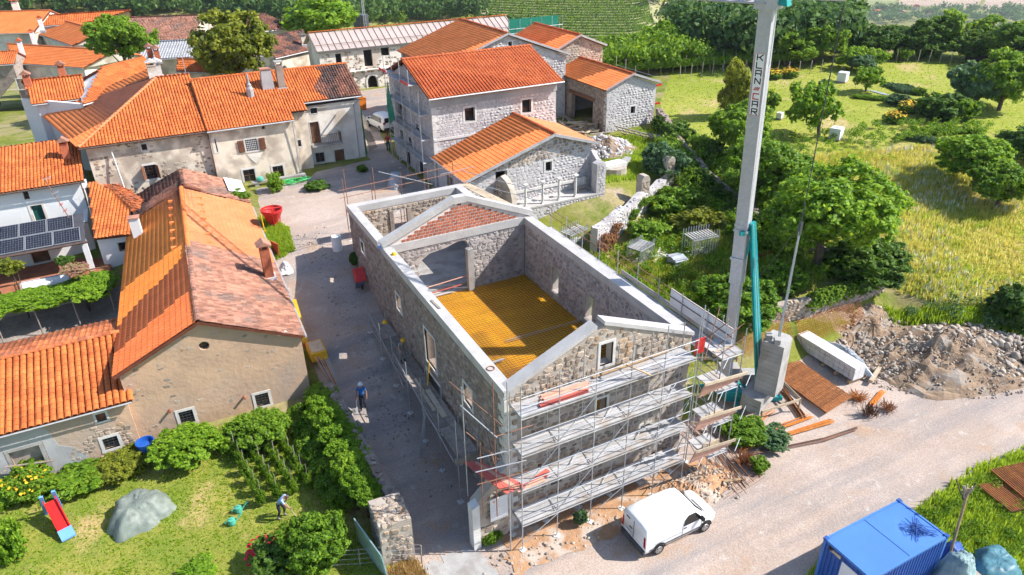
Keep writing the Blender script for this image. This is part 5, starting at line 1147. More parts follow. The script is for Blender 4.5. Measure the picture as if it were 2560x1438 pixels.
# ================================================================== houses further back, each from its roof edges
def far_house(label, E0, E1, R0, R1, ze, pitch=22, wallm='plaster_old', tilem='tile_orange', kind='roman', n=0, zg=4.6, back=1.0, over=.3, jit=.01, name='village_house', wins=(), vis_back=True, rm=None):
	e0, e1 = at(*E0, ze), at(*E1, ze); zm = ze + .3
	while zm < ze + 6:
		r0, r1 = at(*R0, zm), at(*R1, zm); d = (e1 - e0)[:2]; d = d / np.linalg.norm(d); nn = np.array([-d[1], d[0]])
		if (zm - ze) / max(.1, abs(np.dot(((r0 + r1) / 2 - (e0 + e1) / 2)[:2], nn))) > math.tan(math.radians(pitch)): break
		zm += .05
	# make the plane true: the ridge parallel to the eave
	hw = np.dot(((r0 + r1) / 2 - (e0 + e1) / 2)[:2], nn)
	t0 = np.dot((r0 - e0)[:2], d); t1 = np.dot((r1 - e0)[:2], d); L = np.dot((e1 - e0)[:2], d)
	mk = lambda t, s, z: np.array([e0[0] + d[0] * t + nn[0] * s, e0[1] + d[1] * t + nn[1] * s, z])
	R = thing(name, label, 'house', tuple(mk(L / 2, 0, zg)))
	zb = zm - (zm - ze) * back
	a = slope(R, [mk(0, 0, ze), mk(L, 0, ze), mk(t1, hw, zm), mk(t0, hw, zm)], kind, tilem, n, jit=jit)
	slope(R, [mk(t1, hw * (1 + back), zb), mk(t0, hw * (1 + back), zb), mk(t0, hw, zm), mk(t1, hw, zm)], 'far', tilem, 0)
	ridge(a, mk(t0, hw, zm + .03), mk(t1, hw, zm + .03), rm or tilem, 0)
	U = np.array([d[0], d[1], 0]); q = over
	lo, hi = max(0, min(t0, t1 if t1 < t0 else t0)), L
	wall(R, mk(q, q, 0), U, [(0, zg), (L - 2 * q, zg), (L - 2 * q, ze), (0, ze)], wins, .3, wallm, 'front_wall')
	for h in wins: window(R, mk(q, q, 0), U, *h, surround=.1, bars=(1, 1))
	D = hw * (1 + back) - 2 * q
	for (t, U2, sgn) in ((L - q, np.array([nn[0], nn[1], 0]), 1), (q, np.array([-nn[0], -nn[1], 0]), -1)):
		ol = [(0, zg), (D, zg), (D, ze - .05), (0, ze - .05)]
		tt, tr = (L, t1) if sgn > 0 else (0, t0); mb = MB(); mb.prism([mk(tt - sgn * .12, .1, ze - .1), mk(tr - sgn * .12, hw, zm - .12), mk(tr - sgn * .12, hw * (1 + back) - .1, zb - .1)], mk(-sgn * .2, 0, 0) - mk(0, 0, 0)); mb.build('gable', M[wallm], R)
		wall(R, mk(t, q if sgn > 0 else q + D, 0), U2, ol, [], .3, wallm, 'side_wall')
	gutter(R, mk(0, -.06, ze - .08), mk(L, -.06, ze - .08))
	R['zm'] = zm; return R, mk, L, hw, zm
H1 = far_house('white house with dark shuttered window and brick chimneys behind hipped roof', (80, 262), (212, 246), (58, 204), (206, 190), 11.1, 20, 'plaster_white', 'tile_orange', 'roman', 60, wins=[(2.9, 3.9, 9.0, 10.3)])
H2 = far_house('house with fresh orange tiles stepping up behind white house', (205, 262), (400, 205), (212, 168), (402, 147), 11.3, 21, 'plaster_white', 'tile_orange', 'roman', 60)
def brick_stack(R, px, py, z, h, s=.55, m='brick', cap='tile_old'):
	c = at(px, py, z); mb = MB(); mb.cbox((c[0], c[1], z - .4), s, s, h + .4); ch = mb.build('chimney', M[m], R)
	mb = MB()
	for a, b in ((-1, -1), (1, -1), (-1, 1), (1, 1)): mb.cbox((c[0] + a * s * .36, c[1] + b * s * .36, z + h), .12, .12, .22)
	mb.build('chimney_pot', M[m], ch)
	mb = MB(); mb.prism([(c[0] - s * .8, c[1] - s * .75, z + h + .22), (c[0] + s * .8, c[1] - s * .75, z + h + .22), (c[0], c[1] - s * .75, z + h + .55)], (0, s * 1.5, 0)); mb.build('chimney_cap', M[cap], ch)
	mb = MB(); mb.cbox((c[0], c[1] - .05, z - .25), s + .2, s + .25, .3); mb.build('flashing', M['gutter'], ch)
brick_stack(H1[0], 76, 226, 11.8, 1.2); brick_stack(H1[0], 160, 195, 12.2, 1.0); brick_stack(H2[0], 378, 145, 12.6, .9); brick_stack(H2[0], 396, 152, 12.4, 1.0, .5, 'brick')
brick_stack(H2[0], 397, 190, 12.0, 1.1, .7, 'plaster_pale', 'limestone')
far_house('house with orange roof tucked behind walnut tree crown', (440, 178), (560, 182), (440, 150), (560, 150), 10.5, 20, 'plaster_old', 'tile_orange', 'roman', 0)
far_house('broad orange roofed house with slim white chimneys in upper left village', (28, 157), (208, 170), (60, 103), (246, 136), 9.6, 17, 'plaster_pale', 'tile_lifted', 'flat', 0)
H5 = far_house('orange roofed house with white verge standing second row of upper left village', (92, 84), (180, 114), (148, 48), (262, 78), 10.0, 17, 'plaster_pale', 'tile_lifted', 'flat', 0)
far_house('orange roofed house with square chimney at upper left corner', (-60, 86), (84, 82), (-40, 30), (122, 28), 10.5, 18, 'plaster_pale', 'tile_lifted', 'flat', 0)
far_house('long orange roofed house in front of woods at upper left', (98, 66), (212, 58), (118, 38), (325, 28), 11.0, 18, 'plaster_pale', 'tile_orange', 'roman', 0)
for k, (px, py, z) in enumerate(((58, 138, 10.2), (88, 112, 10.6), (107, 76, 11.0))): brick_stack(H5[0], px, py, z, 1.5, .5, 'plaster_white', 'tile_red')
brick_stack(H5[0], 42, 25, 12.4, 1.2, .9, 'plaster_pale', 'tile_red')
far_house('grey stone house with orange shutter at left picture edge', (-90, 168), (36, 160), (-90, 130), (28, 136), 10.2, 20, 'stone_brown', 'tile_orange', 'roman', 0, wins=[(4.4, 5.4, 7.2, 8.4)])
far_house('old house with long faded brown tile roof behind walnut', (322, 104), (478, 98), (322, 44), (506, 39), 9.6, 20, 'plaster_old', 'tile_old', 'old', 0, jit=.04)
far_house('shed with grey corrugated roof between two dark trees', (352, 150), (505, 142), (336, 112), (497, 97), 8.4, 12, 'plaster_old', 'corrugated', 'far', 0, jit=0, rm='corrugated')
far_house('dark brown tiled house at edge of woods', (628, 82), (738, 69), (605, 42), (662, 35), 9.8, 20, 'plaster_pale', 'tile_brown', 'old', 0, jit=.05)
H9 = far_house('ruined house with sagging brown tiles next to long farmhouse', (688, 146), (790, 122), (640, 96), (768, 77), 8.8, 20, 'plaster_old', 'tile_brown', 'old', 0, jit=.07, wins=[(.6, 1.5, 5.6, 7.2)])
brick_stack(H9[0], 760, 112, 9.4, 1.1, .6, 'plaster_old', 'mortar_brown')

# ================================================================== free standing old walls
def poly_wall(name, label, cat, pts, thick, mort, stone, n_ind=60, size=1.1, rough=.18, step=1.1):
	"""pts: (x, y, z bottom, z top)"""
	R = thing(name, label, cat, (pts[0][0], pts[0][1], pts[0][2]))
	tot = sum(math.hypot(b[0] - a[0], b[1] - a[1]) for a, b in zip(pts[:-1], pts[1:]))
	for a, b in zip(pts[:-1], pts[1:]):
		a = np.array(a, float); b = np.array(b, float); U = np.array([b[0] - a[0], b[1] - a[1], 0]); L = np.linalg.norm(U); U /= L
		n = max(2, int(L / step)); top = [(L * k / n, a[3] + (b[3] - a[3]) * k / n + (rnd.uniform(-rough, rough))) for k in range(n + 1)]
		ol = [(-.02, a[2]), (L + .02, b[2])] + top[::-1]
		wl = wall(R, (a[0], a[1], 0), U, ol, [], thick, mort, 'wall'); stones(wl, (a[0], a[1], 0), U, ol, [], size, stone, int(n_ind * L / tot), .05)
		# stones lying on top
		Nn = np.cross(U, (0, 0, 1)); ms = []
		for k in range(int(L / .3)):
			u = rnd.uniform(0, L); z = np.interp(u, [t[0] for t in top], [t[1] for t in top]); s = rnd.uniform(.22, .4); p = a[:2] + U[:2] * u - Nn[:2] * rnd.uniform(.08, thick - .08)
			m = np.eye(4); m[:3, :3] = np.array(Matrix.Rotation(rnd.uniform(0, 6), 3, 'Z')) * s; m[2, 2] *= .6; m[:3, 3] = (p[0], p[1], z); ms.append(m)
		pieces('top_stone', ROCKS, np.array(ms), M[stone], wl, 12, 'top_stones')
	return R
poly_wall('retaining_wall', 'old stone retaining wall with rusty mesh leaning on it behind crane', 'wall', [(18.8, 8.0, 0, 2.3), (21, 7.4, 0, 2.8), (25, 6.85, 0, 2.9), (29, 6.7, 0, 3.0), (32.3, 6.9, .1, 3.0)], .5, 'mortar_warm', 'stone_warm', 200, 1.0)
poly_wall('boundary_wall', 'long crumbling boundary wall climbing along field behind yard', 'wall', [(35.4, 37.6, 5.0, 7.3), (32.6, 31, 4.6, 6.6), (30.9, 26, 3.4, 5.9), (29.9, 21.5, 2.6, 5.1), (29.1, 16, 2.2, 4.5), (29.6, 12.4, 2.2, 4.0), (32.3, 6.9, .8, 3.2)], .55, 'mortar_brown', 'stone_brown', 150, 1.1)
T = poly_wall('terrace_wall', 'ruined terrace wall with two stone pillars below low stone house', 'wall', [(16.6, 19.5, 2, 4.9), (20.4, 21.4, 2.2, 5.0), (24.3, 23.5, 2.4, 5.1), (28.6, 25.8, 3, 5.3)], .6, 'mortar_pale', 'stone_pale', 200, 1.0, .3)
for x, y, h in ((23.6, 23.6, 6.3), (27.7, 25.6, 6.6)):
	mb = MB(); mb.prism([(x - .4, y - .35, 4.6), (x + .4, y - .35, 4.6), (x + .4, y - .35, h), (x + .25, y - .35, h + .25), (x - .2, y - .35, h + .28), (x - .4, y - .35, h - .05)], (0, .75, 0)); p = mb.build('pillar', M['mortar_warm'], T)
	stones(p, (x - .4, y - .35, 4.6), UX, [(0, 0), (.8, 0), (.8, h - 4.6), (0, h - 4.6)], [], .9, 'stone_warm', 30, .04)
W = poly_wall('garden_wall', 'overgrown garden wall with broken thick end beside street', 'wall', [(-5.3, 14.4, .2, 2.1), (-5.15, 9, 0, 2.2), (-4.95, 3.4, -.2, 2.5)], .5, 'mortar_brown', 'stone_brown', 60, 1.0)
pier = [(-5.9, 1.9), (-4.5, 1.75), (-4.45, 3.5), (-5.85, 3.6)]
mb = MB(); mb.prism([(x, y, -.2) for x, y in pier], (0, 0, 2.9)); pr = mb.build('wall_end', M['mortar_warm'], W)
stones(pr, (-5.9, 1.9, 0), (1.4, -.15, 0), [(0, 0), (1.4, 0), (1.4, 2.65), (0, 2.6)], [], 1.1, 'stone_warm', 40, .05); stones(pr, (-5.85, 3.6, 0), (-.05, -1.7, 0), [(0, 0), (1.7, 0), (1.7, 2.6), (0, 2.6)], [], 1.1, 'stone_brown', 40, .05)
ms = []
for k in range(60):
	m = np.eye(4); s = rnd.uniform(.2, .45); m[:3, :3] = np.array(Matrix.Rotation(rnd.uniform(0, 6), 3, 'Z')) * s; m[2, 2] *= .5; m[:3, 3] = (rnd.uniform(-5.8, -4.55), rnd.uniform(1.9, 3.45), 2.66 + rnd.uniform(0, .08)); ms.append(m)
pieces('top_stone', ROCKS, np.array(ms), M['stone_warm'], pr, 60, 'top_stones')
# ================================================================== scaffolding
def scaffold(label, O, U, n, bay, width, decks, ztop, zfoot, rails=True, braces=True, deckm='galv_deck', tubem='galv', planks=3, inner=True, plates=True, group=None, rail_m=None, r=.026, toe=True):
	"""bays along U from O (outer line); the inner line lies 'width' further in (left of U)"""
	O = np.array(O, float); U = np.array(U, float); U /= np.linalg.norm(U); I = np.array([-U[1], U[0], 0]); Z = np.array([0, 0, 1.0])
	R = thing('scaffolding', label, 'scaffolding', (O[0], O[1], zfoot if not callable(zfoot) else zfoot(O[0], O[1])), group)
	def zf(p): return zfoot(p[0], p[1]) if callable(zfoot) else zfoot
	for k in range(n + 1):
		for j in range(2 if inner else 1):
			p = O + U * bay * k + I * width * j; zt = (ztop[k] if isinstance(ztop, (list, tuple)) else ztop) - (.9 * j); b = zf(p)
			mb = MB(); mb.tube((p[0], p[1], b), (p[0], p[1], zt), r, 6); mb.build('standard', M[tubem], R)
			if plates:
				mb = MB(); mb.cbox((p[0], p[1], b - .04), .28, .28, .05, rnd.uniform(0, 1)); mb.cbox((p[0], p[1], b + .012), .15, .15, .02); mb.build('base_plate', M['limestone'], R)
		for z in decks:
			p = O + U * bay * k; mb = MB(); mb.tube(p + Z * (z - .07), p + I * width + Z * (z - .07), r, 5); mb.build('transom', M[tubem], R)
	for z in decks:
		for k in range(n):
			for q in range(planks):
				w_ = width / planks; a = O + U * (bay * k + .02) + I * (w_ * q + .012) + Z * (z - .04)
				mb = MB(); mb.obox(a, U * (bay - .04), I * (w_ - .024), Z * .05)
				for e in (0, w_ - .045): mb.obox(a + I * e + Z * .05, U * (bay - .04), I * .022, Z * .018)
				mb.build('deck_plank', M[deckm], R)
		if toe:
			for k in range(n):
				for hh, tt in ((.02, .06), (-.11, .045)):
					mb = MB(); mb.obox(O + U * bay * k - I * .035 + Z * (z + hh), U * bay, I * .025, Z * tt); mb.build('ledger', M['galv_deck'], R)
		if rails:
			for h in (.5, 1.0):
				if z + h < (max(ztop) if isinstance(ztop, (list, tuple)) else ztop):
					mb = MB(); mb.tube(O + Z * (z + h) - I * .03, O + U * bay * n + Z * (z + h) - I * .03, r * .8, 5); mb.build('guard_rail', M[rail_m or tubem], R)
	if braces:
		zs = [zf(O) + .3] + list(sorted(decks))
		for j, (a, b) in enumerate(zip(zs[:-1], zs[1:])):
			for k in range(j % 2, n, 2):
				p = O + U * bay * k - I * .05; mb = MB(); mb.tube(p + Z * (a + .15), p + U * bay + Z * (b - .1), r * .75, 5); mb.build('brace', M[tubem], R)
	return R
S1 = scaffold('galvanised scaffolding with four decks covering front gable of roofless building', (0, 0, 0), (1, 0, 0), 5, 1.8, 1.0, [1.66, 3.66, 5.66, 7.66], [9.26, 9.43, 10.15, 9.99, 9.93, 9.93], lambda x, y: hz(x, y) + .05)
for k, (x, z) in enumerate(((1.8, 1.66), (3.6, 1.66), (1.8, 3.66), (5.4, 3.66), (3.6, 5.66), (7.2, 5.66))):
	mb = MB(); mb.tube((x, -.05, z - .1), (x + 1.75, .95, z + .25), .018, 5); mb.build('plan_brace', M['galv'], S1)
# corner tubes towards the street
S2 = thing('scaffolding', 'rusty tube scaffold corner on street side of front gable', 'scaffolding', (-1, .6, 0))
for (x, y, z0, z1, m) in ((-1.75, 1.9, 2.6, 8.6, 'galv'), (-1.05, .35, 2.4, 9.6, 'rusty_tube'), (-.5, .2, .1, 9.5, 'galv'), (-1.6, .6, 2.5, 6.6, 'rusty_tube')):
	mb = MB(); mb.tube((x, y, z0), (x, y, z1), .026, 6); mb.build('standard', M[m], S2)
for a, b, m in (((-2.0, 2.6, 8.5), (-.9, -.1, 7.7), 'rusty_tube'), ((-1.8, 2.0, 7.6), (-1.0, .2, 6.9), 'galv'), ((-1.1, .3, 6.9), (.6, .1, 7.0), 'rusty_tube'), ((-1.8, .5, 5.9), (.4, 0, 6.1), 'galv'), ((-1.9, .4, 4.6), (.3, -.06, 4.75), 'rusty_tube'), ((-1.9, .5, 5.2), (.2, -.06, 5.4), 'galv'),
				((-1.2, .4, 3.9), (.3, -.05, 4.0), 'rusty_tube'), ((-1.7, 1.8, 6.3), (-.9, .3, 5.6), 'rusty_tube'), ((-.6, 2.2, 5.9), (-1.1, .2, 5.1), 'rusty_tube')):
	mb = MB(); mb.tube(a, b, .025, 6); mb.build('ledger', M[m], S2)
S3 = scaffold('low scaffold walkway along shaded street wall of roofless building', (-1.32, 18.0, 0), (0, -1, 0), 6, 2.33, 1.05, [3.0], [4.4, 4.2, 4.6, 4.2, 4.6, 4.3, 5.2], lambda x, y: hz(x, y) + .03, rails=False, deckm='wood_grey', planks=2, braces=True, toe=False, inner=True)
mb = MB(); mb.tube((-1.36, 17.6, 3.9), (-1.36, 11.5, 2.2), .024, 5); mb.build('guard_rail', M['galv'], S3)
mb = MB(); mb.tube((-1.36, 13, 3.6), (-1.36, 4.4, 2.4), .024, 5); mb.build('guard_rail', M['galv'], S3)
for x, y, L, w_, m in ((-.7, 8.3, 2.6, .28, 'wood_pale'), (-1.0, 8.8, 2.2, .18, 'wood_pale'), (-.55, 5.8, 1.6, .3, 'wood_grey'), (-.9, 10.2, 1.3, .1, 'wood_pale')):
	mb = MB(); mb.cbox((x, y, 3.04), w_, L, .035, rnd.uniform(-.05, .05)); mb.build('loose_board', M[m], S3)
mb = MB(); mb.box(-1.45, -.3, 3.9, 4.05, 2.6, 2.95); mb.build('toe_board', M['wood_grey'], S3)
lad = thing('ladder', 'aluminium ladder leaning against street side scaffold walkway', 'ladder', (-1.9, 8.0, .3))
for s in (-.2, .2):
	mb = MB(); mb.bar((-1.95 + s * .3, 7.9 + s, .35), (-1.55 + s * .3, 7.7 + s, 3.1), .04, .06); mb.build('stile', M['galv'], lad)
for k in range(9):
	t = (k + .5) / 9; mb = MB(); mb.tube((-1.95 + .4 * t - .06, 7.7 - .2 * t, .35 + 2.75 * t), (-1.95 + .4 * t + .06, 8.1 - .2 * t, .35 + 2.75 * t), .016, 5); mb.build('rung', M['galv'], lad)
S4 = scaffold('scaffold gallery with pale metal decks along far long wall of roofless building', (11.4, .2, 0), (0, 1, 0), 9, 1.9, 1.15, [7.05], 8.45, lambda x, y: hz(x, y), rails=False, braces=False, inner=False, toe=False)
for h in (.75, 1.2):
	mb = MB(); mb.tube((11.42, .2, 7.05 + h), (11.42, 18.2, 7.05 + h), .024, 5); mb.build('guard_rail', M['rusty_tube'], S4)
mb = MB(); mb.box(11.5, 11.53, .2, 9.5, 7.05, 7.35); mb.build('toe_board', M['galv_deck'], S4)
mb = MB(); mb.box(11.46, 11.49, .4, 5.0, 7.3, 8.25); mb.build('white_panel', M['plastic_white'], S4)
for k in range(4):
	mb = MB(); mb.box(10.3, 11.35, .1 + k * .05, .2 + k * .05, 1.6 + 1.85 * k, 1.9 + 1.85 * k); mb.build('end_board', M['wood_pale'], S4)
S5 = scaffold('scaffold tower with salmon boards at right corner of front gable', (10.25, -.35, 0), (0, 1, 0), 1, 1.5, -1.25, [1.5, 3.5, 5.5, 7.4], [9.6, 9.5], lambda x, y: hz(x, y), planks=3, braces=True, toe=False)
for z in (1.5, 3.5, 5.5):
	for x in (9.2, 11.5):
		for y in (-.35, 1.2):
			mb = MB(); mb.tube((x, y - .5, z + .3), (x + .9, y + .1, z + .35), .022, 5); mb.build('ledger', M['galv'], S5)
	mb = MB(); mb.prism([(9.1, -.35, z + .1), (9.25, -.5, z + .85), (11.3, -.75, z + .95), (11.35, -.7, z + .7)], (0, .05, .02)); mb.build('side_board', M['salmon_board'], S5)
	mb = MB(); mb.bar((9.2, -.55, z + .95), (11.5, -.8, z + 1.0), .04, .16); mb.build('side_board', M['wood_pale'], S5)
for a, b in (((9.3, -.2, 7.6), (10.6, .6, 9.6)), ((9.6, .9, 7.5), (10.4, -.3, 9.4)), ((9.9, -.3, 8.2), (11.4, -.2, 8.9)), ((9.9, -.3, 7.6), (11.5, -.4, 8.3))):
	mb = MB(); mb.tube(a, b, .024, 5); mb.build('brace', M['rusty_tube'], S5)
mb = MB(); mb.box(9.05, 9.6, .2, .24, 7.7, 8.5); mb.build('red_net', M['red_paint'], S5)
S6 = scaffold('rusty tube guard scaffold behind rear wall of roofless building', (8.3, 26.4, 0), (-1, 0, 0), 4, 2.0, -.8, [7.0], [9.4, 9.3, 9.3, 10.0, 10.2], lambda x, y: hz(x, y), rails=False, braces=False, tubem='rusty_tube', planks=2, toe=False)
for z in (8.5, 9.05):
	mb = MB(); mb.tube((8.9, 25.9, z + .25), (-.4, 25.6, z), .025, 5); mb.build('guard_rail', M['rusty_tube'], S6)
mb = MB(); mb.tube((6.4, 25.8, 8.2), (2.5, 25.6, 9.9), .022, 5); mb.build('brace', M['galv'], S6)
mb = MB(); mb.tube((9.5, 25.2, 9.2), (7.0, 25.6, 8.9), .026, 5); mb.build('guard_rail', M['galv'], S6)
for k in range(4):
	mb = MB(); mb.bar((8.5 + .22 * k, 25.6, 7.9 - .03 * k), (9.5 + .25 * k, 20.4, 7.75 - .03 * k), .17, .04); mb.build('plank', M['wood_pale'], S6)
for a, b in (((8.6, 25.3, 9.0), (12.6, 20.2, 8.2)), ((8.6, 25.2, 8.3), (12.3, 20.4, 7.6))):
	mb = MB(); mb.tube(a, b, .026, 5); mb.build('guard_rail', M['galv'], S6)
S7 = scaffold('tall scaffolding in shade on street gable of tall stone house', (8.45, 41.4, 0), (0, -1, 0), 4, 2.05, .8, [7.3, 9.2, 11.2], [14.6, 14.9, 14.9, 14.4, 12.9], lambda x, y: hz(x, y), planks=2, toe=False, deckm='galv_deck', r=.03)
for (y, z, L, m) in ((37.5, 13.2, 5.0, 'red_paint'), (41.0, 13.25, 1.0, 'red_paint')):
	mb = MB(); mb.box(8.3, 9.2, y - L / 2, y + L / 2, z - .05, z); mb.build('deck_plank', M['galv_deck'], S7)
	mb = MB(); mb.box(8.26, 8.3, y - L / 2 - .1, y - L / 2 + 1.8, z, z + .18); mb.build('toe_board', M[m], S7)
mb = MB(); mb.prism([(8.38, 40.6, 12.6), (8.38, 39.4, 9.6), (8.38, 41.0, 8.6), (8.38, 41.4, 10.2)], (.03, .02, 0)); mb.build('safety_net', M['net_green'], S7)
S8 = scaffold('small scaffold with red toe boards at field side of garage house', (36.8, 47.0, 0), (0, -1, 0), 4, 1.8, -.75, [7.0, 8.9], [10.9, 10.8, 10.4, 9.6, 9.2], lambda x, y: hz(x, y), planks=2, toe=False)
for z in (7.0, 8.9):
	mb = MB(); mb.box(36.9, 37.6, 39.75, 39.8, z, z + .2); mb.build('toe_board', M['red_paint'], S8)
S9 = scaffold('scaffold frame hung with green safety net behind warm stone house', (30.2, 60.2, 0), (1, 0, 0), 5, 1.5, .8, [9.5, 11.5], 13.6, lambda x, y: hz(x, y), planks=2, toe=False)
mb = MB(); mb.box(30.6, 37.6, 61.1, 61.14, 10.2, 13.5); mb.build('safety_net', M['net_green'], S9)

# loose boards and tubes on the scaffolds
def boards(name, label, cat, items, m, loc=None, group=None, piece='board'):
	R = thing(name, label, cat, loc or items[0][0])
	if group: R['group'] = group
	for a, b, w_, h in items:
		mb = MB(); mb.bar(a, b, w_, h); mb.build(piece, M[m] if isinstance(m, str) else M[rnd.choice(m)], R)
	return R
boards('board_stack', 'red formwork beams stacked on top front deck', 'boards', [((1.0 + .12 * k, .25 + .18 * k, 7.72 + .0 * k), (3.3 + .12 * k, .2 + .16 * k, 7.74), .16, .1) for k in range(4)] + [((1.3, .45, 7.82), (3.1, .4, 7.83), .16, .08)], ['red_board', 'salmon_board'])
boards('board_stack', 'faded violet red planks at lower left end of front scaffold', 'boards', [((-1.6 + .2 * k, 2.4 - .1 * k, 4.15 - .05 * k), (-.6 + .25 * k, .1, 3.78), .2, .04) for k in range(4)] + [((-.2 + .3 * k, .1 + .05 * k, 3.74), (1.2 + .2 * k, .15 + .2 * k, 3.75), .24, .04) for k in range(3)], ['red_board', 'salmon_board'])
boards('board_stack', 'long red and brown formwork beams lying on gallery beside far wall', 'boards', [((10.1 + .14 * k, 17.8 - .2 * k, 7.25), (10.2 + .15 * k, 9.2 + .3 * k, 7.25), .12, .2) for k in range(3)] + [((9.95, 17.7, 7.3), (9.98, 14.6, 7.3), .1, .2)], ['red_board', 'rust', 'red_paint'])
boards('board_stack', 'short trestle of pale planks beside window on top front deck', 'boards', [((5.0, .2, 8.6), (6.3, -.2, 7.75), .1, .05), ((4.4, 1.0, 7.75), (5.1, .3, 8.5), .06, .06), ((4.0, .9, 7.75), (8.2, 1.0, 7.75), .16, .04)], 'wood')
boards('straightedge', 'long aluminium straightedge lying across yellow formwork', 'straightedge', [((.5, 8.55, 4.22), (3.5, 8.7, 4.22), .1, .08)], 'galv')
boards('plank', 'short weathered plank lying on street side ring beam', 'plank', [((.05, 9.9, 8.22), (.12, 8.9, 8.22), .12, .04)], 'wood_grey')
boards('plank', 'yellow board propped against shaded street wall', 'plank', [((-.55, 9.9, 3.05), (-.2, 10.3, 4.3), .12, .03)], 'yellow')
rg = thing('tape_coil', 'small round coil lying on front corner of ring beam', 'coil', (.1, 3.0, 8.2))
mb = MB()
for k in range(16):
	a, b = 2 * math.pi * k / 16, 2 * math.pi * (k + 1) / 16; mb.tube((.1 + .17 * math.cos(a), 3.0 + .17 * math.sin(a), 8.23), (.1 + .17 * math.cos(b), 3.0 + .17 * math.sin(b), 8.23), .02, 5)
mb.build('coil', M['rust'], rg)

# ================================================================== tower crane
def crane():
	R = thing('tower_crane', 'grey steel tower crane with teal struts and concrete ballast', 'crane', (15.6, 3.9, 0))
	b0 = np.array([15.42, 4.12, 1.0]); b1 = np.array([14.72, 4.32, 21.7]); ax = b1 - b0; jd = np.array([-.44, .898, 0]); sd_ = np.array([jd[1], -jd[0], 0])
	def mast(t0, t1, w_, nm):
		p, q = b0 + ax * t0, b0 + ax * t1; mb = MB(); mb.obox(p - jd * w_ / 2 - sd_ * w_ / 2, jd * w_, sd_ * w_, q - p); return mb.build(nm, M['mast_steel'], R)
	mast(0, .40, .50, 'mast_section'); m2 = mast(.34, 1.0, .62, 'mast_section')
	for t in np.arange(.36, 1.0, .0155):   # stiffening strips
		pass
	# collar and brackets
	pc = b0 + ax * .485
	for dz, w_ in ((0, .72), (.28, .68), (-1.6, .66)):
		mb = MB(); mb.cbox(pc + np.array([0, 0, dz]), w_, w_, .12, math.atan2(jd[1], jd[0])); mb.build('collar', M['mast_steel'], R)
	# lettering panel KLAN CAR on the face towards the camera
	face = -jd if np.dot(-jd, CAM - b0) > 0 else jd
	fn = sd_ if np.dot(sd_, CAM - pc) > 0 else -sd_
	cands = [(jd, -1), (jd, 1), (sd_, -1), (sd_, 1)]
	best = max(cands, key=lambda c: np.dot(c[0] * c[1], (CAM - pc) / np.linalg.norm(CAM - pc))); N_ = best[0] * best[1]; Wd = np.cross(np.array([0, 0, 1.0]), N_)
	A = ax / np.linalg.norm(ax)
	za = {}
	def on(t, u, d=0.): return b0 + ax * t + Wd * u + N_ * (.31 + d)
	t0, t1 = .775, .91; L = np.linalg.norm(ax) * (t1 - t0)
	mb = MB(); mb.obox(on(t0, -.235, .002), Wd * .47, ax * (t1 - t0), N_ * .006); pn = mb.build('sign_panel', M['white_paint'], m2)
	mb = MB()
	for (u, w_, ta, tb) in ((-.235, .018, 0, 1), (.217, .018, 0, 1)): mb.obox(on(t0, u, .009), Wd * w_, ax * (t1 - t0), N_ * .002)
	mb.obox(on(t0, -.235, .0085), Wd * .47, A * .02, N_ * .002); mb.obox(on(t1, -.235, .0085) - A * .02, Wd * .47, A * .02, N_ * .002); mb.build('sign_border', M['red_board'], pn)
	GL = {'K': [((0, 0), (0, 1)), ((0, .5), (.45, .5)), ((.45, .5), (1, 1)), ((.45, .5), (1, 0))], 'L': [((0, 1), (0, 0)), ((0, 0), (1, 0))], 'A': [((0, 0), (0, 1)), ((0, 1), (1, 1)), ((1, 1), (1, 0)), ((0, .42), (1, .42))],
		  'N': [((0, 0), (0, 1)), ((0, 1), (1, 0)), ((1, 0), (1, 1))], 'C': [((1, 1), (0, 1)), ((0, 1), (0, 0)), ((0, 0), (1, 0))], 'R': [((0, 0), (0, 1)), ((0, 1), (1, 1)), ((1, 1), (1, .48)), ((1, .48), (0, .48)), ((.4, .48), (1, 0))],
		  '/': [((0, 0), (.35, 1)), ((.35, 0), (.7, 1)), ((.7, 0), (1, 1))]}
	seq = 'KLAN/CAR'; n = len(seq); ch = L / n
	for i, c in enumerate(seq):
		hgt = ch * (.70 if c != '/' else .35); base = t1 - (i + 1) * (t1 - t0) / n + (ch - hgt) / 2 / np.linalg.norm(ax); wd = .25; mb = MB()
		for (a, b) in GL[c]:
			pa = on(base, -wd / 2 + a[0] * wd, .012) + A * a[1] * hgt; pb = on(base, -wd / 2 + b[0] * wd, .012) + A * b[1] * hgt
			d = pb - pa; d /= np.linalg.norm(d); s_ = np.cross(N_, d) * .026
			mb.poly([pa - s_ - d * .02, pb - s_ + d * .02, pb + s_ + d * .02, pa + s_ - d * .02])
		mb.build('letter', M['print_red' if c in '/C' else 'print_black'], pn)
	# head and jib (mostly above the picture)
	mb = MB(); mb.obox(b1 - jd * .5 - sd_ * .45, jd * 1.0, sd_ * .9, (0, 0, .5)); mb.build('slewing_head', M['mast_steel'], R)
	h = b1 + np.array([0, 0, .15])
	mb = MB(); mb.prism([h + sd_ * .3 + jd * x + np.array([0, 0, z]) for x, z in ((-.9, 0), (-.2, .1), (-.2, 1.2), (-.7, .8))], -sd_ * .6); mb.build('head_plate', M['teal'], R)
	mb = MB(); J0 = h + np.array([0, 0, .1]); nJ = 34; st = 1.0
	for s in (-.45, .45):
		mb.tube(J0 + sd_ * s, J0 + sd_ * s + jd * nJ * st, .055, 6)
	mb.tube(J0 + np.array([0, 0, .9]), J0 + np.array([0, 0, .9]) + jd * nJ * st, .055, 6)
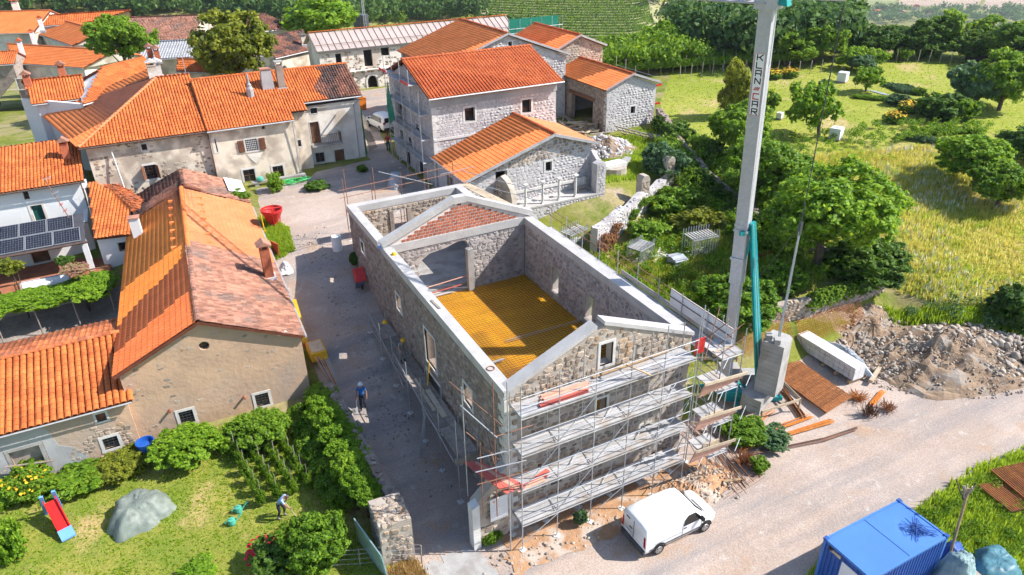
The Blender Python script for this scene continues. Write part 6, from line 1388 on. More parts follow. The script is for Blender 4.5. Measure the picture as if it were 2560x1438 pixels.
	for k in range(nJ):
		p = J0 + jd * k * st; q = p + jd * st / 2; e = p + jd * st; up = np.array([0, 0, .9])
		for s in (-.45, .45): mb.tube(p + sd_ * s, q + up, .03, 4); mb.tube(q + up, e + sd_ * s, .03, 4)
		mb.tube(p - sd_ * .45, q + sd_ * .45, .025, 4); mb.tube(q + sd_ * .45, e - sd_ * .45, .025, 4)
	mb.build('jib', M['mast_steel'], R)
	# teal struts
	base = np.array([17.0, 3.0, 1.2]); top = pc + np.array([.25, -.35, .5])
	for s in (-.16, .16):
		o = np.array([s, s * .6, 0]); mb = MB(); mb.bar(top + o * .5, base + o * 1.6, .16, .26); sb = mb.build('strut', M['teal'], R)
		mb = MB(); mb.bar(top + o * .5 + np.array([-.05, -.15, .02]), base + o * 1.6 + np.array([-.05, -.15, .02]), .02, .012); mb.build('strut_edge', M['plastic_white'], sb)
	mb = MB(); mb.prism([pc + np.array([.1, -.35, -1.6]), pc + np.array([.5, -.5, -.2]), pc + np.array([.2, -.4, .2])], (.06, .04, 0)); mb.prism([pc + np.array([-.45, -.35, -.1]), pc + np.array([.5, -.45, -.1]), pc + np.array([.5, -.45, .12]), pc + np.array([-.45, -.35, .12])], (.02, .14, 0)); mb.build('bracket', M['teal'], R)
	mb = MB(); mb.tube(pc + np.array([.35, .0, -1.4]), pc + np.array([.30, .05, -4.3]), .16, 10); cyl = mb.build('hydraulic_cylinder', M['steel_dark'], R)
	mb = MB(); mb.tube(pc + np.array([.30, .05, -4.3]), pc + np.array([.1, .1, -7.6]), .06, 8); mb.build('piston_rod', M['wood_pale'], cyl)
	# base: turntable, legs, ballast blocks
	mb = MB(); mb.cbox((15.95, 3.75, .55), 1.5, 1.1, .45, -.5); mb.cbox((15.55, 3.55, 1.0), .8, .7, .35, -.5); bs = mb.build('base_frame', M['teal'], R)
	mb = MB(); mb.cbox((15.9, 3.8, .98), 1.1, .55, .06, -.5); mb.build('cover_plate', M['galv'], bs)
	mb = MB(); mb.cbox((16.2, 4.75, 1.0), 1.1, .7, 1.0, -.5); mb.build('control_cabinet', M['concrete_grey'], R)
	mb = MB(); mb.cbox((17.2, 4.0, .9), 1.0, .7, .8, -.5); mb.build('control_cabinet', M['concrete_grey'], R)
	for dx, dy in ((-1.1, -1.4), (2.6, -1.1), (-.9, 2.2), (2.2, 1.8)):
		p = np.array([15.9 + dx, 3.7 + dy, .12]); mb = MB(); mb.bar((15.9 + dx * .15, 3.7 + dy * .15, .55), p + np.array([0, 0, .1]), .26, .28); lg = mb.build('outrigger', M['teal'], R)
		mb = MB(); mb.cbox(p - np.array([0, 0, .12]), .5, .5, .14); mb.build('foot_pad', M['wood_grey'], lg)
	ang = math.atan2(-.78, .62); bx = np.array([16.75, 2.35])
	for k in range(2):
		mb = MB(); z = .75 + k * .48; c = bx + np.array([-.30, .22]); hw, hd = 1.15, .62
		pts = [(-hw, -hd), (hw - .1, -hd), (hw, -hd + .2), (hw, hd), (-hw + .3, hd), (-hw, hd - .35)]
		mb.prism([(c[0] + u * math.cos(ang + 1.3) - v * math.sin(ang + 1.3), c[1] + u * math.sin(ang + 1.3) + v * math.cos(ang + 1.3), z) for u, v in pts], (0, 0, .46)); mb.build('ballast_block', M['concrete_grey'], R)
	for k in range(12):
		z = 1.71 + k * .275; mb = MB(); c = bx + np.array([.18, -.05]); hw, hd = .72, .60; a = ang + 1.3
		pts = [(-hw, -hd), (hw - .25, -hd), (hw, -hd + .25), (hw, hd), (-hw, hd)]
		mb.prism([(c[0] + u * math.cos(a) - v * math.sin(a), c[1] + u * math.sin(a) + v * math.cos(a), z) for u, v in pts], (0, 0, .262)); mb.build('ballast_block', M['concrete_grey'], R)
	tb = np.array([16.95, 2.3, 5.0])
	for dx, dy in ((-.5, .25), (-.45, -.3)):
		mb = MB(); mb.cbox(tb + np.array([dx, dy, 0]), .4, .3, .3, .9); mb.build('ballast_lug', M['concrete_grey'], R)
	# guy rope from ballast to counter jib
	Tt = np.array([17.61, 2.78, 22.0]); mid = tb + (Tt - tb) * .37 + np.array([.12, .1, 0])
	mb = MB()
	for s in (-.06, .06): mb.tube(tb + np.array([s, 0, 0]), mid + np.array([s * .5, 0, 0]), .035, 6)
	mb.build('tie_bar', M['mast_steel'], R)
	mb = MB(); mb.cbox(mid - np.array([0, 0, .35]), .14, .14, .7); mb.tube(mid, Tt, .028, 6); mb.build('guy_rope', M['steel_dark'], R)
	mb = MB(); mb.tube(h + np.array([0, 0, .3]), Tt, .06, 6); mb.build('counter_jib', M['mast_steel'], R)
crane()
cb = thing('cable', 'thin black cable hanging from crane rope down to wall top', 'cable', (19, 6, 3))
mb = MB()
for s in (0, .15):
	a = np.array([17.2, 2.5, 11.6]); b = np.array([19.5, 9.5 + s, 2.4]); pr = a
	for k in range(1, 11):
		t = k / 10; q = a + (b - a) * t - np.array([0, 0, 3.2 * t * (1 - t)]); mb.tube(pr, q, .014, 4); pr = q
mb.build('cable', M['steel_dark'], cb)
# ================================================================== vehicles
def loft(mb, stations, mi=0):
	"""stations: list of (x, [(y, z), ...]) with equal counts, closed sections"""
	n = len(stations[0][1]); v = []; f = []
	for x, s in stations: v += [(x, y, z) for y, z in s]
	for i in range(len(stations) - 1):
		for k in range(n): f.append((i * n + k, i * n + (k + 1) % n, (i + 1) * n + (k + 1) % n, (i + 1) * n + k))
	f.append(tuple(range(n - 1, -1, -1))); f.append(tuple((len(stations) - 1) * n + k for k in range(n)))
	mb.raw(v, f, mi)
def carsec(w_, zb, zt, wt, belt=.95):
	"""half profile mirrored: sill, flank, belt, roof edge, roof"""
	zb2 = min(belt, zt - .04)
	h = [(w_ * .90, zb), (w_, zb + .18), (w_ * 1.0, max(zb + .22, zb2 * .75)), (w_ * .985, zb2), (wt + .07, zt - .11 if zt - .11 > zb2 else zb2 + .01), (wt, zt - .03), (wt * .55, zt + .015)]
	return [(y, z) for y, z in h] + [(0, zt + .02)] + [(-y, z) for y, z in h[::-1]]
def wheel(R, x, y, r=.31, w_=.2):
	s = 1 if y > 0 else -1; mb = MB(); n = 18
	for a, b, ra, rb in ((0, w_ * .15, r * .93, r), (w_ * .15, w_ * .85, r, r), (w_ * .85, w_, r, r * .93)):
		mb.tube((x, y - s * w_ / 2 + s * a, r), (x, y - s * w_ / 2 + s * b, r), ra, n, rb)
	tw = mb.build('tyre', M['tyre'], R)
	mb = MB(); mb.tube((x, y + s * w_ * .44, r), (x, y + s * (w_ / 2 + .012), r), r * .64, 14, r * .6); mb.build('rim', M['rim'], tw)
	mb = MB()
	for k in range(5):
		t = 2 * math.pi * k / 5; c = (x + r * .40 * math.cos(t), y + s * (w_ / 2 + .013), r + r * .40 * math.sin(t)); mb.tube(c, (c[0], c[1] + s * .004, c[2]), r * .11, 6)
	mb.build('wheel_slot', M['black'], tw)
def van():
	R = thing('delivery_van', 'small white panel van parked in front of scaffolded gable', 'van', (0, 0, 0)); W = .90
	st = [(-2.08, .30, 1.50, .70, .90), (-2.06, .28, 1.70, .74, .90), (-1.98, .27, 1.78, .76, .90), (-1.2, .25, 1.82, .77, .90), (-.2, .25, 1.82, .77, .90), (.45, .25, 1.79, .75, .90), (.75, .25, 1.72, .72, .90), (1.05, .25, 1.42, .70, .90),
		  (1.32, .25, 1.12, .72, .90), (1.55, .25, 1.04, .72, .895), (1.85, .26, .96, .70, .86), (2.05, .28, .84, .64, .78), (2.14, .32, .66, .55, .66)]
	mb = MB(); loft(mb, [(x, carsec(w_, zb, zt, wt)) for x, zb, zt, wt, w_ in st]); mb.build('body', M['white_paint'], R, True)
	mb = MB(); mb.box(-2.14, -2.04, -.86, .86, .26, .55); mb.box(2.02, 2.16, -.62, .62, .26, .48); mb.build('bumper', M['steel_dark'], R)
	# windscreen, following the slope
	mb = MB(); mb.poly([(.80, -.66, 1.71), (.80, .66, 1.71), (1.36, .74, 1.125), (1.36, -.74, 1.125)][::-1]); o = mb.build('windscreen', M['glass_car'], R); o.location = (.02, 0, .025)
	mb = MB(); mb.bar((1.40, -.70, 1.13), (1.34, .1, 1.20), .03, .03); mb.build('wiper', M['black'], R)
	for s in (-1, 1):
		mb = MB(); mb.prism([(.05, s * .905, 1.02), (1.08, s * .905, 1.02), (.98, s * .885, 1.24), (.72, s * .84, 1.52), (.12, s * .84, 1.52)], (0, -s * .006, 0)); wd = mb.build('side_window', M['glass_car'], R)
		mb = MB()
		for a, b in (((.0, .35), (.0, 1.55)), ((1.12, .4), (1.12, 1.0)), ((0, .35), (1.1, .36)), ((-.05, .72), (-1.6, .74))): mb.bar((a[0], s * .906, a[1]), (b[0], s * .906, b[1]), .008, .014)
		mb.bar((-1.85, s * .906, .50), (1.2, s * .906, .50), .02, .07); mb.build('door_seam', M['steel_dark'], R)
		mb = MB(); mb.cbox((.15, s * .915, .88), .16, .03, .04); mb.build('door_handle', M['steel_dark'], R)
		mb = MB(); mb.cbox((1.02, s * 1.02, 1.05), .12, .22, .18); mb.build('mirror', M['black'], R)
		mb = MB(); mb.prism([(-2.09, s * .88, .72), (-2.09, s * .74, .72), (-2.085, s * .72, 1.3), (-2.08, s * .82, 1.32)], (.05, 0, 0)); mb.build('tail_light', M['light_red'], R)
		mb = MB(); mb.prism([(1.86, s * .82, .74), (2.1, s * .66, .70), (2.08, s * .64, .84), (1.80, s * .80, .93)], (-.04, -s * .03, 0)); mb.build('headlight', M['plastic_foil'], R)
		for x in (-1.32, 1.38):
			mb = MB(); n = 12
			pts = [(x + .40 * math.cos(t), s * .908, .31 + .40 * math.sin(t)) for t in np.linspace(0, math.pi, n)]
			mb.prism(pts, (0, -s * .05, 0)); mb.build('wheel_arch', M['black'], R)
			wheel(R, x, s * .83)
	mb = MB(); mb.box(-2.105, -2.085, -.01, .01, .6, 1.62); mb.box(-2.11, -2.085, .10, .30, 1.05, 1.10); mb.box(-2.11, -2.085, .3, .55, 1.50, 1.54); mb.build('rear_door_seam', M['steel_dark'], R)
	mb = MB(); mb.box(-2.13, -2.10, .12, .62, .70, .82); mb.build('number_plate', M['plastic_white'], R)
	mb = MB(); mb.tube((.3, 0, 1.83), (.25, 0, 2.0), .008, 4); mb.build('aerial', M['black'], R)
	R.location = (6.62, -2.08, .0); R.rotation_euler = (0, 0, math.radians(1.0)); return R
van()
def suv():
	R = thing('parked_suv', 'white estate car parked in lane beside tall stone house', 'car', (0, 0, 0))
	st = [(-2.25, .40, .95, .60, .80), (-2.2, .32, 1.05, .66, .88), (-2.05, .30, 1.50, .62, .91), (-1.75, .28, 1.64, .62, .92), (-.6, .28, 1.69, .63, .92), (.3, .28, 1.66, .62, .92), (1.0, .28, 1.12, .70, .92), (1.6, .29, 1.03, .70, .90), (2.1, .32, .90, .64, .84), (2.28, .40, .70, .55, .72)]
	mb = MB(); loft(mb, [(x, carsec(w_, zb, zt, wt)) for x, zb, zt, wt, w_ in st]); mb.build('body', M['white_paint'], R, True)
	mb = MB(); mb.poly([(-2.21, -.70, 1.08), (-2.21, .70, 1.08), (-2.03, .58, 1.50), (-2.03, -.58, 1.50)][::-1]); o = mb.build('rear_window', M['glass_car'], R); o.location = (-.03, 0, .01)
	mb = MB(); mb.poly([(.34, -.58, 1.64), (.34, .58, 1.64), (1.02, .70, 1.13), (1.02, -.70, 1.13)][::-1]); o = mb.build('windscreen', M['glass_car'], R); o.location = (.02, 0, .03)
	for s in (-1, 1):
		mb = MB(); mb.prism([(-1.8, s * .925, 1.05), (.75, s * .925, 1.05), (.3, s * .80, 1.5), (-1.6, s * .80, 1.5)], (0, -s * .01, 0)); mb.build('side_window', M['glass_car'], R)
		mb = MB(); mb.cbox((-2.22, s * .74, .92), .08, .2, .22); mb.build('tail_light', M['light_red'], R)
		mb = MB(); mb.cbox((.85, s * 1.02, 1.0), .12, .2, .15); mb.build('mirror', M['black'], R)
		for x in (-1.35, 1.4): wheel(R, x, s * .84, .34, .22)
	mb = MB(); mb.box(-2.3, -2.2, -.8, .8, .34, .55); mb.build('bumper', M['steel_dark'], R)
	mb = MB(); mb.box(-2.275, -2.24, -.26, .26, .78, .90); mb.build('number_plate', M['plastic_white'], R)
	R.location = (11.1, 52.8, hz(11.1, 52.8) + .01); R.rotation_euler = (0, 0, math.radians(98)); return R
suv()

# ================================================================== blue site container
def container():
	x0, x1, y0, y1, z0, z1 = 10.35, 14.95, -9.6, -7.25, .12, 2.55
	R = thing('site_container', 'blue metal site container with flat roof at lower right', 'container', (12.6, -8.4, 0))
	mb = MB(); n = 46
	for k in range(n):  # corrugated sheets
		for (a, b, fx) in ((x0, x1, 1),):
			u0 = x0 + .1 + (x1 - x0 - .2) * k / n; u1 = x0 + .1 + (x1 - x0 - .2) * (k + 1) / n; d = .03 if k % 2 else 0
			mb.box(u0, u1, y0 + .02 + d, y0 + .06 + d, z0 + .1, z1 - .1)
	mb.build('front_sheet', M['blue_dark'], R)
	mb = MB()
	for k in range(22):
		u0 = y0 + .1 + (y1 - y0 - .2) * k / 22; u1 = y0 + .1 + (y1 - y0 - .2) * (k + 1) / 22; d = .03 if k % 2 else 0; mb.box(x0 + .02 + d, x0 + .06 + d, u0, u1, z0 + .1, z1 - .1)
	mb.build('end_sheet', M['blue_dark'], R)
	mb = MB(); mb.box(x0 + .1, x1 - .06, y0 + .1, y1 - .06, z0, z1 - .06); mb.build('body', M['blue_dark'], R)
	mb = MB(); mb.box(x0 + .04, x1 - .04, y0 + .04, y1 - .04, z1 - .06, z1 - .01)
	rf = mb.build('roof', M['blue_paint'], R)
	mb = MB(); mb.box((x0 + x1) / 2 - .012, (x0 + x1) / 2 + .012, y0 + .1, y1 - .1, z1 - .01, z1 + .004); mb.build('roof_seam', M['blue_dark'], rf)
	for a in ((x0, x1, y0, y0 + .09, z1 - .1, z1 + .02), (x0, x1, y1 - .09, y1, z1 - .1, z1 + .02), (x0, x0 + .09, y0 + .09, y1 - .09, z1 - .1, z1 + .02), (x1 - .09, x1, y0 + .09, y1 - .09, z1 - .1, z1 + .02), (x0, x1, y0, y0 + .1, z0, z0 + .12), (x0, x0 + .1, y0 + .1, y1, z0, z0 + .12)):
		mb = MB(); mb.box(*a); mb.build('rail', M['blue_paint'], R)
	for x in (x0, x1 - .12):
		for y in (y0, y1 - .12):
			mb = MB(); mb.box(x - .004, x + .124, y - .004, y + .124, z0, z1 - .02); mb.build('corner_post', M['blue_paint'], R)
			mb = MB(); mb.box(x - .02, x + .15, y - .02, y + .15, z1 - .06, z1 + .06); mb.build('corner_casting', M['blue_dark'], R)
	mb = MB(); mb.box(x0 - .012, x0 + .02, y0 + .45, y0 + 1.35, z0 + .1, z1 - .35); dr = mb.build('door', M['plastic_white'], R)
	mb = MB(); mb.box(x0 - .03, x0 - .013, y0 + .5, y0 + .62, 1.1, 1.16); mb.build('door_handle', M['steel_dark'], dr)
	mb = MB(); mb.box(x0 - .014, x0 + .018, y0 + 1.45, y0 + 1.95, z1 - .34, z1 - .2); mb.build('notice', M['wood_pale'], R)
	mb = MB(); mb.box(x0 - .014, x0 + .018, y1 - .5, y1 - .3, z1 - .3, z1 - .16); mb.build('socket', M['black'], R)
container()
wr = thing('wire_tangle', 'tangle of blue wire lying on container roof', 'wire', (14.0, -8.9, 2.56)); mb = MB(); q = np.array([14.4, -9.3, 2.58])
for k in range(60):
	p = np.array([14.0 + rnd.gauss(0, .28), -8.85 + rnd.gauss(0, .28), 2.57 + abs(rnd.gauss(0, .06))]); mb.tube(q, p, .012, 4); q = p
mb.build('wire', M['blue_dark'], wr)

# ================================================================== draped tarpaulins and heaps
def drape(name, label, cat, c, rx, ry, h, m, rz=0, seed=1, n=34, fold=.12, skirt=.12, flat=.0, lumps=5, pw=2.2):
	"""cloth thrown over something: a closed cap with folds running down to the ground"""
	r = np.random.default_rng(seed); V = []; F = []
	lx = r.uniform(-.5, .5, lumps) * rx; ly = r.uniform(-.5, .5, lumps) * ry; lh = r.uniform(.3, 1.0, lumps)
	rings = 14
	for j in range(rings + 1):
		t = j / rings
		for k in range(n):
			a = 2 * math.pi * k / n; ed = 1 + .10 * math.sin(3 * a + seed) + .06 * math.sin(7 * a + 2 * seed)
			x = math.cos(a) * rx * t * ed; y = math.sin(a) * ry * t * ed
			b = 0
			for q in range(lumps): b += lh[q] * math.exp(-(((x - lx[q]) / (rx * .45)) ** 2 + ((y - ly[q]) / (ry * .45)) ** 2))
			z = h * min(1.0, .45 + .55 * b / 1.2) * (1 - t ** pw) + h * fold * .8 * math.sin(x * 4.3 + y * 2.1 + seed) * math.sin(y * 3.7 - x * 1.3) * (1 - t) + h * fold * (math.sin(a * 5 + seed) * math.sin(a * 3 - seed) + .6 * math.sin(a * 11 + seed * 2)) * t ** 3 * (1 - t * .8) * 2.5
			ca, sa = math.cos(rz), math.sin(rz); X, Y = c[0] + x * ca - y * sa, c[1] + x * sa + y * ca
			jt = min(1., t * 3); V.append((X + r.normal(0, .02) * jt, Y + r.normal(0, .02) * jt, max(c[2] + z + r.normal(0, .022) * h * jt, c[2] - .02) if t < 1 else c[2] - .03))
	for j in range(rings):
		for k in range(n): F.append((j * n + k, j * n + (k + 1) % n, (j + 1) * n + (k + 1) % n, (j + 1) * n + k))
	me = bpy.data.meshes.new(name); me.from_pydata(V, [], F); me.materials.append(M[m]); me.polygons.foreach_set('use_smooth', [True] * len(F)); me.update()
	o = link(name, me); tag(o, label, cat); return o
drape('covered_pile', 'large pile under creased grey green tarpaulin on lawn', 'tarpaulin', (-15.35, 10.35, hz(-15.3, 10.3) + .01), 1.5, 1.35, .85, 'tarp_green', .6, 4, 60, .10, pw=6.0, lumps=9)
drape('covered_pile', 'dark blue plastic sheet bunched beside container', 'tarpaulin', (16.2, -9.4, .1), 1.0, .9, 1.1, 'blue_dark', .3, 8, 36, .16)
drape('covered_pile', 'teal tarpaulin over rounded heap in lower right corner', 'tarpaulin', (17.6, -10.6, .1), 1.4, 1.0, .75, 'tarp_blue', .2, 12, 44, .10, pw=5, lumps=8)
drape('covered_pile', 'pale green sheet draped over boards against container', 'tarpaulin', (15.4, -10.3, .3), .8, .9, 1.5, 'tarp_pale', .4, 15, 44, .10, pw=4, lumps=7)
drape('covered_pile', 'white wrapped pallet in shade below tall stone house', 'tarpaulin', (6.5, 34.9, 5), .8, .65, 1.3, 'plastic_foil', .4, 21, 30, .08, pw=5)
boards('plank_stack', 'grey planks lying under pale green sheet by container', 'planks', [((14.7 + .22 * k, -9.9, .6 + .1 * k), (15.1 + .22 * k, -11.9, .5), .2, .04) for k in range(6)], 'wood_grey')
ps = thing('wooden_post', 'leaning wooden post with ragged cap beside container corner', 'post', (15.5, -9.7, 0))
mb = MB(); mb.tube((15.45, -9.75, .2), (16.5, -9.0, 4.0), .06, 8); mb.build('pole', M['wood'], ps)
for k in range(9):
	mb = MB(); mb.tube((16.38 + rnd.gauss(0, .04), -9.05, 3.45), (16.5 + rnd.gauss(0, .2), -9.0 + rnd.gauss(0, .18), 4.0 + rnd.uniform(0, .2)), .03, 5); mb.build('stick', M[rnd.choice(('wood_grey', 'bark', 'wood_pale'))], ps)

def mound(name, label, cat, c, rx, ry, h, m, rz=0, seed=3, rough=.25, n=40, rings=16, kind=None):
	r = np.random.default_rng(seed); V = []; F = []
	ph = r.uniform(0, 6.28, 12)
	for j in range(rings + 1):
		t = j / rings
		for k in range(n):
			a = 2 * math.pi * k / n; ed = 1 + .13 * math.sin(2 * a + ph[0]) + .08 * math.sin(5 * a + ph[1]); x = math.cos(a) * rx * t * ed; y = math.sin(a) * ry * t * ed
			ca, sa = math.cos(rz), math.sin(rz); X, Y = c[0] + x * ca - y * sa, c[1] + x * sa + y * ca
			z = h * (1 - t) ** 1.15 + rough * h * (1 - t) * (math.sin(x * 2.1 + ph[2]) * math.sin(y * 2.4 + ph[3]) + .6 * math.sin(x * 5 + ph[4]) * math.sin(y * 4.6 + ph[5])) + (r.normal(0, .04) if t < 1 else -.08)
			V.append((X, Y, hz(X, Y) + max(z, -.08) if j % 2 == 0 or True else 0))
	for j in range(rings):
		for k in range(n): F.append((j * n + k, j * n + (k + 1) % n, (j + 1) * n + (k + 1) % n, (j + 1) * n + k))
	me = bpy.data.meshes.new(name); me.from_pydata(V, [], F); me.materials.append(M[m]); me.update()
	o = link(name, me); tag(o, label, cat, kind=kind); return o
def rocks(parent, c, rx, ry, hfun, n, smin, smax, m, n_ind, rz=0, name='rock', core=1.0):
	ms = []
	for k in range(n):
		a = rnd.uniform(0, 2 * math.pi); t = math.sqrt(rnd.random()) * core; x = math.cos(a) * rx * t; y = math.sin(a) * ry * t
		ca, sa = math.cos(rz), math.sin(rz); X, Y = c[0] + x * ca - y * sa, c[1] + x * sa + y * ca; s = smin + (smax - smin) * rnd.random() ** 2.2
		q = Matrix.Rotation(rnd.uniform(0, 6.3), 3, 'Z') @ Matrix.Rotation(rnd.uniform(0, 6.3), 3, 'X'); mm = np.eye(4); mm[:3, :3] = np.array(q) @ np.diag([s * rnd.uniform(.7, 1.3), s, s * rnd.uniform(.5, .9)]); mm[:3, 3] = (X, Y, hz(X, Y) + hfun(t) + s * .12); ms.append(mm)
	pieces(name, ROCKS, np.array(ms), M[m], parent, n_ind, name + 's')
hp = mound('rubble_heap', 'long grey brown heap of earth and broken stone at right edge', 'rubble heap', (30.4, .6, 0), 6.2, 3.4, 1.9, 'soil_heap', -.45, 5)
rocks(hp, (30.8, .9), 6.0, 3.2, lambda t: 1.75 * max(0, 1 - t) ** 1.15, 800, .10, .5, 'rock', 250, -.45)
rocks(hp, (33.2, -.9), 3.2, 1.9, lambda t: .8 * max(0, 1 - t) + .25, 260, .15, .75, 'rock', 80, -.4)
rocks(hp, (30.2, .5), 6.3, 3.6, lambda t: 1.85 * max(0, 1 - t) ** 1.15, 1900, .05, .2, 'rock', 0, -.45, 'pebble')
hp2 = mound('rubble_heap', 'low spread of pale crushed stone in front of retaining wall', 'rubble heap', (29.0, 4.9, 0), 3.2, 1.5, .5, 'soil_heap', .1, 9); rocks(hp2, (29.0, 4.9), 3.2, 1.5, lambda t: .4 * (1 - t), 160, .1, .4, 'rock', 60, .1)
hp3 = mound('rubble_heap', 'heap of pale building stones between low house and garage house', 'rubble heap', (26.6, 34.0, 5), 3.3, 3.2, 1.5, 'soil_heap', .3, 7); rocks(hp3, (26.6, 34.0), 3.2, 3.0, lambda t: 1.4 * (1 - t), 420, .2, .6, 'stone_pale', 200, .3)
hp4 = mound('earth_bank', 'orange earth bank with stones at foot of front scaffold', 'earth bank', (9.6, -.6, 0), 2.3, 1.3, .55, 'soil_orange' if 'soil_orange' in M else 'soil_heap', .15, 11); rocks(hp4, (9.7, -.6), 2.2, 1.2, lambda t: .5 * (1 - t), 170, .07, .32, 'rock', 60, .15)
st = thing('strewn_stones', 'small stones scattered along foot of front scaffold', 'stones', (3, -.4, 0)); st['kind'] = 'stuff'
ms = []
for k in range(420):
	X = rnd.uniform(-2.2, 11); Y = rnd.gauss(-.35, .45); s = .05 + .16 * rnd.random() ** 3; mm = np.eye(4); mm[:3, :3] = np.array(Matrix.Rotation(rnd.uniform(0, 6), 3, 'Z')) * s; mm[:3, 3] = (X, Y, hz(X, Y) + s * .15); ms.append(mm)
pieces('pebble', ROCKS, np.array(ms), M['rock'], st, 0, 'stones')
st = thing('strewn_stones', 'light pebbles strewn over shaded street beside ruin', 'stones', (-3, 12, 1)); st['kind'] = 'stuff'; ms = []
for k in range(900):
	Y = rnd.uniform(5, 30); X = rnd.choice((-1.6, -2.3, -2.6)) + rnd.gauss(0, .55); s = .04 + .13 * rnd.random() ** 3; mm = np.eye(4); mm[:3, :3] = np.array(Matrix.Rotation(rnd.uniform(0, 6), 3, 'Z')) * s; mm[:3, 3] = (X, Y, hz(X, Y) + s * .15); ms.append(mm)
pieces('pebble', ROCKS, np.array(ms), M['rock'], st, 0, 'stones')
db = thing('timber_debris', 'jumbled heap of old planks and beams in front of garage opening', 'debris', (27, 40, 5.2))
for k in range(70):
	t = rnd.random(); c = np.array([27.4 + rnd.gauss(0, 1.3), 40.4 + rnd.gauss(0, 2.6), 0]); c[2] = hz(c[0], c[1]) + .15 + max(0, .9 - abs(c[1] - 40.5) * .3) * rnd.random(); a = rnd.uniform(0, math.pi); L = rnd.uniform(.8, 3.0); e = np.array([math.cos(a), math.sin(a), rnd.uniform(-.2, .25)]) * L / 2
	mb = MB(); mb.bar(c - e, c + e, rnd.uniform(.08, .24), rnd.uniform(.04, .14)); mb.build('plank', M[rnd.choice(('wood_pale', 'wood_grey', 'wood', 'wood_pale'))], db)
for k in range(14):
	mb = MB(); mb.bar((29.2 + .05 * (k % 3), 39.2 - .02 * k, 5.3 + .07 * k), (28.6 + .05 * (k % 3), 41.2, 5.3 + .06 * k), .16, .05); mb.build('plank', M['wood_grey'], db)
rs = thing('fallen_roof', 'collapsed timber roof frame with pale sheets leaning beside boundary wall', 'debris', (32, 34.5, 5.3))
A0, A1, B0, B1 = (np.array(p) for p in ((29.7, 36.6, 6.6), (32.2, 31.4, 6.2), (30.9, 37.0, 5.6), (33.3, 31.9, 5.3)))
for k in range(10):
	t = k / 9; mb = MB(); mb.bar(A0 + (A1 - A0) * t, B0 + (B1 - B0) * t, .14, .05); mb.build('batten', M['limestone'], rs)
for p, q in ((A0, A1), (B0, B1), ((A0 + B0) / 2, (A1 + B1) / 2)):
	mb = MB(); mb.bar(p - np.array([0, 0, .08]), q - np.array([0, 0, .08]), .12, .1); mb.build('rafter', M['wood_grey'], rs)
mb = MB(); mb.prism([A0 + (A1 - A0) * .62 + [0, 0, .08], A0 + (A1 - A0) * .92 + [0, 0, .08], B0 + (B1 - B0) * .92 + [0, 0, .08], B0 + (B1 - B0) * .62 + [0, 0, .08]], (0, 0, .03)); mb.build('sheet', M['plastic_foil'], rs)
bs = thing('stone_well', 'round stone well with white trough on top beside stone heap', 'well', (23.9, 28.2, 5))
mb = MB(); mb.lathe((23.9, 28.2, 4.9), [(1.15, 0), (1.1, 1.0), (.9, 1.0)], 16); mb.build('well_ring', M['mortar_warm'], bs)
mb = MB(); mb.cbox((23.8, 28.2, 5.92), 2.2, 1.1, .3, .05); mb.build('trough', M['limestone'], bs)
mb = MB(); mb.cbox((25.4, 28.6, 5.9), 1.2, .55, .3, .6); mb.build('side_trough', M['concrete_grey'], bs)

# ================================================================== stacks and steel in the yard
bp = thing('block_stack', 'long shrink wrapped stack of white wall panels beside rubble heap', 'stack', (24.1, 3.8, .2))
for r_ in range(3):
	for k in range(12):
		for j in range(2):
			mb = MB(); mb.box(23.35 + j * .46, 23.785 + j * .46, 1.7 + k * .375, 2.045 + k * .375, .35 + r_ * .3, .625 + r_ * .3); mb.build('block', M['white_block'], bp)
for k in range(5):
	mb = MB(); mb.box(23.2, 24.7, 1.8 + k * 1.0, 1.95 + k * 1.0, .12, .33); mb.build('bearer', M['wood'], bp)
drape('foil_sheet', 'crumpled grey foil covering second stack behind white panels', 'foil', (24.75, 3.9, .35), .55, 2.3, .8, 'plastic_foil', -.02, 31, 40, .12, pw=4)
boards('plank', 'thick pale plank at foot of white panel stack', 'plank', [((24.3, 1.2, .3), (26.0, 1.9, .3), .22, .18)], 'wood_pale')
def mesh_mat(label, P0, P1, P2, nb, nc, layers, m, r=.018):
	"""mat of parallel bars: bars run P0->P2, spread along P0->P1"""
	P0, P1, P2 = (np.array(p, float) for p in (P0, P1, P2)); R = thing('rebar_mat', label, 'steel mesh', tuple(P0))
	for k in range(nb):
		t = k / (nb - 1); a = P0 + (P1 - P0) * t; mb = MB(); mb.bar(a, a + (P2 - P0), .055, .05); mb.build('bar', M[m], R)
	mb = MB()
	for k in range(nc):
		t = k / (nc - 1); a = P0 + (P2 - P0) * t - np.array([0, 0, .04]); mb.bar(a, a + (P1 - P0), .03, .03 + .02 * layers)
	mb.build('cross_bars', M['rust_dark'], R); return R
mesh_mat('stack of rusty ribbed steel mats beside crane ballast', (22.3, 5.7, .32), (22.05, .7, .32), (19.85, 5.35, .32), 52, 12, 3, 'rust')
mesh_mat('rusty reinforcement mesh lying on grass at right edge', (21.6, -7.2, .35), (24.6, -8.0, .3), (21.3, -9.0, .35), 26, 14, 1, 'rust')
mesh_mat('second rusty mesh overlapping first at right picture edge', (23.0, -6.9, .5), (26.2, -7.6, .45), (22.4, -9.4, .5), 26, 14, 1, 'rust')
R = thing('rebar_mat', 'rust orange mesh sheets leaning against retaining wall', 'steel mesh', (24, 6.6, .3)); mb = MB()
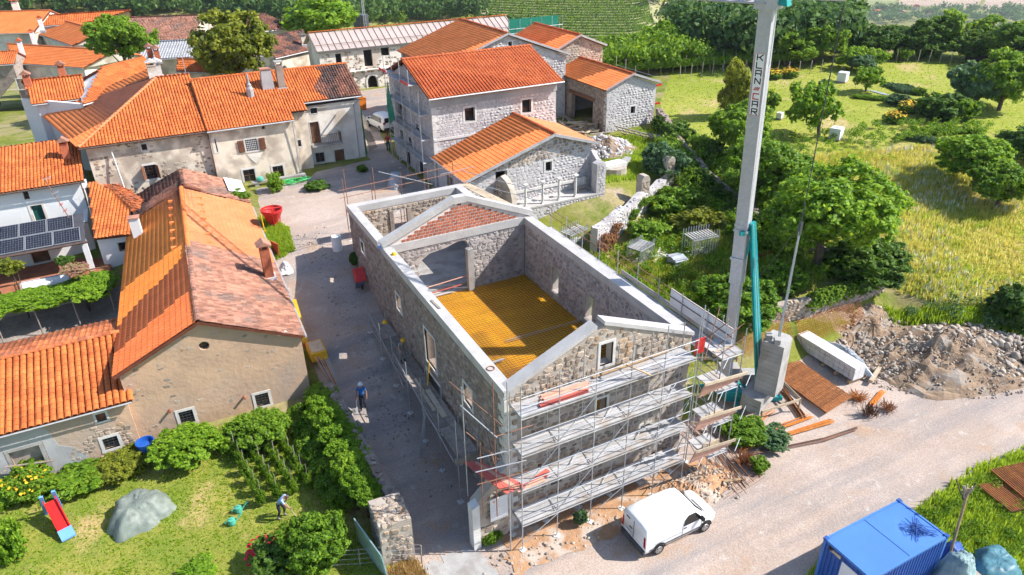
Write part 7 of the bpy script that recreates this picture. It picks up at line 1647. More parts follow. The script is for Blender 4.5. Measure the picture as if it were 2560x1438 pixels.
for (xa, xb, ya, yb) in ((19.0, 23.2, 6.9, 7.0), (23.3, 29.3, 6.35, 6.45)):
	for x in np.arange(xa, xb, .14): mb.bar((x, ya - .75, hz(x, ya - .7) + .05), (x, yb, 2.0), .016, .016)
	for t in np.linspace(0, 1, 14): mb.bar((xa, ya - .75 + (yb - ya + .75) * t, .4 + 1.6 * t), (xb, ya - .75 + (yb - ya + .75) * t, .4 + 1.6 * t), .016, .016)
tag(mb.build('mesh_wires', M['rust_orange'], R), kind='stuff')
def bundle(label, pts, n, spread, m, r=.02, kind='bar'):
	R = thing('rebar_bundle', label, 'steel bars', tuple(pts[0]))
	for k in range(n):
		o = np.array([rnd.gauss(0, spread), rnd.gauss(0, spread), abs(rnd.gauss(0, spread * .4))]); q = [np.array(p, float) + o * rnd.uniform(.7, 1.3) for p in pts]; mb = MB(); mb.path(q, r, 5); mb.build('bar', M[m] if isinstance(m, str) else M[rnd.choice(m)], R)
	return R
zz = lambda x, y: (x, y, hz(x, y) + .1)
bundle('curved bundle of bright orange rusty bars along gravel edge', [zz(13.4, .5), zz(15.0, .4), zz(17.5, .1), zz(19.6, -.1)], 16, .07, ['rust_orange', 'orange', 'rust_orange'], .022)
bundle('long dark steel bars lying nearest to gravel road', [zz(13.3, .1), zz(15.5, -.45), zz(18, -1.0), zz(20.3, -1.2)], 12, .06, ['rust_dark', 'steel_dark', 'rusty_tube'])
bundle('second orange bar bundle beside curved one', [zz(15.6, .9), zz(17.3, .75), zz(18.8, .7)], 12, .07, ['rust_orange', 'orange'])
bundle('straight brown bars beside ribbed mats', [zz(19.9, 5.2), zz(19.0, 2.8), zz(18.3, .9)], 18, .13, ['rusty_tube', 'rust_dark', 'rust'])
bundle('short orange bundle behind timber barrier', [zz(15.2, 1.6), zz(16.6, 1.9), zz(17.3, 2.0)], 14, .08, ['rust_orange', 'salmon_board'])
bundle('brown bars running down from scaffold corner', [zz(12.2, 3.0), zz(12.2, .9), zz(11.7, -1.6)], 14, .3, ['rusty_tube', 'rust_dark', 'rust'])
bundle('thin rusty rods on gravel in front of van', [zz(10.6, -1.9), zz(12.9, -1.55)], 5, .12, 'rusty_tube', .014)
bundle('short orange rods at foot of rubble heap', [zz(22.6, -.2), zz(24.4, .4)], 12, .07, ['rust_orange', 'orange'])
def brush(label, c, n, L, sp, m):
	R = thing('wire_tangle', label, 'wire bundle', tuple(c)); mb = MB(); c = np.array(c)
	for k in range(n):
		a = rnd.uniform(0, 6.28); d = np.array([math.cos(a) * sp, math.sin(a) * sp, rnd.uniform(.2, 1.0) * L]); o = np.array([rnd.gauss(0, .18), rnd.gauss(0, .18), 0]); mb.tube(c + o, c + o + d, .012, 4)
	mb.build('wires', M[m], R)['kind'] = 'stuff'
brush('dark red brown tangle of tie wire at end of bars', (12.9, -.4, .1), 170, .6, .35, 'rust'); brush('upright brown wire brooms near rubble heap', (21.9, -.7, .1), 140, .8, .2, 'rust_dark'); brush('orange coil of tie wire near ribbed mats', (22.5, .6, .1), 140, .4, .4, 'rust_orange'); brush('small brown wire ball beside wire brooms', (23.2, -.9, .1), 110, .45, .28, 'rust')
# timber barrier round the crane
br = thing('timber_barrier', 'low rail of pale planks on posts round crane base', 'barrier', (16, 1.2, 0))
for a, b in (((13.3, 1.9, .75), (18.6, 1.4, .9)), ((12.0, 2.9, .7), (13.3, 1.8, .7)), ((18.6, 1.4, .9), (19.4, 4.6, .9)), ((15.4, 7.2, 1.3), (18.0, 5.9, 1.2))):
	mb = MB(); mb.bar(a, b, .03, .18); mb.build('rail', M['wood_pale'], br)
for x, y in ((13.3, 1.85), (15.9, 1.6), (18.6, 1.4), (15.4, 7.2), (18, 5.9)):
	mb = MB(); mb.bar((x, y, hz(x, y) - .1), (x, y, hz(x, y) + .95), .07, .07); mb.build('post', M['wood'], br)
cp = thing('plate_compactor', 'small dark machine standing between bars and weeds', 'machine', (14.4, 1.35, 0))
mb = MB(); mb.cbox((14.4, 1.35, .1), .5, .4, .12, .3); mb.build('base_plate', M['steel_dark'], cp); mb = MB(); mb.cbox((14.4, 1.35, .22), .34, .3, .38, .3); mb.build('engine', M['black'], cp); mb = MB(); mb.tube((14.55, 1.4, .4), (15.2, 1.7, .9), .02, 5); mb.build('handle', M['steel_dark'], cp)
def rack(label, x, y, rz, wx=1.8, wy=1.1, h=1.7):
	R = thing('prop_rack', label, 'rack', (0, 0, 0)); 
	for k in range(11):
		for yy in (-wy / 2, wy / 2):
			u = -wx / 2 + wx * k / 10; mb = MB(); mb.tube((u, yy, 0), (u, yy, h + rnd.uniform(0, .15)), .028, 5); mb.build('tube', M['galv'], R)
	for z in (.15, h * .8):
		for yy in (-wy / 2, wy / 2): mb = MB(); mb.bar((-wx / 2, yy * 1.06, z), (wx / 2, yy * 1.06, z), .04, .05); mb.build('rail', M['galv'], R)
	for k in range(9):
		u = -wx / 2 + wx * (k + .5) / 9; mb = MB(); mb.bar((u, -wy / 2, h * .82), (u, wy / 2, h * .82), .12, .03); mb.build('shelf_slat', M['galv_deck'], R)
	for i in range(14):
		mb = MB(); mb.tube((-wx / 2, rnd.uniform(-wy * .4, wy * .4), .2 + .05 * (i % 5)), (wx / 2, rnd.uniform(-wy * .4, wy * .4), .2 + .05 * (i % 5)), .03, 5); mb.build('stored_tube', M['galv'], R)
	R.location = (x, y, hz(x, y)); R.rotation_euler = (0, 0, rz); return R
rack('tilted steel prop rack beside pile of pale planks', 19.0, 17.4, .35); rack('large steel prop rack in weeds near crane mast', 23.4, 16.1, -.1, 2.2, 1.3, 2.0); rack('steel prop rack half hidden below terrace wall', 15.9, 21.6, .3, 2.0, 1.0, 1.5)
zb = thing('zinc_box', 'corrugated zinc bin with ridged pale lid in weeds', 'bin', (20.9, 15.6, 2.3))
mb = MB(); mb.cbox((20.9, 15.6, hz(20.9, 15.6)), .95, 1.1, .85, -.1); b_ = mb.build('box', M['corrugated'], zb)
for s in (-1, 1):
	mb = MB(); mb.prism([(20.9 - .55, 15.6, 3.42), (20.9 + .55, 15.6, 3.42), (20.9 + .55, 15.6 + s * .62, 3.22), (20.9 - .55, 15.6 + s * .62, 3.22)], (0, 0, -.03)); mb.build('lid', M['plastic_foil'], zb)
boards('plank_stack', 'pile of pale weathered planks in weeds next to prop rack', 'planks', [((16.6 + .1 * k, 19.0 - .12 * k, 2.75 + .06 * (k % 4)), (20.0 + .1 * k, 18.3 - .13 * k, 2.75 + .06 * (k % 4)), .25, .05) for k in range(12)], ['wood_pale', 'limestone', 'wood_grey'])
boards('plank_stack', 'broken pale offcuts piled between prop racks', 'planks', [((20.4 + rnd.gauss(0, .5), 17.3 + rnd.gauss(0, .4), 2.7 + .3 * rnd.random()), (20.9 + rnd.gauss(0, .6), 17.4 + rnd.gauss(0, .5), 2.7 + .3 * rnd.random()), .16, .05) for k in range(22)], ['wood_pale', 'limestone'])
boards('plank_stack', 'grey scaffold tubes lying in grass below prop rack', 'tubes', [((16.9 + .1 * k, 16.1 - .14 * k, 2.45), (19.0 + .1 * k, 15.5 - .14 * k, 2.45), .06, .06) for k in range(9)], ['galv', 'wood_grey'])
boards('steel_beam', 'thin red steel beam lying across grass by zinc bin', 'beam', [((21.4, 15.9, 2.75), (25.0, 16.3, 2.9), .12, .14)], 'red_board')
boards('rusty_scrap', 'rust brown scrap iron heap below ruined terrace wall', 'scrap', [((21.2 + rnd.gauss(0, .6), 20.0 + rnd.gauss(0, .5), 2.9 + .3 * rnd.random()), (21.7 + rnd.gauss(0, .7), 20.1 + rnd.gauss(0, .6), 2.9 + .4 * rnd.random()), .14, .06) for k in range(26)], ['rust', 'rust_dark', 'rust_orange'])
hs = thing('hose_coil', 'coil of red orange pipe lying in grass behind crane mast', 'hose', (26.9, 13.6, 2.7)); mb = MB(); pr = None
for k in range(90):
	a = k * .35; r_ = .85 + .15 * math.sin(k * .11); q = np.array([26.9 + r_ * math.cos(a) * 1.2, 13.6 + r_ * math.sin(a) * .8, hz(26.9, 13.6) + .12 + .0035 * k])
	if pr is not None: mb.tube(pr, q, .045, 5)
	pr = q
mb.build('pipe', M['red_paint'], hs)

# ================================================================== small things in the street
def bucket(c):
	R = thing('concrete_bucket', 'red conical concrete bucket standing by barn wall', 'bucket', tuple(c))
	mb = MB(); mb.lathe(c, [(.30, .12), (.36, .3), (.80, 1.15), (.80, 1.30), (.72, 1.30), (.72, 1.2), (.3, .45)], 20); mb.build('hopper', M['red_paint'], R)
	mb = MB(); mb.tube((c[0] - .78, c[1], c[2] + 1.31), (c[0] + .78, c[1], c[2] + 1.31), .05, 6); mb.tube((c[0], c[1] - .78, c[2] + 1.31), (c[0], c[1] + .1, c[2] + 1.31), .04, 6); mb.build('cross_bar', M['red_paint'], R)
	for k in range(3):
		t = 2 * math.pi * k / 3 + .4; mb = MB(); mb.tube((c[0] + .75 * math.cos(t), c[1] + .75 * math.sin(t), c[2] + 1.1), (c[0] + .5 * math.cos(t), c[1] + .5 * math.sin(t), c[2]), .04, 6); mb.build('leg', M['red_paint'], R)
bucket(np.array([-4.1, 32.2, hz(-4.1, 32.2)]))
lv = thing('survey_tripod', 'yellow measuring stand beside red bucket', 'stand', (-5.0, 31.6, 4.8))
mb = MB(); mb.tube((-4.95, 31.5, hz(-5, 31.5)), (-5.0, 31.6, hz(-5, 31.5) + 1.4), .05, 6); mb.build('staff', M['yellow'], lv); mb = MB(); mb.cbox((-5.0, 31.4, hz(-5, 31.4)), .3, .3, .15); mb.build('foot', M['yellow'], lv)
dm = thing('mini_dumper', 'yellow concrete mixer trailer parked along barn wall', 'mixer', (-5.0, 17.2, 1.6)); zc = hz(-4.6, 17.4)
mb = MB(); mb.obox((-5.35, 16.5, zc + .45), (.95, 0, 0), (0, 1.5, 0), (0, 0, .55)); mb.build('tub', M['yellow'], dm); mb = MB(); mb.box(-5.25, -4.5, 16.62, 17.85, zc + 1.0, zc + 1.05); mb.build('cover', M['wood_pale'], dm)
for y in (16.7, 17.7): wheel(dm, 0, 0) if False else None
for x in (-5.3, -4.5):
	mb = MB(); mb.tube((x, 17.2, zc + .26), (x + .14, 17.2, zc + .26), .26, 12); mb.build('wheel', M['tyre'], dm)
mb = MB(); mb.bar((-4.9, 16.5, zc + .5), (-4.75, 15.6, zc + .35), .08, .08); mb.build('drawbar', M['steel_dark'], dm)
sk = thing('sledge', 'long yellow chute leaning on barn corner', 'chute', (-5.3, 19.8, 1.9)); mb = MB(); mb.bar((-5.25, 18.4, hz(-5, 18.4) + .5), (-5.1, 21.6, hz(-5, 21.6) + .9), .34, .1); mb.build('trough', M['yellow'], sk); mb = MB(); mb.bar((-5.25, 18.3, hz(-5, 18.3) + .4), (-5.2, 18.6, hz(-5, 18.6) + .42), .36, .14); mb.build('red_end', M['red_paint'], sk)
boards('board_stack', 'terracotta ridge tiles stacked upright at barn wall', 'tiles', [((-5.1 + .05 * k, 28.2 - .13 * k, hz(-5, 28.2)), (-5.0 + .05 * k, 28.15 - .13 * k, hz(-5, 28.2) + .9), .12, .06) for k in range(7)], 'tile_red', piece='tile')
drape('rubble_bag', 'white torn rubble bag at foot of barn wall', 'bag', (-4.75, 25.6, hz(-4.75, 25.6)), .45, .7, .7, 'plastic_white', .1, 41, 26, .2)
drape('rubble_bag', 'white plastic bag on stone blocks by garden wall', 'bag', (-4.75, 13.2, hz(-4.75, 13.2) + .3), .33, .4, .5, 'plastic_white', .5, 43, 24, .25)
drape('rubble_bag', 'second white bag lying above first by garden wall', 'bag', (-4.85, 14.1, hz(-4.85, 14.1) + .1), .36, .3, .45, 'plastic_white', .1, 47, 24, .25)
for k, (x, y, w_, l_, h_, a, lb) in enumerate(((-4.5, 12.8, .3, 1.0, .3, .5, 'long dressed stone block under white bag'), (-4.75, 13.6, .4, .9, .3, .2, 'dressed stone block behind white bags'), (-4.45, 11.3, .7, .5, .35, .3, 'square grey block near garden wall ivy'), (-4.5, 10.5, .6, .6, .3, .1, 'pale block stacked beside ivy wall'), (-4.3, 8.3, .5, .45, .35, .7, 'rough boulder at street edge'))):
	mb = MB(); mb.cbox((x, y, hz(x, y) - .03), w_, l_, h_, a); tag(mb.build('stone_block', M['concrete_grey']), lb, 'stone block')
tl = thing('tool_bundle', 'bundle of poles and tools leaning at barn corner', 'tools', (-4.9, 15.4, 1.3))
for k in range(9):
	mb = MB(); mb.tube((-4.75 + .06 * k, 15.6 - .1 * k, hz(-4.7, 15.5)), (-5.25 + .08 * k, 16.3 - .15 * k, hz(-4.7, 15.5) + 1.5 + .05 * k), .022, 5); mb.build('pole', M[rnd.choice(('wood_pale', 'yellow', 'galv', 'red_board'))], tl)
ch = thing('wheelbarrow', 'red wheelbarrow tipped against street wall of ruin', 'wheelbarrow', (-.6, 22.4, 3.2)); zc = hz(-.6, 22.4)
mb = MB(); P4 = [(-.95, 21.9, zc + .25), (-.35, 21.7, zc + .35), (-.25, 22.6, zc + .95), (-.85, 22.8, zc + .85)]; mb.prism(P4, (.12, -.1, .12)); mb.build('tray', M['red_paint'], ch)
mb = MB(); mb.prism([(-1.1, 21.5, zc + .1), (-.55, 21.35, zc + .15), (-.35, 21.7, zc + .35), (-.95, 21.9, zc + .25)], (.05, 0, .1)); mb.build('tray_front', M['steel_dark'], ch)
mb = MB(); mb.tube((-.7, 21.4, zc + .18), (-.62, 21.4, zc + .18), .18, 12); mb.build('wheel', M['tyre'], ch)
for s in (0, .5):
	mb = MB(); mb.tube((-.9 + s, 22.7, zc + .8), (-.75 + s, 23.3, zc + .6), .02, 5); mb.build('handle', M['steel_dark'], ch)
ob = thing('waste_bin', 'orange waste bin beside green boards at far end of lane', 'bin', (11.4, 61.4, 5)); zc = hz(11.4, 61.4)
mb = MB(); mb.prism([(10.9, 61.0, zc), (11.9, 61.0, zc), (12.0, 61.0, zc + 1.3), (10.8, 61.0, zc + 1.3)], (0, .9, 0)); mb.build('bin', M['orange'], ob); mb = MB(); mb.prism([(10.75, 60.95, zc + 1.3), (12.05, 60.95, zc + 1.3), (11.4, 60.95, zc + 1.6)], (0, 1.0, 0)); mb.build('lid', M['orange'], ob)
boards('board_stack', 'bright green boards standing against end of row house', 'boards', [((6.95 + .02 * k, 44.6 + .25 * k, 5.1), (6.9 + .02 * k, 44.7 + .25 * k, 9.4), .22, .03) for k in range(5)], 'green_paint')
boards('pole_stack', 'bundle of bare poles leaning behind row house corner', 'poles', [((7.6 + .12 * k, 45.8 + .1 * k, 5.0), (7.3 + .05 * k, 47.0, 8.2), .05, .05) for k in range(9)], 'wood_grey', piece='pole')
bh = thing('stone_bench', 'long stone bench with green watering tub along row house wall', 'bench', (-1.8, 38.6, 5)); mb = MB(); mb.box(-4.2, .3, 40.7, 41.15, 5.35, 5.5); mb.build('seat', M['concrete_grey'], bh)
for x in (-4.0, -2.0, 0.0):
	mb = MB(); mb.box(x, x + .35, 40.75, 41.1, 4.9, 5.35); mb.build('leg', M['concrete_grey'], bh)
gb = thing('plant_tub', 'round teal green tub on stone bench', 'tub', (-3.5, 40.9, 5.5)); mb = MB(); mb.lathe((-3.5, 40.9, 5.5), [(.2, 0), (.3, .1), (.27, .3), (.1, .38)], 14); mb.build('tub', M['can_green'], gb)
hs = thing('garden_hose', 'tangled light green garden hose by stone bench', 'hose', (-.9, 40.3, 5)); mb = MB(); pr = None
for k in range(120):
	a = k * .5; q = np.array([-.8 + 1.0 * math.cos(a) * (1 - .3 * math.sin(k * .13)) + .3 * math.sin(k * .07), 40.2 + .45 * math.sin(a), 5.08 + .25 * abs(math.sin(k * .21))])
	if pr is not None: mb.tube(pr, q, .022, 4)
	pr = q
mb.build('hose', M['green_paint'], hs)
for nm, lb, x, y, z in (('barrel', 'white drum standing behind rear corner of ruin', -.9, 26.2, 4.6),):
	R = thing(nm, lb, 'barrel', (x, y, z)); zc = hz(x, y); mb = MB(); mb.lathe((x, y, zc), [(.34, 0), (.36, .3), (.34, .6), (.36, .9), (.34, 1.1), (.3, 1.12), (.3, 1.0)], 16); mb.build('drum', M['plastic_white'], R)
br = thing('barrel', 'blue plastic rain barrel between shed and shrubs', 'barrel', (-14.7, 14.5, .4)); mb = MB(); mb.lathe((-14.7, 14.45, hz(-14.7, 14.45)), [(.36, 0), (.44, .95), (.47, 1.0), (.41, 1.0), (.36, .75)], 20); mb.build('drum', M['blue_plastic'], br)
sl = thing('toddler_slide', 'red and pale blue plastic toddler slide on lawn', 'slide', (-18.9, 11.3, .3)); g0 = hz(-18.8, 11.2)
dv = np.array([.30, -.95, 0]); sv = np.array([.95, .30, 0]); P0 = np.array([-18.95, 12.1, g0])
mb = MB(); mb.prism([P0 + sv * s + np.array([0, 0, z]) + dv * d for s, d, z in ((-.24, 0, 1.05), (.24, 0, 1.05), (.24, 1.45, .28), (-.24, 1.45, .28))], (0, 0, -.06)); mb.build('chute', M['red_plastic'], sl)
for s in (-1, 1):
	mb = MB(); mb.prism([P0 + sv * s * .28 + np.array([0, 0, z]) + dv * d for d, z in ((0, 1.0), (0, 1.22), (1.4, .45), (1.5, .22))], sv * -s * .05); mb.build('side', M['red_plastic'], sl)
mb = MB(); mb.prism([P0 + sv * s + np.array([0, 0, z]) + dv * d for s, d, z in ((-.3, 1.45, .26), (.3, 1.45, .26), (.3, 1.95, .06), (-.3, 1.95, .06))], (0, 0, .09)); mb.build('chute_end', M['blue_pale'], sl)
for s in (-1, 1):
	mb = MB(); mb.bar(P0 + sv * s * .32 - dv * .55, P0 + sv * s * .26 + np.array([0, 0, 1.5]) - dv * .02, .1, .16); mb.build('ladder_side', M['blue_pale'], sl)
for k in range(3):
	mb = MB(); mb.bar(P0 - sv * .28 - dv * (.42 - .13 * k) + np.array([0, 0, .3 + .28 * k]), P0 + sv * .28 - dv * (.42 - .13 * k) + np.array([0, 0, .3 + .28 * k]), .1, .05); mb.build('step', M['blue_pale'], sl)
for k, (x, y, a, lb) in enumerate(((-11.1, 8.25, .3, 'teal watering can nearer to bean rows'), (-11.5, 7.6, .1, 'teal watering can lying on dry lawn'))):
	R = thing('watering_can', lb, 'watering can', (x, y, .3)); g0 = hz(x, y); mb = MB(); mb.lathe((x, y, g0), [(.16, 0), (.18, .1), (.16, .32), (.1, .34)], 12); mb.build('body', M['can_green'], R); mb = MB(); mb.tube((x + .14, y, g0 + .1), (x + .5, y + .1, g0 + .4), .03, 6, .05); mb.build('spout', M['can_green'], R); mb = MB(); mb.path([(x - .15, y, g0 + .1), (x - .32, y, g0 + .25), (x - .1, y, g0 + .42), (x + .1, y, g0 + .33)], .018, 5); mb.build('handle', M['can_green'], R)
for k, (px, py, lb) in enumerate(((2105, 205, 'white water tank on cart in upper field'), (2088, 348, 'white water tank among dry grass in field'), (1948, 298, 'pale box lid by garden tree in field'))):
	p = G(px, py); R = thing('water_tank', lb, 'tank', tuple(p)); s = 1.0 if k < 2 else .55
	mb = MB(); mb.cbox((p[0], p[1], p[2] + .14), 1.1 * s, 1.0 * s, 1.0 * s, .4); mb.lathe((p[0], p[1], p[2] + .14 + 1.0 * s), [(.12, 0), (.12, .06)], 10); mb.build('tank', M['plastic_white'], R)
	mb = MB(); mb.cbox((p[0], p[1], p[2]), 1.15 * s, 1.05 * s, .13, .4); mb.build('pallet', M['wood_grey'], R)
sd2 = thing('field_shed', 'dark timber shed under trees at far corner of field', 'shed', (0, 0, 0)); p = G(2462, 150); mb = MB(); mb.cbox(p, 4.2, 3.0, 2.2, .4); mb.build('wall', M['shutter_dark'], sd2); mb = MB(); mb.cbox(p + np.array([0, 0, 2.2]), 4.8, 3.6, .12, .4); mb.build('roof', M['corrugated'], sd2)
an = thing('tv_antenna', 'tall television antenna mast in front of white house', 'antenna', (-18.0, 36.5, 6)); mb = MB(); mb.tube((-17.4, 37.2, 6.0), (-18.2, 37.2, 9.6), .035, 6); mb.build('mast', M['rusty_tube'], an)
for z, L in ((9.4, 1.0), (8.3, .9), (7.4, .5), (6.9, .5)):
	t = (z - 6) / 3.6; x = -17.4 - .8 * t; mb = MB(); mb.tube((x - .1, 37.2, z), (x - .1 + L * .5, 37.0, z + .1), .018, 4)
	for k in range(7): mb.tube((x - .1 + L * .5 * k / 6, 37.2 - .25, z + .02 * k), (x - .1 + L * .5 * k / 6, 37.2 + .25, z + .02 * k), .01, 4)
	mb.build('aerial', M['red_board' if z < 8 else 'galv'], an)
cl = thing('white_sheet', 'white sheet spread to dry over terrace railing', 'sheet', (-19.6, 32.4, 3.4)); mb = MB()
a, b = np.array([-20.9, 32.45, 4.05]), np.array([-18.0, 32.45, 4.05])
for k in range(10):
	p, q = a + (b - a) * k / 10, a + (b - a) * (k + 1) / 10; z1, z2 = .75 + .06 * math.sin(k), .75 + .06 * math.sin(k + 1)
	mb.poly([p, q, q + [0, -.35 - .05 * math.sin(k * 1.7 + 1.7), -z2], p + [0, -.35 - .05 * math.sin(k * 1.7), -z1]][::-1]); mb.poly([p + [0, .5, -.1], q + [0, .5, -.1], q, p][::-1])
mb.build('sheet', M['plastic_white'], cl)
fr = thing('garden_fence', 'sagging wire fence on thin posts at bottom of garden', 'fence', (-9, 2, .3))
for k in range(6):
	x, y = -10.6 + 1.25 * k, 3.9 - .5 * k; mb = MB(); mb.tube((x, y, hz(x, y) - .1), (x + .05, y, hz(x, y) + 1.1), .03, 6); mb.build('post', M['wood_grey'], fr)
for z in (.2, .5, .8, 1.05):
	mb = MB(); mb.path([(-10.6 + 1.25 * k, 3.9 - .5 * k, .35 + z - (.05 if k % 2 else 0)) for k in range(6)], .008, 4); mb.build('wire', M['galv'], fr)
sh = thing('leaning_sheet', 'grey corrugated sheet leaning inside garden wall end', 'sheet', (-6.2, 2.2, .3)); mb = MB(); mb.prism([(-6.5, 3.8, .3), (-6.0, 1.0, .3), (-6.15, 1.1, 1.9), (-6.6, 3.6, 2.0)], (.05, 0, .02)); mb.build('sheet', M['tarp_pale'], sh)
boards('plank_stack', 'white bricks and plank at foot of garden wall end', 'planks', [((-6.1, .3, .35), (-4.9, .9, .35), .2, .14), ((-6.4, .9, .4), (-5.9, 1.1, .4), .4, .2), ((-5.9, -.4, .3), (-5.2, -.2, .3), .25, .15)], 'limestone')
boards('plank', 'short beam lying at gravel edge near scaffold', 'plank', [((10.9, -1.0, .15), (12.0, -1.35, .15), .16, .12)], 'wood')
for k, (px, py, z, lb) in enumerate(((962, 807, 4.75, 'yellow safety helmet hung on pole of street scaffold'), (985, 637, 8.2, 'yellow safety helmet left on ring beam'))):
	p = at(px, py, z); mb = MB(); mb.lathe((p[0], p[1], z), [(.17, 0), (.17, .02), (.13, .03), (.12, .1), (.07, .16), (.01, .18)], 14); tag(mb.build('safety_helmet', M['yellow']), lb, 'helmet')
pl = thing('utility_pole', 'lattice power pole behind long farmhouse', 'pole', (0, 0, 0)); p = at(912, 62, 4.0)
for a, b in ((-.25, -.25), (.25, -.25), (.25, .25), (-.25, .25)):
	mb = MB(); mb.tube((p[0] + a, p[1] + b, p[2] - 3), (p[0] + a * .4, p[1] + b * .4, p[2] + 9), .05, 5); mb.build('leg', M['galv'], pl)
mb = MB()
for k in range(12): mb.tube((p[0] - .25 + .01 * k, p[1] - .2, p[2] - 2 + .9 * k), (p[0] + .25 - .01 * k, p[1] - .2, p[2] - 1.2 + .9 * k), .03, 4)
mb.build('lattice', M['galv'], pl)
ht = thing('black_tank', 'round black slurry tank behind long farmhouse', 'tank', tuple(at(905, 58, 4.0))); p = at(903, 60, 4.0); mb = MB(); mb.lathe((p[0], p[1], 3), [(1.6, 0), (1.6, 2.8), (1.4, 2.9)], 16); mb.build('tank', M['steel_dark'], ht)
# ================================================================== vegetation
def leaf_cloud(seed, lobes, n, size, up=.35, inner=.5, asp=1.6, cw=.8):
	"""leaf quads spread through ellipsoid lobes; returns V (4n,3), F (n,4)"""
	r = np.random.default_rng(seed); L = np.array(lobes, float); w_ = (L[:, 3] * L[:, 4] * L[:, 5]) ** (2 / 3); k = r.choice(len(L), n, p=w_ / w_.sum())
	d = r.normal(size=(n, 3)); d /= np.linalg.norm(d, axis=1)[:, None]
	# leaves gather in tufts, so light and dark clumps and gaps appear
	nc = 30; cl = r.normal(size=(len(L) * nc, 3)); cl /= np.linalg.norm(cl, axis=1)[:, None]; ci = k * nc + r.integers(0, nc, n)
	q = cl * (inner + (1.02 - inner) * r.random(len(cl)) ** .5)[:, None]
	off = d * (r.random(n) ** .5 * (.30 if cw < 5 else 1.0))[:, None]
	c = L[k, :3] + ((q[ci] if cw < 5 else 0) + off) * L[k, 3:6]; d = off / (np.linalg.norm(off, axis=1)[:, None] + 1e-6) * .8 + cl[ci] * .6; d /= np.linalg.norm(d, axis=1)[:, None]
	nrm = d * .7 + r.normal(0, .55, (n, 3)) + np.array([0, 0, up]); nrm /= np.linalg.norm(nrm, axis=1)[:, None]
	t = np.cross(nrm, r.normal(size=(n, 3))); t /= np.linalg.norm(t, axis=1)[:, None]; b = np.cross(nrm, t)
	s = size * r.uniform(.6, 1.3, n)[:, None]
	V = np.stack([c - t * s * asp / 2, c - b * s * .5 + nrm * s * .12, c + t * s * asp / 2, c + b * s * .5 + nrm * s * .12], 1).reshape(-1, 3)
	F = np.arange(4 * n).reshape(n, 4); return V, F
def rlobes(seed, n, spread=(.55, .55, .45), r0=.42, flat=.85):
	r = random.Random(seed); out = [(0, 0, 0, .62, .62, .58)]
	for k in range(n):
		a = 6.283 * (k + r.uniform(-.3, .3)) / n; z = r.uniform(-.5, .75); q = spread[0] * math.sqrt(max(.1, 1 - z * z * .8)); s = r0 * r.uniform(.5, 1.3); q *= r.uniform(.8, 1.3)
		out.append((math.cos(a) * q, math.sin(a) * q, z * spread[2] / .5 * .62, s, s, s * flat))
	return out
VAR = {}
def variant(name, seed, nl, n, size, **k):
	V, F = leaf_cloud(seed, rlobes(seed, nl, **{q: k[q] for q in ('spread', 'r0', 'flat') if q in k}), n, size); VAR[name] = npmesh('foliage', V, F, M['leaf_mid'])
variant('tree_a', 1, 11, 14000, .068); variant('tree_b', 2, 14, 14000, .066, r0=.36); variant('tree_c', 3, 9, 11000, .076, spread=(.45, .45, .7)); variant('bush_a', 4, 9, 4600, .12); variant('bush_b', 5, 11, 5200, .11, r0=.36); variant('big', 6, 18, 24000, .048, r0=.34); variant('fine', 8, 13, 14000, .066, r0=.36); variant('loose', 9, 10, 3200, .095, r0=.30, spread=(.62, .62, .6))
def crown(parent, c, sx, sy, sz, m, var, rz=None, name='crown'):
	o = bpy.data.objects.new(name, VAR[var]); COL.objects.link(o); o.parent = parent; o.matrix_parent_inverse = PINV[parent.name]
	o.matrix_basis = Matrix.Translation(Vector(c)) @ Matrix.Rotation(rnd.uniform(0, 6.28) if rz is None else rz, 4, 'Z') @ Matrix.Diagonal((sx, sy, sz, 1))
	o.material_slots[0].link = 'OBJECT'; o.material_slots[0].material = M[m]; return o
def plant(label, cat, c, rx, rz_, m, var, trunk=True, lean=(0, 0), group=None, name=None, ry=None):
	"""tree or shrub whose crown is centred at c; stands on the terrain below"""
	g = hz(c[0] + lean[0], c[1] + lean[1]); R = thing(name or ('tree' if trunk else 'shrub'), label, cat, (c[0] + lean[0], c[1] + lean[1], g), group)
	crown(R, c, rx, ry or rx, rz_, m, var)
	if not trunk: crown(R, (c[0], c[1], c[2] - rz_ * .42), rx * .92, (ry or rx) * .92, rz_ * .75, m, var, name='foliage')
	mb = MB(); b = np.array([c[0] + lean[0], c[1] + lean[1], g - .1]); top = np.array([c[0], c[1], c[2] + rz_ * .25]); r0 = max(.04, rx * .055)
	mid = b * .5 + top * .5 + np.array([rnd.uniform(-.1, .1) * rx, rnd.uniform(-.1, .1) * rx, 0]); mb.tube(b, mid, r0 * 1.25, 7, r0); mb.tube(mid, top, r0, 7, r0 * .45)
	for k in range(5 if trunk else 4):
		a = rnd.uniform(0, 6.28); s = mid * (1 - k * .15) + top * (k * .15) if trunk else b + np.array([0, 0, .05]); e = np.array(c) + np.array([math.cos(a) * rx * .6, math.sin(a) * rx * .6, rnd.uniform(-.2, .5) * rz_]); mb.tube(s, e, r0 * .5, 5, r0 * .15)
	mb.build('trunk' if trunk else 'stem', M['bark'], R); return R
def tpx(label, cx, cy, wpx, hpx, s, m='leaf_mid', var='tree_a', trunk=True, lean=(0, 0), cat=None, group=None):
	r = ray(cx, cy); r = r / np.linalg.norm(r)
	if s > 0:      # foot of the plant on the terrain, crown straight above it
		b = G(cx, cy + hpx * (.62 if trunk else .45)); q = np.hypot(*(b - CAM)[:2]); s = q / np.hypot(r[0], r[1])
	c = CAM + r * abs(s); s = abs(s); rx = wpx / 2 / FPX * s * .98; rz_ = hpx / 2 / FPX * s * 1.04
	return plant(label, cat or ('tree' if trunk else 'shrub'), c, rx, rz_, m, var, trunk, lean, group)
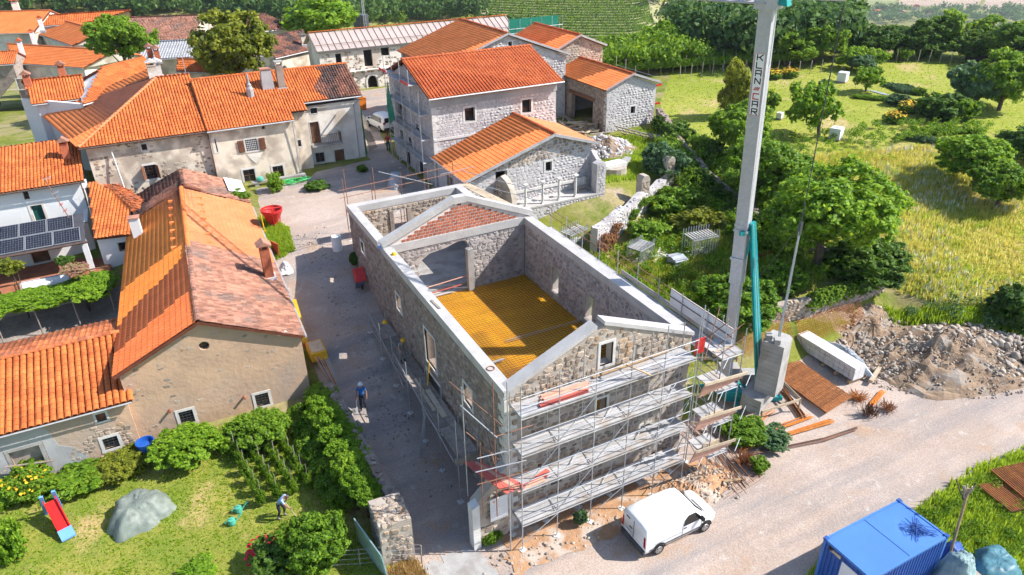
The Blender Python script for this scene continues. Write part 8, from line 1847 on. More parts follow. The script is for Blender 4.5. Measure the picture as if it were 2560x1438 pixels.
# village trees
tpx('dark walnut tree beside grey corrugated roof', 298, 95, 138, 118, -92, 'leaf_mid', 'tree_b'); tpx('large olive toned tree behind row house ridge', 590, 118, 195, 175, -84, 'leaf_olive', 'tree_a')
tpx('bright rounded tree behind ruined brown roofed house', 815, 42, 190, 112, -118, 'leaf_bright', 'tree_a'); tpx('round bright tree standing alone right of new roofs', 1672, 108, 132, 120, -108, 'leaf_bright', 'tree_b'); tpx('smaller green tree next to warm stone house', 1565, 140, 120, 100, -104, 'leaf_mid', 'tree_c')
tpx('low tree in front of vineyard terraces', 1250, 60, 120, 60, -150, 'leaf_forest', 'tree_b')
# row behind the field
for k, (cx, cy, w_, h_, m) in enumerate(((1975, 112, 130, 85, 'leaf_mid'), (2045, 100, 130, 95, 'leaf_mid'), (2125, 92, 90, 85, 'leaf_mid'), (2180, 102, 120, 75, 'leaf_dark'), (2250, 100, 130, 70, 'leaf_dark'), (2315, 92, 110, 85, 'leaf_dark'), (2365, 82, 90, 100, 'leaf_mid'), (2430, 105, 130, 75, 'leaf_dark'), (2490, 98, 140, 85, 'leaf_mid'), (2550, 110, 150, 100, 'leaf_dark'))):
	tpx('%s tree from crane mast in dense row behind field' % ('first second third fourth fifth sixth seventh eighth ninth tenth'.split()[k]), cx, cy, w_, h_, 122 - k * .8, m, ('tree_a', 'tree_b', 'tree_c')[k % 3])
for k, (cx, cy, w_) in enumerate(((2135, 138, 75), (2195, 140, 60), (2262, 132, 46), (2100, 152, 30), (2310, 136, 24), (2345, 130, 22))):
	tpx('%s small orchard tree from left at top of field' % ('first second third fourth fifth sixth'.split()[k]), cx, cy, w_, w_ * .75, 108, 'leaf_bright', 'loose')
for k, (cx, cy, w_, h_, s, m, v, lb) in enumerate((
	(2172, 192, 72, 62, 92, 'leaf_bright', 'loose', 'bright small fruit tree by vegetable beds'), (2158, 156, 66, 40, 100, 'leaf_blue', 'bush_a', 'grey green bushy tree above vegetable beds'), (2032, 258, 132, 140, 74, 'leaf_bright', 'loose', 'light fruit tree with leaning bare trunk in field'),
	(1925, 252, 58, 76, 76, 'leaf_mid', 'loose', 'slim young tree just right of crane mast'), (1845, 215, 90, 130, 76, 'leaf_olive', 'tree_c', 'tall feathery tree left of crane mast'), (1855, 320, 165, 150, 68, 'leaf_mid', 'tree_b', 'dense tree behind crane mast above boundary wall'),
	(1905, 415, 190, 150, 61, 'leaf_mid', 'tree_a', 'broad tree lower behind crane mast'), (2075, 525, 340, 250, 55, 'leaf_bright', 'big', 'huge walnut tree overhanging boundary wall'), (2440, 208, 110, 100, 78, 'leaf_blue', 'bush_b', 'tall grey green bush right of garden plots'), (2520, 200, 130, 130, 78, 'leaf_mid', 'tree_a', 'tall green tree at right edge of field'),
	(2428, 388, 160, 120, 62, 'leaf_bright', 'tree_b', 'leaning bright tree in lower right field'), (2545, 365, 110, 80, 64, 'leaf_dark', 'tree_a', 'dark tree at right edge near garden'), (2510, 455, 140, 110, 58, 'leaf_mid', 'tree_b', 'green tree below dark one at right edge'))):
	tpx(lb, cx, cy, w_, h_, s, m, v, True, (1.0, -.6) if 'leaning' in lb else (0, 0))
for cx, cy, w_, h_, s, m, v, lb in ((2355, 262, 110, 66, 74, 'leaf_dark', 'bush_a', 'dark round bush below vegetable beds'), (2405, 272, 70, 60, 72, 'leaf_mid', 'bush_b', 'smaller bush touching dark round bush'), (2165, 650, 200, 120, 50, 'leaf_dark', 'fine', 'dark glossy shrub at corner of walls'),
	(1850, 745, 210, 130, 46.5, 'leaf_mid', 'fine', 'large shrub behind foot of crane mast'), (1960, 690, 120, 90, 48, 'leaf_mid', 'bush_b', 'bush on terrace beside crane rope'), (2545, 765, 110, 100, 46, 'leaf_dark', 'bush_a', 'dark bush at right picture edge above rubble'), (1985, 405, 90, 60, 60, 'leaf_mid', 'bush_a', 'low bush on slope right of broad tree'), (1790, 380, 70, 60, 64, 'leaf_dark', 'bush_b', 'dark bush on inner side of boundary wall'),
	(1660, 395, 110, 90, 60, 'leaf_blue', 'bush_a', 'tall weeds beside fallen roof frame'), (1695, 330, 80, 60, 66, 'leaf_dark', 'bush_b', 'ivy clump at upper end of boundary wall'), (1690, 500, 120, 80, 54, 'leaf_mid', 'bush_a', 'green shrub below ruined pillars'), (1620, 575, 100, 60, 52, 'leaf_mid', 'bush_a', 'nettles under ruined terrace wall'), (1745, 545, 130, 70, 52, 'leaf_olive', 'bush_b', 'yellowish weeds in yard near crane mast'),
	(1862, 1072, 120, 55, 36.5, 'leaf_mid', 'fine', 'green weeds at crane outrigger'), (1930, 1092, 90, 40, 36.5, 'leaf_blue', 'bush_b', 'grey green weeds beside steel bars'), (1900, 1160, 45, 40, 35, 'leaf_mid', 'bush_b', 'small green tuft by tie wire tangle'),
	(2065, 215, 34, 40, 88, 'leaf_blue', 'bush_a', 'small shrub beside white water tank'), (2245, 248, 46, 30, 80, 'leaf_blue', 'bush_a', 'round grey herb bush at edge of beds'), (2300, 228, 26, 20, 82, 'leaf_mid', 'bush_a', 'tiny bush at far end of vegetable beds')):
	tpx(lb, cx, cy, w_, h_, s, m, v, False)
# garden on the left
for cx, cy, w_, h_, s, m, v, lb in ((455, 1112, 165, 80, 43.5, 'leaf_bright', 'fine', 'tall bright shrub in front of barn window'), (575, 1095, 80, 60, 42.5, 'leaf_bright', 'bush_b', 'low shrub between two barn windows'), (645, 1068, 150, 85, 42.5, 'leaf_mid', 'fine', 'dense shrub at right barn window'), (300, 1163, 120, 50, 43, 'leaf_olive', 'fine', 'yellow green shrub under shed window'), (190, 1195, 130, 40, 43, 'leaf_mid', 'bush_b', 'low perennial border along shed'), (65, 1203, 105, 80, 43, 'leaf_mid', 'fine', 'rounded rose bush left of shed door'), (5, 1235, 60, 70, 42, 'leaf_bright', 'bush_b', 'shrub cut by left picture edge'), (12, 1350, 70, 110, 39, 'leaf_bright', 'bush_b', 'leafy shrub at lower left picture edge'),
	(790, 1345, 165, 150, 35.5, 'leaf_mid', 'fine', 'broad leaved shrub beside garden wall end'), (690, 1395, 125, 85, 36, 'leaf_dark', 'bush_b', 'rose bush covered in red blooms'), (490, 1432, 90, 30, 37, 'leaf_bright', 'bush_a', 'small plant at bottom picture edge'), (685, 452, 44, 60, 60, 'leaf_bright', 'loose', 'climbing plant on bench by row house'), (590, 487, 60, 30, 60, 'leaf_mid', 'bush_a', 'weeds at barn end near row house'), (790, 462, 60, 24, 60, 'leaf_dark', 'bush_a', 'dark weeds at row house foot'), (1228, 1340, 50, 34, 34.5, 'leaf_mid', 'bush_b', 'weed tuft at gate jamb'), (1452, 1290, 36, 50, 34, 'leaf_blue', 'bush_b', 'wild weed growing through front scaffold'), (885, 645, 26, 36, 49, 'leaf_dark', 'bush_a', 'small weed at rear corner of ruin'),
	(188, 672, 60, 24, -56, 'leaf_pink', 'bush_b', 'pink flowering shrub on terrace edge'), (160, 650, 34, 26, -57, 'leaf_dark', 'bush_a', 'potted plant beside terrace door'), (22, 664, 50, 36, -57, 'leaf_olive', 'bush_a', 'potted lemon tree on terrace'), (905, 420, 30, 18, 64, 'leaf_mid', 'bush_a', 'grass tuft at end of row house')):
	tpx(lb, cx, cy, w_, h_, s, m, v, False)
R = thing('ivy_hedge', 'thick bright climber smothering garden wall along street', 'hedge', (-5.3, 8, .3))
for y, s, h in ((14.2, .75, 1.9), (13.2, 1.0, 2.0), (12.0, 1.15, 2.2), (10.8, 1.2, 2.3), (9.5, 1.2, 2.3), (8.2, 1.15, 2.3), (7.0, 1.1, 2.35), (5.9, 1.0, 2.4), (4.9, .9, 2.5), (4.1, .6, 2.6)):
	crown(R, (-5.75 + rnd.uniform(-.15, .15), y, h - .3), s, s * .95, s * .85, 'leaf_bright', 'fine', name='foliage')
	if s > .95: crown(R, (-6.6, y + .3, 1.0), s * .9, s, s * .8, 'leaf_mid', 'fine', name='foliage')
for y in (5, 8, 11, 13.5):
	mb = MB(); mb.tube((-5.7, y, .3), (-5.5, y + .3, 2.2), .06, 6, .02); mb.build('stem', M['bark'], R)
for lb, m, L in (('ivy mass hanging over retaining wall', 'leaf_mid', [(x, 7.0 + .1 * (k % 2), 2.75, .95, .7, .75) for k, x in enumerate(np.arange(25.4, 31.5, .75))]), ('dry brown creeper on terrace wall corner', 'leaf_rusty', [(17.2, 19.5, 3.8, .7, .35, .9), (18.0, 19.9, 3.4, .7, .35, 1.0), (17.0, 19.6, 2.9, .6, .4, .7), (18.8, 20.3, 4.2, .5, .3, .6)]),
	('dark creeper covering boundary wall', 'leaf_dark', [(np.interp(y, (12, 16, 21.5, 26, 31, 37), (29.6, 29.1, 29.9, 30.9, 32.6, 35.3)) - .35, y, np.interp(y, (12, 21.5, 31, 37), (3.6, 4.7, 6.0, 6.7)), .8, 1.2, .95) for y in np.arange(16.5, 36, 1.35)]), ('shrubs rooted in face of ruined terrace wall', 'leaf_mid', [(21.4, 21.8, 4.2, .6, .4, .7), (23, 22.6, 4.7, .7, .4, .5), (25.6, 24.0, 4.4, .6, .4, .6)])):
	R = thing('ivy', lb, 'creeper', L[0][:3])
	for q in L: crown(R, q[:3], q[3], q[4], q[5], m, 'bush_b', 0, 'foliage')
R = thing('grape_arbour', 'leafy grape vine roof over courtyard in front of terrace', 'arbour', (-19, 31, 1.5))
for k in range(9):
	crown(R, (-25 + 1.1 * k + rnd.uniform(-.2, .2), 30.6 + rnd.uniform(-.2, .2), 3.6), 1.4, 2.2, .75, 'leaf_bright', 'fine', name='foliage')
for x in np.arange(-24.5, -15.4, 2.2):
	mb = MB(); mb.tube((x, 29.4, 1.4), (x, 29.4, 3.6), .05, 6); mb.build('post', M['wood_grey'], R); mb = MB(); mb.bar((x, 29.2, 3.6), (x, 32.6, 3.6), .06, .08); mb.build('beam', M['wood_grey'], R)
for k in range(4):
	R = thing('bean_row', '%s row of staked beans from lawn' % ('first', 'second', 'third', 'fourth')[k], 'vegetable row', (-9.8, 10, .4), 'bean rows in kitchen garden')
	for j in range(6): crown(R, (-10.6 + k * .75 + .12 * j, 12.4 - .85 * j, .95), .26, .36, .75, 'leaf_mid', 'loose', name='foliage')
	for j in range(6): mb = MB(); mb.tube((-10.6 + k * .75 + .12 * j, 12.4 - .85 * j, .3), (-10.55 + k * .75 + .12 * j, 12.4 - .85 * j, 2.0), .018, 5); mb.build('stake', M['wood_grey'], R)
# blossoms
def blooms(label, c, rx, rz_, n, size, m, name='blossoms', group=None):
	L = [(0, 0, .2, 1, 1, .9)]; V, F = leaf_cloud(rnd.randint(1, 999), L, n, size, 1.0, .85, 1.1, 9.); V = V * np.array([rx, rx, rz_]) + np.array(c); o = link(name, npmesh(name, V, F, M[m])); return tag(o, label, 'flowers', group, 'stuff')
def pxc(px, py, s): r = ray(px, py); return CAM + r / np.linalg.norm(r) * s
blooms('red roses on bush at bottom of garden', pxc(690, 1390, 35.6), 1.3, 1.0, 280, .17, 'flower_red'); blooms('pale roses on bush left of shed door', pxc(65, 1200, 42.8), 1.2, .9, 60, .12, 'flower_yellow')
for k, (px, py, s, lb) in enumerate(((1935, 186, 92, 'yellow flower bed right of crane mast'), (1975, 183, 92, 'second yellow flower bed beside vineyard'), (2235, 295, 74, 'yellow lilies below vegetable beds'), (2268, 270, 77, 'small yellow flower clump near dark bush'))):
	p = G(px, py + 10) + np.array([0, 0, .45]); plant(lb.replace('yellow', 'leafy stems of yellow') , 'shrub', p, 1.0, .6, 'leaf_mid', 'bush_a', False); blooms(lb, p + np.array([0, 0, .25]), 1.05, .5, 160, .2, 'flower_yellow')
# grass
def tufts(name, label, pts, n_bl, h, wd, m, lean=.35, cat='grass'):
	"""pts (n,2); blades as narrow triangles"""
	pts = np.asarray(pts); n = len(pts); r = npr; z = H(pts[:, 0], pts[:, 1]); B = np.column_stack([pts, z - .02]); B = np.repeat(B, n_bl, 0); B[:, :2] += r.normal(0, h * .25, (len(B), 2)); N_ = len(B)
	a = r.uniform(0, 6.283, N_); hh = h * r.uniform(.5, 1.25, N_); ln = r.uniform(.05, lean, N_) * hh; t = np.column_stack([np.cos(a), np.sin(a), np.zeros(N_)]); s = np.column_stack([-np.sin(a), np.cos(a), np.zeros(N_)])
	w_ = (wd * r.uniform(.6, 1.3, N_))[:, None]; V = np.stack([B - s * w_, B + s * w_, B + t * ln[:, None] + np.column_stack([np.zeros(N_), np.zeros(N_), hh])], 1).reshape(-1, 3)
	o = link(name, npmesh(name, V, np.arange(3 * N_).reshape(-1, 3), M[m])); return tag(o, label, cat, kind='stuff')
def scatter(poly, n, noise=None):
	q = np.array(poly); lo, hi = q.min(0), q.max(0); p = npr.uniform(lo, hi, (int(n * 2.5), 2)); p = p[inside(poly, p[:, 0], p[:, 1])][:n]
	if noise: k = np.sin(p[:, 0] * noise[0] + 1) * np.sin(p[:, 1] * noise[1] + 2) + .5 * np.sin(p[:, 0] * noise[0] * 2.7) * np.sin(p[:, 1] * noise[1] * 2.3); p = p[k > noise[2]]
	return p
MEADOW = [(32.9, 6.8), (30.6, 13), (30.8, 20), (36, 25), (44, 23), (52, 20), (58, 14), (62, 2), (46, -1.5), (38, 1.2), (34, 4.4)]
tufts('meadow_grass', 'tall dry golden grass on slope right of crane', scatter(MEADOW, 16000), 5, .38, .03, 'grass_dry'); tufts('meadow_grass', 'fresh green grass patches in meadow', scatter(MEADOW, 7000, (.45, .6, .15)), 5, .36, .035, 'grass_green')
tufts('meadow_flowers', 'white wild flower heads scattered over meadow', scatter(MEADOW, 2600, (.3, .4, -.1)), 3, .46, .06, 'flower_white')
YARD = [(12, 9), (18.5, 9), (29, 8.6), (28.6, 16), (29, 22), (24, 22), (17, 18.6), (12.5, 22), (12, 14)]
tufts('yard_grass', 'lush green weeds filling yard behind crane', scatter(YARD, 9000), 5, .55, .045, 'grass_green'); tufts('yard_grass', 'yellowing weeds in yard behind crane', scatter(YARD, 4200, (.6, .5, .1)), 5, .7, .04, 'grass_dry')
tufts('rough_grass', 'rough grass around well and stone heap', scatter([(20, 26.5), (29, 26.5), (33, 30), (34, 36), (30, 36), (27, 31), (21, 31)], 3000), 5, .4, .045, 'grass_green')
tufts('rough_grass', 'overgrown verge between container and gravel road', scatter([(15.2, -7), (19, -6.6), (23, -6.2), (27, -6.6), (30, -10), (22, -14), (16, -12.5), (15.3, -9.8)], 6000), 6, .42, .045, 'grass_green')
tufts('rough_grass', 'weeds along rear edge of container', scatter([(10.2, -7.1), (15.2, -7.1), (15.6, -6.6), (11.5, -6.7)], 500), 6, .35, .04, 'grass_green'); tufts('rough_grass', 'grass patch beside red bucket', scatter([(-5.2, 27), (-3.6, 27.5), (-3.3, 31), (-4.2, 34), (-5.1, 34)], 1500), 5, .25, .035, 'grass_green')
tufts('rough_grass', 'bank of grass between rubble and meadow', scatter([(31.5, 6.2), (34, 4), (38, 1), (44, -2), (44, -3.5), (36, -1), (33, 3.2), (31, 5)], 2600), 5, .55, .045, 'grass_green')
tufts('dry_grass', 'straw coloured grass at end of garden wall', scatter([(-6.0, 1.6), (-4.6, 1.6), (-4.4, -.2), (-5.0, -2.0), (-6.2, -1)], 1200), 6, .4, .03, 'straw')
tufts('lawn_grass', 'short mown grass tufts over garden lawn', scatter([(-6.6, 14), (-6.4, 4), (-7, -8), (-26, -8), (-26, 14)], 12000), 5, .10, .03, 'grass_green'); tufts('lawn_grass', 'greener grass tufts at lawn edges', scatter([(-6.6, 14.3), (-6.4, 4), (-7, -8), (-26, -8), (-26, 14.6)], 9000, (.5, .55, .1)), 5, .12, .03, 'grass_green')
tufts('field_grass', 'short grass over upper field', scatter(FIELD, 8000), 4, .16, .05, 'grass_green')
# garden plots
for k, (px0, py0, px1, py1, n, lb) in enumerate(((2215, 215, 2255, 232, 40, 'leek rows in upper garden plot'), (2140, 245, 2240, 252, 36, 'low lettuce rows in garden plot'), (2250, 345, 2350, 360, 50, 'vegetable rows in lower garden plot'), (2290, 330, 2380, 325, 40, 'bean plants along garden path'))):
	a, b = G(px0, py0), G(px1, py1); R = thing('vegetable_bed', lb, 'vegetable bed', tuple(a))
	for j in range(4):
		for i in range(6): p = a + (b - a) * i / 5 + np.array([.5, -.8, 0]) * j * .7; crown(R, (p[0], p[1], hz(p[0], p[1]) + .2), .5, .5, .35, 'leaf_blue' if k % 2 == 0 else 'leaf_bright', 'bush_a', name='plants')
a, b = G(2165, 226), G(2210, 238); mb = MB(); mb.prism([a + [0, 0, .06], b + [0, 0, .06], b + [.5, -.7, .06], a + [.5, -.7, .06]], (0, 0, -.04)); tag(mb.build('ground_sheet', M['plastic_foil']), 'strip of white plastic sheet in garden plot', 'sheet')
fs = thing('field_fence', 'line of thin posts along top of field', 'fence', tuple(G(1760, 205)))
for k in range(26):
	p = G(1700 + k * 27, 196 - k * 1.6 - 8 * math.sin(k * .4)); mb = MB(); mb.tube(p - [0, 0, .1], p + [rnd.uniform(-.1, .1), 0, 1.6], .05, 5); mb.build('post', M['wood_grey'], fs)
# vine rows behind the new houses
for k in range(4):
	R = thing('vine_row', '%s row of vines from field behind boundary wall' % ('first', 'second', 'third', 'fourth')[k], 'vines', tuple(G(1750, 195 - 7 * k)), 'vine rows beside field'); a = G(1440, 196 - 7 * k); b = G(1960, 168 - 7 * k)
	for j in range(24): p = a + (b - a) * j / 23; crown(R, (p[0], p[1], hz(p[0], p[1]) + 1.3), 1.35, .55, .75, 'leaf_bright', 'bush_b', math.atan2(b[1] - a[1], b[0] - a[0]), 'foliage')
	for j in range(18): p = a + (b - a) * j / 17; g = hz(p[0], p[1]); mb = MB(); mb.tube((p[0], p[1], g - .1), (p[0], p[1], g + 2.2), .045, 5); mb.build('post', M['wood_grey'], R)

# ================================================================== far slopes
def far_leaves(cs, hts, nq, size, seed):
	r = np.random.default_rng(seed); V0, F0 = leaf_cloud(seed, rlobes(seed, 7, r0=.4), nq, size); n = len(cs); nv = len(V0); a = r.uniform(0, 6.283, n); s = hts * .5 * r.uniform(.85, 1.15, n)
	X = V0[None, :, 0] * np.cos(a)[:, None] - V0[None, :, 1] * np.sin(a)[:, None]; Y = V0[None, :, 0] * np.sin(a)[:, None] + V0[None, :, 1] * np.cos(a)[:, None]
	V = np.stack([X * (s * .85)[:, None] + cs[:, None, 0], Y * (s * .85)[:, None] + cs[:, None, 1], V0[None, :, 2] * s[:, None] + cs[:, None, 2] + hts[:, None] * .5], 2).reshape(-1, 3)
	F = (F0[None] + (np.arange(n) * nv)[:, None, None]).reshape(-1, 4); return V, F
def undergrowth(label, poly, n, h0, h1, m, seed, nq=70, noise=None):
	p = scatter(poly, n, noise); r = np.random.default_rng(seed); V, F = far_leaves(np.column_stack([p, H(p[:, 0], p[:, 1])]), r.uniform(h0, h1, len(p)), nq, .2, seed); return tag(link('undergrowth', npmesh('undergrowth', V, F, M[m])), label, 'undergrowth', kind='stuff')
undergrowth('leafy weeds crowding yard behind crane', YARD, 520, .5, 1.3, 'leaf_mid', 61); undergrowth('yellow green weeds between prop racks', YARD, 320, .5, 1.1, 'leaf_olive', 62, noise=(.5, .6, 0))
undergrowth('dense thicket along inner side of boundary wall', [(26.5, 13), (29.2, 13), (28.8, 17), (29.6, 21.5), (30.6, 26), (32.4, 31), (31, 31.5), (28.8, 27), (27.4, 22)], 240, .9, 2.1, 'leaf_mid', 63, 110); undergrowth('thicket along field side of boundary wall', [(30.2, 12), (32, 12), (33.5, 17), (33.5, 22), (35, 27), (34, 30), (31.5, 26), (30.4, 20)], 230, .9, 2.2, 'leaf_mid', 64, 110)
undergrowth('green tussocks spread through meadow', MEADOW, 420, .35, .8, 'grass_green', 65, 60, (.35, .45, .2)); undergrowth('bushy growth between field and garden plots', [(40, 24), (52, 21), (60, 17), (62, 20), (52, 26), (42, 30)], 160, .5, 1.3, 'leaf_mid', 66, 90); undergrowth('leafy weeds around container verge', [(15.4, -7), (19, -6.9), (23, -6.8), (22, -13), (16, -12), (15.6, -10)], 330, .35, .8, 'leaf_mid', 67)
undergrowth('low border plants along shed and barn', [(-24, 15.1), (-8, 14.6), (-8, 13.9), (-24, 14.2)], 110, .3, .8, 'leaf_mid', 68); undergrowth('weeds at foot of rubble and meadow bank', [(31.5, 6.2), (34, 4), (40, .6), (46, -2.5), (44, -3.5), (36, -.8), (33, 3.2)], 150, .5, 1.2, 'leaf_blue', 69)
def forest(label, px, n, hmin, hmax, nq, size, seed, m='leaf_forest'):
	"""trees standing where the picture shows woodland"""
	r = np.random.default_rng(seed); P = []; q = np.array(px, float); lo, hi = q.min(0), q.max(0); k = 0
	while len(P) < n and k < n * 4:
		k += 1; x, y = r.uniform(lo, hi)
		if pip(px, x, y): P.append(G(x, y))
	P = np.array(P); h = r.uniform(hmin, hmax, len(P)); h *= np.clip(np.linalg.norm(P - CAM, axis=1) / 160, .8, 2.2) ** .35
	V, F = far_leaves(P, h, nq, size, seed); return tag(link('woodland', npmesh('woodland', V, F, M[m])), label, 'woodland', kind='stuff')
forest('dark woodland along ridge behind village roofs', [(-60, 60), (300, 56), (620, 66), (900, 70), (1200, 66), (1200, -60), (-60, -60)], 420, 8, 13, 300, .14, 21); forest('bushes between long farmhouse and vineyard', [(900, 66), (1210, 52), (1190, 30), (900, 40)], 40, 3.5, 5.5, 260, .14, 22, 'leaf_mid')
forest('wooded valley side behind crane mast', [(1640, -50), (1640, 60), (1720, 150), (1900, 175), (2100, 150), (2130, 60), (2100, -50)], 650, 6, 9.5, 220, .16, 23); forest('woods at upper right corner', [(2440, 70), (2640, 100), (2640, 20), (2540, 20)], 50, 5, 8, 260, .14, 24); forest('trees below vineyard terraces', [(1500, 195), (1760, 178), (1740, 150), (1620, 140), (1500, 170)], 60, 3.5, 5.5, 280, .14, 25, 'leaf_mid')
forest('hedges round valley hamlet', [(2110, 60), (2560, 60), (2560, 30), (2110, 25)], 110, 10, 16, 90, .25, 26)
rows = []
for k in range(19):
	y = 114 - 7.6 * k + .05 * k * k
	xa, xb = 1200 + max(0, 30 - k) * 1.2, 1640 - max(0, (k - 4)) * 2 + (0 if k > 4 else -(4 - k) * 40)
	for x in np.arange(xa, xb, 4.2): rows.append(G(x, y - (x - 1400) * -.018 + 4 * math.sin((x - 1200) / 140)))
rows = np.array(rows); V, F = far_leaves(rows, np.full(len(rows), 1.15), 14, .8, 31); tag(link('vineyard', npmesh('vineyard', V, F, M['leaf_mid'])), 'terraced vineyard rows on far slope at top', 'vineyard', kind='stuff')
vm = MB()
for (pts, m) in (([(1195, -40), (1655, -40), (1640, 108), (1480, 118), (1205, 118)], 'far_vineyard'), ([(2270, -25), (2470, -25), (2440, 22), (2240, 12)], 'far_field'), ([(2480, -25), (2640, -25), (2640, 26), (2450, 24)], 'far_field'), ([(2115, -25), (2262, -25), (2235, 12), (2105, 18)], 'far_green'), ([(1180, -20), (1225, -20), (1235, 40), (1195, 40)], 'far_field')):
	q = [G(*p) for p in pts]; cxy = [(p[0], p[1]) for p in q]; n = 10; mb = MB(); rowsq = []
	for i in range(n + 1):
		t = i / n; a = q[0] + (q[-1] - q[0]) * t; b = q[1] + (q[2] - q[1]) * t if len(q) == 4 else q[1] + (q[2] - q[1]) * t; rowsq.append([np.array([*(a + (b - a) * j / n)[:2], 0]) for j in range(n + 1)])
	for r_ in rowsq:
		for p in r_: p[2] = hz(p[0], p[1]) + .25
	for i in range(n):
		for j in range(n): mb.poly([rowsq[i][j], rowsq[i + 1][j], rowsq[i + 1][j + 1], rowsq[i][j + 1]])
	tag(mb.build('field', M[m]), kind='structure')
for k, (px, py, w_, lb) in enumerate(((2190, 38, 15, 'red roofed farm at left end of valley hamlet'), (2225, 28, 13, 'second red roofed house in valley hamlet'), (2255, 40, 14, 'pale house in middle of valley hamlet'), (2290, 25, 12, 'small red roofed house above pale one in valley'), (2320, 42, 13, 'white house at right end of valley hamlet'), (2145, 14, 16, 'white farm left of valley fields'))):
	p = G(px, py); R = thing('hamlet_house', lb, 'house', tuple(p)); mb = MB(); mb.cbox(p - [0, 0, 1], w_, w_ * .6, 7, .3 * k); mb.build('wall', M['plaster_pale'], R)
	a = .3 * k; u = np.array([math.cos(a), math.sin(a), 0]) * w_ * .55; v = np.array([-math.sin(a), math.cos(a), 0]) * w_ * .36; t = p + [0, 0, 6]
	mb = MB(); mb.prism([t - u - v, t - u + v, t - u + [0, 0, 2.6]], u * 2); mb.build('roof', M['tile_red' if 'red' in lb else 'tile_old'], R)

# ================================================================== people
def person(label, loc, rz, J, cols, hat=None, scale=1.0, tool=None):
	"""J: joints (x forward, y left, z up) with radii; body grown as one skin over the skeleton"""
	R = thing('person', label, 'person', tuple(loc))
	names = list(J); me = bpy.data.meshes.new('body'); E_ = [('pelvis', 'waist'), ('waist', 'chest'), ('chest', 'neck'), ('neck', 'head'), ('head', 'crown')]
	for s in 'lr': E_ += [('pelvis', 'hip' + s), ('hip' + s, 'knee' + s), ('knee' + s, 'ankle' + s), ('ankle' + s, 'toe' + s), ('chest', 'shoulder' + s), ('shoulder' + s, 'elbow' + s), ('elbow' + s, 'wrist' + s), ('wrist' + s, 'hand' + s)]
	ca, sa = math.cos(rz), math.sin(rz); W = lambda p: (loc[0] + (p[0] * ca - p[1] * sa) * scale, loc[1] + (p[0] * sa + p[1] * ca) * scale, loc[2] + p[2] * scale)
	me.from_pydata([W(J[n][:3]) for n in names], [(names.index(a), names.index(b)) for a, b in E_], []); tmp = bpy.data.objects.new('body', me); COL.objects.link(tmp)
	tmp.modifiers.new('skin', 'SKIN'); sv = me.skin_vertices[0].data if me.skin_vertices else None
	if sv is None:
		bpy.context.view_layer.objects.active = tmp; bpy.ops.mesh.customdata_skin_add(); sv = me.skin_vertices[0].data
	for i, n in enumerate(names): sv[i].radius = (J[n][3] * scale, (J[n][4] if len(J[n]) > 4 else J[n][3]) * scale); sv[i].use_root = n == 'pelvis'
	sb = tmp.modifiers.new('sub', 'SUBSURF'); sb.levels = 1; sb.render_levels = 1
	dg = bpy.context.evaluated_depsgraph_get(); m2 = bpy.data.meshes.new_from_object(tmp.evaluated_get(dg)); bpy.data.objects.remove(tmp); m2.materials.clear()
	mats_ = list(dict.fromkeys(cols.values())); [m2.materials.append(M[q]) for q in mats_]
	zone = {'head': 'skin', 'crown': 'hair', 'neck': 'skin', 'chest': 'shirt', 'waist': 'shirt', 'pelvis': 'legs'}
	for s in 'lr': zone.update({'hip' + s: 'legs', 'knee' + s: 'legs', 'ankle' + s: 'shoe', 'toe' + s: 'shoe', 'shoulder' + s: 'shirt', 'elbow' + s: 'skin', 'wrist' + s: 'skin', 'hand' + s: 'skin'})
	seg = [(np.array(W(J[a][:3])), np.array(W(J[b][:3])), a, b) for a, b in E_]
	C_ = np.array([f.center for f in m2.polygons]); bd = np.full(len(C_), 9e9); mi = np.zeros(len(C_), int)
	for a, b, na, nb in seg:
		t = np.clip((C_ - a) @ (b - a) / np.dot(b - a, b - a), 0, 1); d = np.linalg.norm(C_ - a - t[:, None] * (b - a), axis=1); k = d < bd; bd[k] = d[k]
		mi[k] = np.where(t[k] < .55, mats_.index(cols[zone[na]]), mats_.index(cols[zone[nb]]))
	m2.polygons.foreach_set('material_index', mi); m2.polygons.foreach_set('use_smooth', [True] * len(mi))
	link('body', m2, R)
	for s in 'lr':   # hands: palm, four fingers, thumb
		w_ = np.array(W(J['wrist' + s][:3])); h = np.array(W(J['hand' + s][:3])); d = (h - w_) / np.linalg.norm(h - w_); sd_ = np.cross(d, (0, 0, 1)); sd_ = sd_ / (np.linalg.norm(sd_) + 1e-6); up = np.cross(sd_, d); mb = MB()
		mb.bar(h - d * .03, h + d * .05, .08, .035)
		for i, L in enumerate((.065, .08, .075, .055)): p = h + d * .05 + sd_ * (-.03 + .02 * i); mb.tube(p, p + d * L * .5 - up * .008, .009, 5); mb.tube(p + d * L * .5 - up * .008, p + d * L * .85 - up * .03, .008, 5)
		mb.tube(h - d * .01 + sd_ * .04, h + d * .03 + sd_ * .075, .010, 5); mb.tube(h + d * .03 + sd_ * .075, h + d * .06 + sd_ * .07, .009, 5); mb.build('hand', M['skin'], R)
	hd = np.array(W(J['head'][:3])); cr = np.array(W(J['crown'][:3])); ax = (cr - hd) / np.linalg.norm(cr - hd); fw = np.array([ca, sa, 0]); mb = MB()
	mb.tube(hd + fw * .09 * scale, hd + fw * .125 * scale - ax * .02, .016, 5, .02); mb.build('nose', M['skin'], R); mb = MB()
	for s in (-1, 1): e = hd + ax * .035 + fw * .098 * scale + np.array([-sa, ca, 0]) * .033 * s; mb.tube(e, e + fw * .008, .011, 6)
	mb.tube(hd - ax * .055 + fw * .09 + np.array([-sa, ca, 0]) * .02, hd - ax * .055 + fw * .09 - np.array([-sa, ca, 0]) * .02, .007, 4); mb.build('face', M['hair'], R)
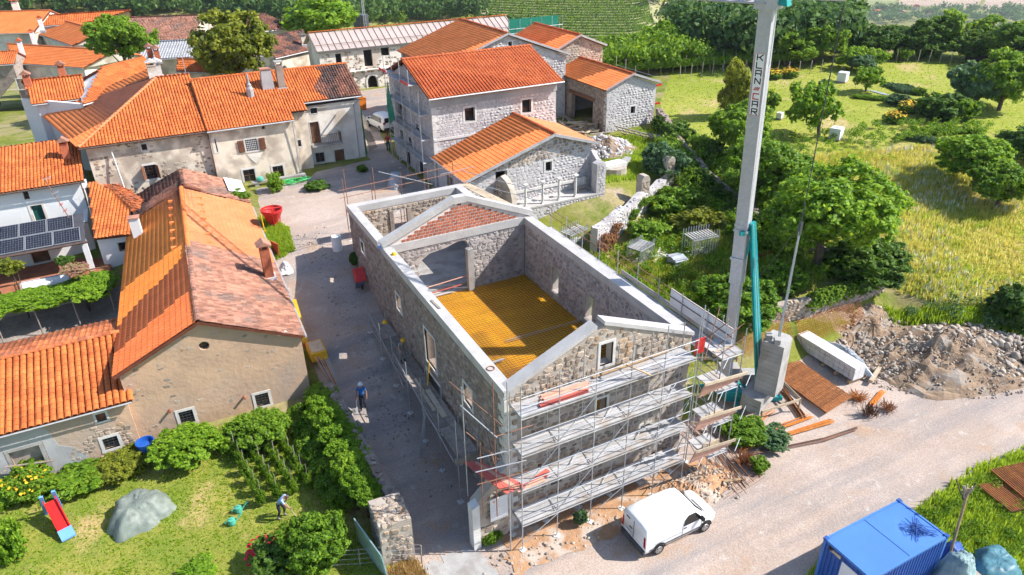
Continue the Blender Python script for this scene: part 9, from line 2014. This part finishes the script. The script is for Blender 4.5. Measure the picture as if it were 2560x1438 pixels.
	if hat:
		mb = MB(); b = hd + ax * .055; mb.lathe((b[0], b[1], b[2]), [(.155, 0), (.15, .015), (.13, .025), (.122, .08), (.085, .13), (.01, .15)], 14); mb.build('helmet', M[hat], R)
	if tool: tool(R, W)
	return R
def pose(**k):
	J = {'pelvis': (0, 0, .95, .15, .12), 'waist': (0, 0, 1.12, .14, .11), 'chest': (0, 0, 1.36, .17, .12), 'neck': (0, 0, 1.51, .06), 'head': (.02, 0, 1.63, .092), 'crown': (.01, 0, 1.73, .075)}
	for s, q in (('l', 1), ('r', -1)):
		J.update({'hip' + s: (0, .1 * q, .90, .105), 'knee' + s: (.03, .11 * q, .50, .07), 'ankle' + s: (0, .11 * q, .09, .048), 'toe' + s: (.16, .13 * q, .04, .042), 'shoulder' + s: (0, .19 * q, 1.43, .072), 'elbow' + s: (-.03, .26 * q, 1.14, .047), 'wrist' + s: (.06, .27 * q, .89, .034), 'hand' + s: (.09, .27 * q, .82, .036)})
	for n, v in k.items(): J[n] = tuple(v) + tuple(J[n][3:])
	return J
g = lambda x, y: (x, y, hz(x, y) + .005)
def shovel(R, W): mb = MB(); mb.tube(W((.25, -.35, .05)), W((.05, -.30, 1.15)), .018, 6); mb.cbox(W((.27, -.36, .0)), .2, .04, .25, .5); mb.build('held_pole', M['galv'], R)
person('worker in blue shirt and white helmet walking down shaded street', g(-3.55, 12.6), math.radians(-115), pose(kneel=(.16, .1, .52), anklel=(-.12, .1, .1), toel=(.03, .11, .04), kneer=(.1, -.1, .5), ankler=(.16, -.1, .08), toer=(.32, -.11, .05), elbowr=(.02, -.28, 1.14), wristr=(.12, -.28, .92), handr=(.16, -.28, .86)), dict(skin='skin', hair='skin', shirt='cloth_blue', legs='cloth_dark', shoe='black'), 'plastic_white', tool=shovel)
person('worker in orange red shirt and red cap beside white car', g(9.1, 44.6), math.radians(80), pose(kneel=(.12, .1, .5), anklel=(.1, .1, .08), toel=(.26, .11, .04), kneer=(-.02, -.1, .5), ankler=(-.16, -.1, .1), toer=(-.02, -.11, .04)), dict(skin='skin', hair='cloth_red', shirt='cloth_red', legs='cloth_jeans', shoe='black'), 'red_paint')
def hoe(R, W): mb = MB(); mb.tube(W((.1, .32, .78)), W((.95, -.15, .12)), .02, 6); mb.tube(W((.95, -.15, .12)), W((.98, -.12, .02)), .03, 5); mb.build('hoe', M['wood_pale'], R)
person('gardener in pale blue shirt bending over hoe in vegetable plot', g(-9.35, 6.9), math.radians(-35), pose(waist=(.1, 0, 1.08), chest=(.3, 0, 1.25), neck=(.42, 0, 1.34), head=(.52, 0, 1.40), crown=(.58, 0, 1.48), shoulderl=(.3, .19, 1.28), shoulderr=(.3, -.19, 1.28), elbowl=(.3, .3, 1.0), wristl=(.25, .28, .82), handl=(.2, .3, .78), elbowr=(.5, -.22, .98), wristr=(.52, -.05, .72), handr=(.54, .05, .62), kneel=(.18, .13, .52), anklel=(.08, .15, .09), toel=(.24, .17, .04), kneer=(.05, -.13, .5), ankler=(-.12, -.14, .09), toer=(.04, -.16, .04)), dict(skin='skin', hair='hair', shirt='cloth_pale', legs='cloth_dark', shoe='cloth_grey'), tool=hoe)
person('worker in grey clothes and yellow helmet on street scaffold walkway', (-.95, 12.7, 3.03), math.radians(-80), pose(waist=(.05, 0, 1.1), chest=(.14, 0, 1.33), neck=(.2, 0, 1.46), head=(.27, 0, 1.57), crown=(.28, 0, 1.67), elbowl=(.25, .26, 1.15), wristl=(.45, .2, 1.05), handl=(.52, .19, 1.03), elbowr=(.22, -.27, 1.12), wristr=(.42, -.2, 1.0), handr=(.49, -.19, .98), shoulderl=(.13, .19, 1.4), shoulderr=(.13, -.19, 1.4)), dict(skin='skin', hair='hair', shirt='cloth_grey', legs='cloth_grey', shoe='black'), 'yellow')

# ================================================================== air
hzv = bpy.data.materials.new('haze'); hzv.use_nodes = True; hn = hzv.node_tree.nodes; hn.clear(); ho = hn.new('ShaderNodeOutputMaterial'); hv = hn.new('ShaderNodeVolumePrincipled')
hv.inputs['Color'].default_value = (.80, .88, 1.0, 1); hv.inputs['Density'].default_value = .00013; hv.inputs['Anisotropy'].default_value = .2; hzv.node_tree.links.new(hv.outputs[0], ho.inputs['Volume'])

mb = MB(); mb.box(-6100, 8100, -3100, 8100, -172, 30); hb = mb.build('haze', hzv); tag(hb, 'pale summer haze in air over valley', 'haze', kind='stuff')
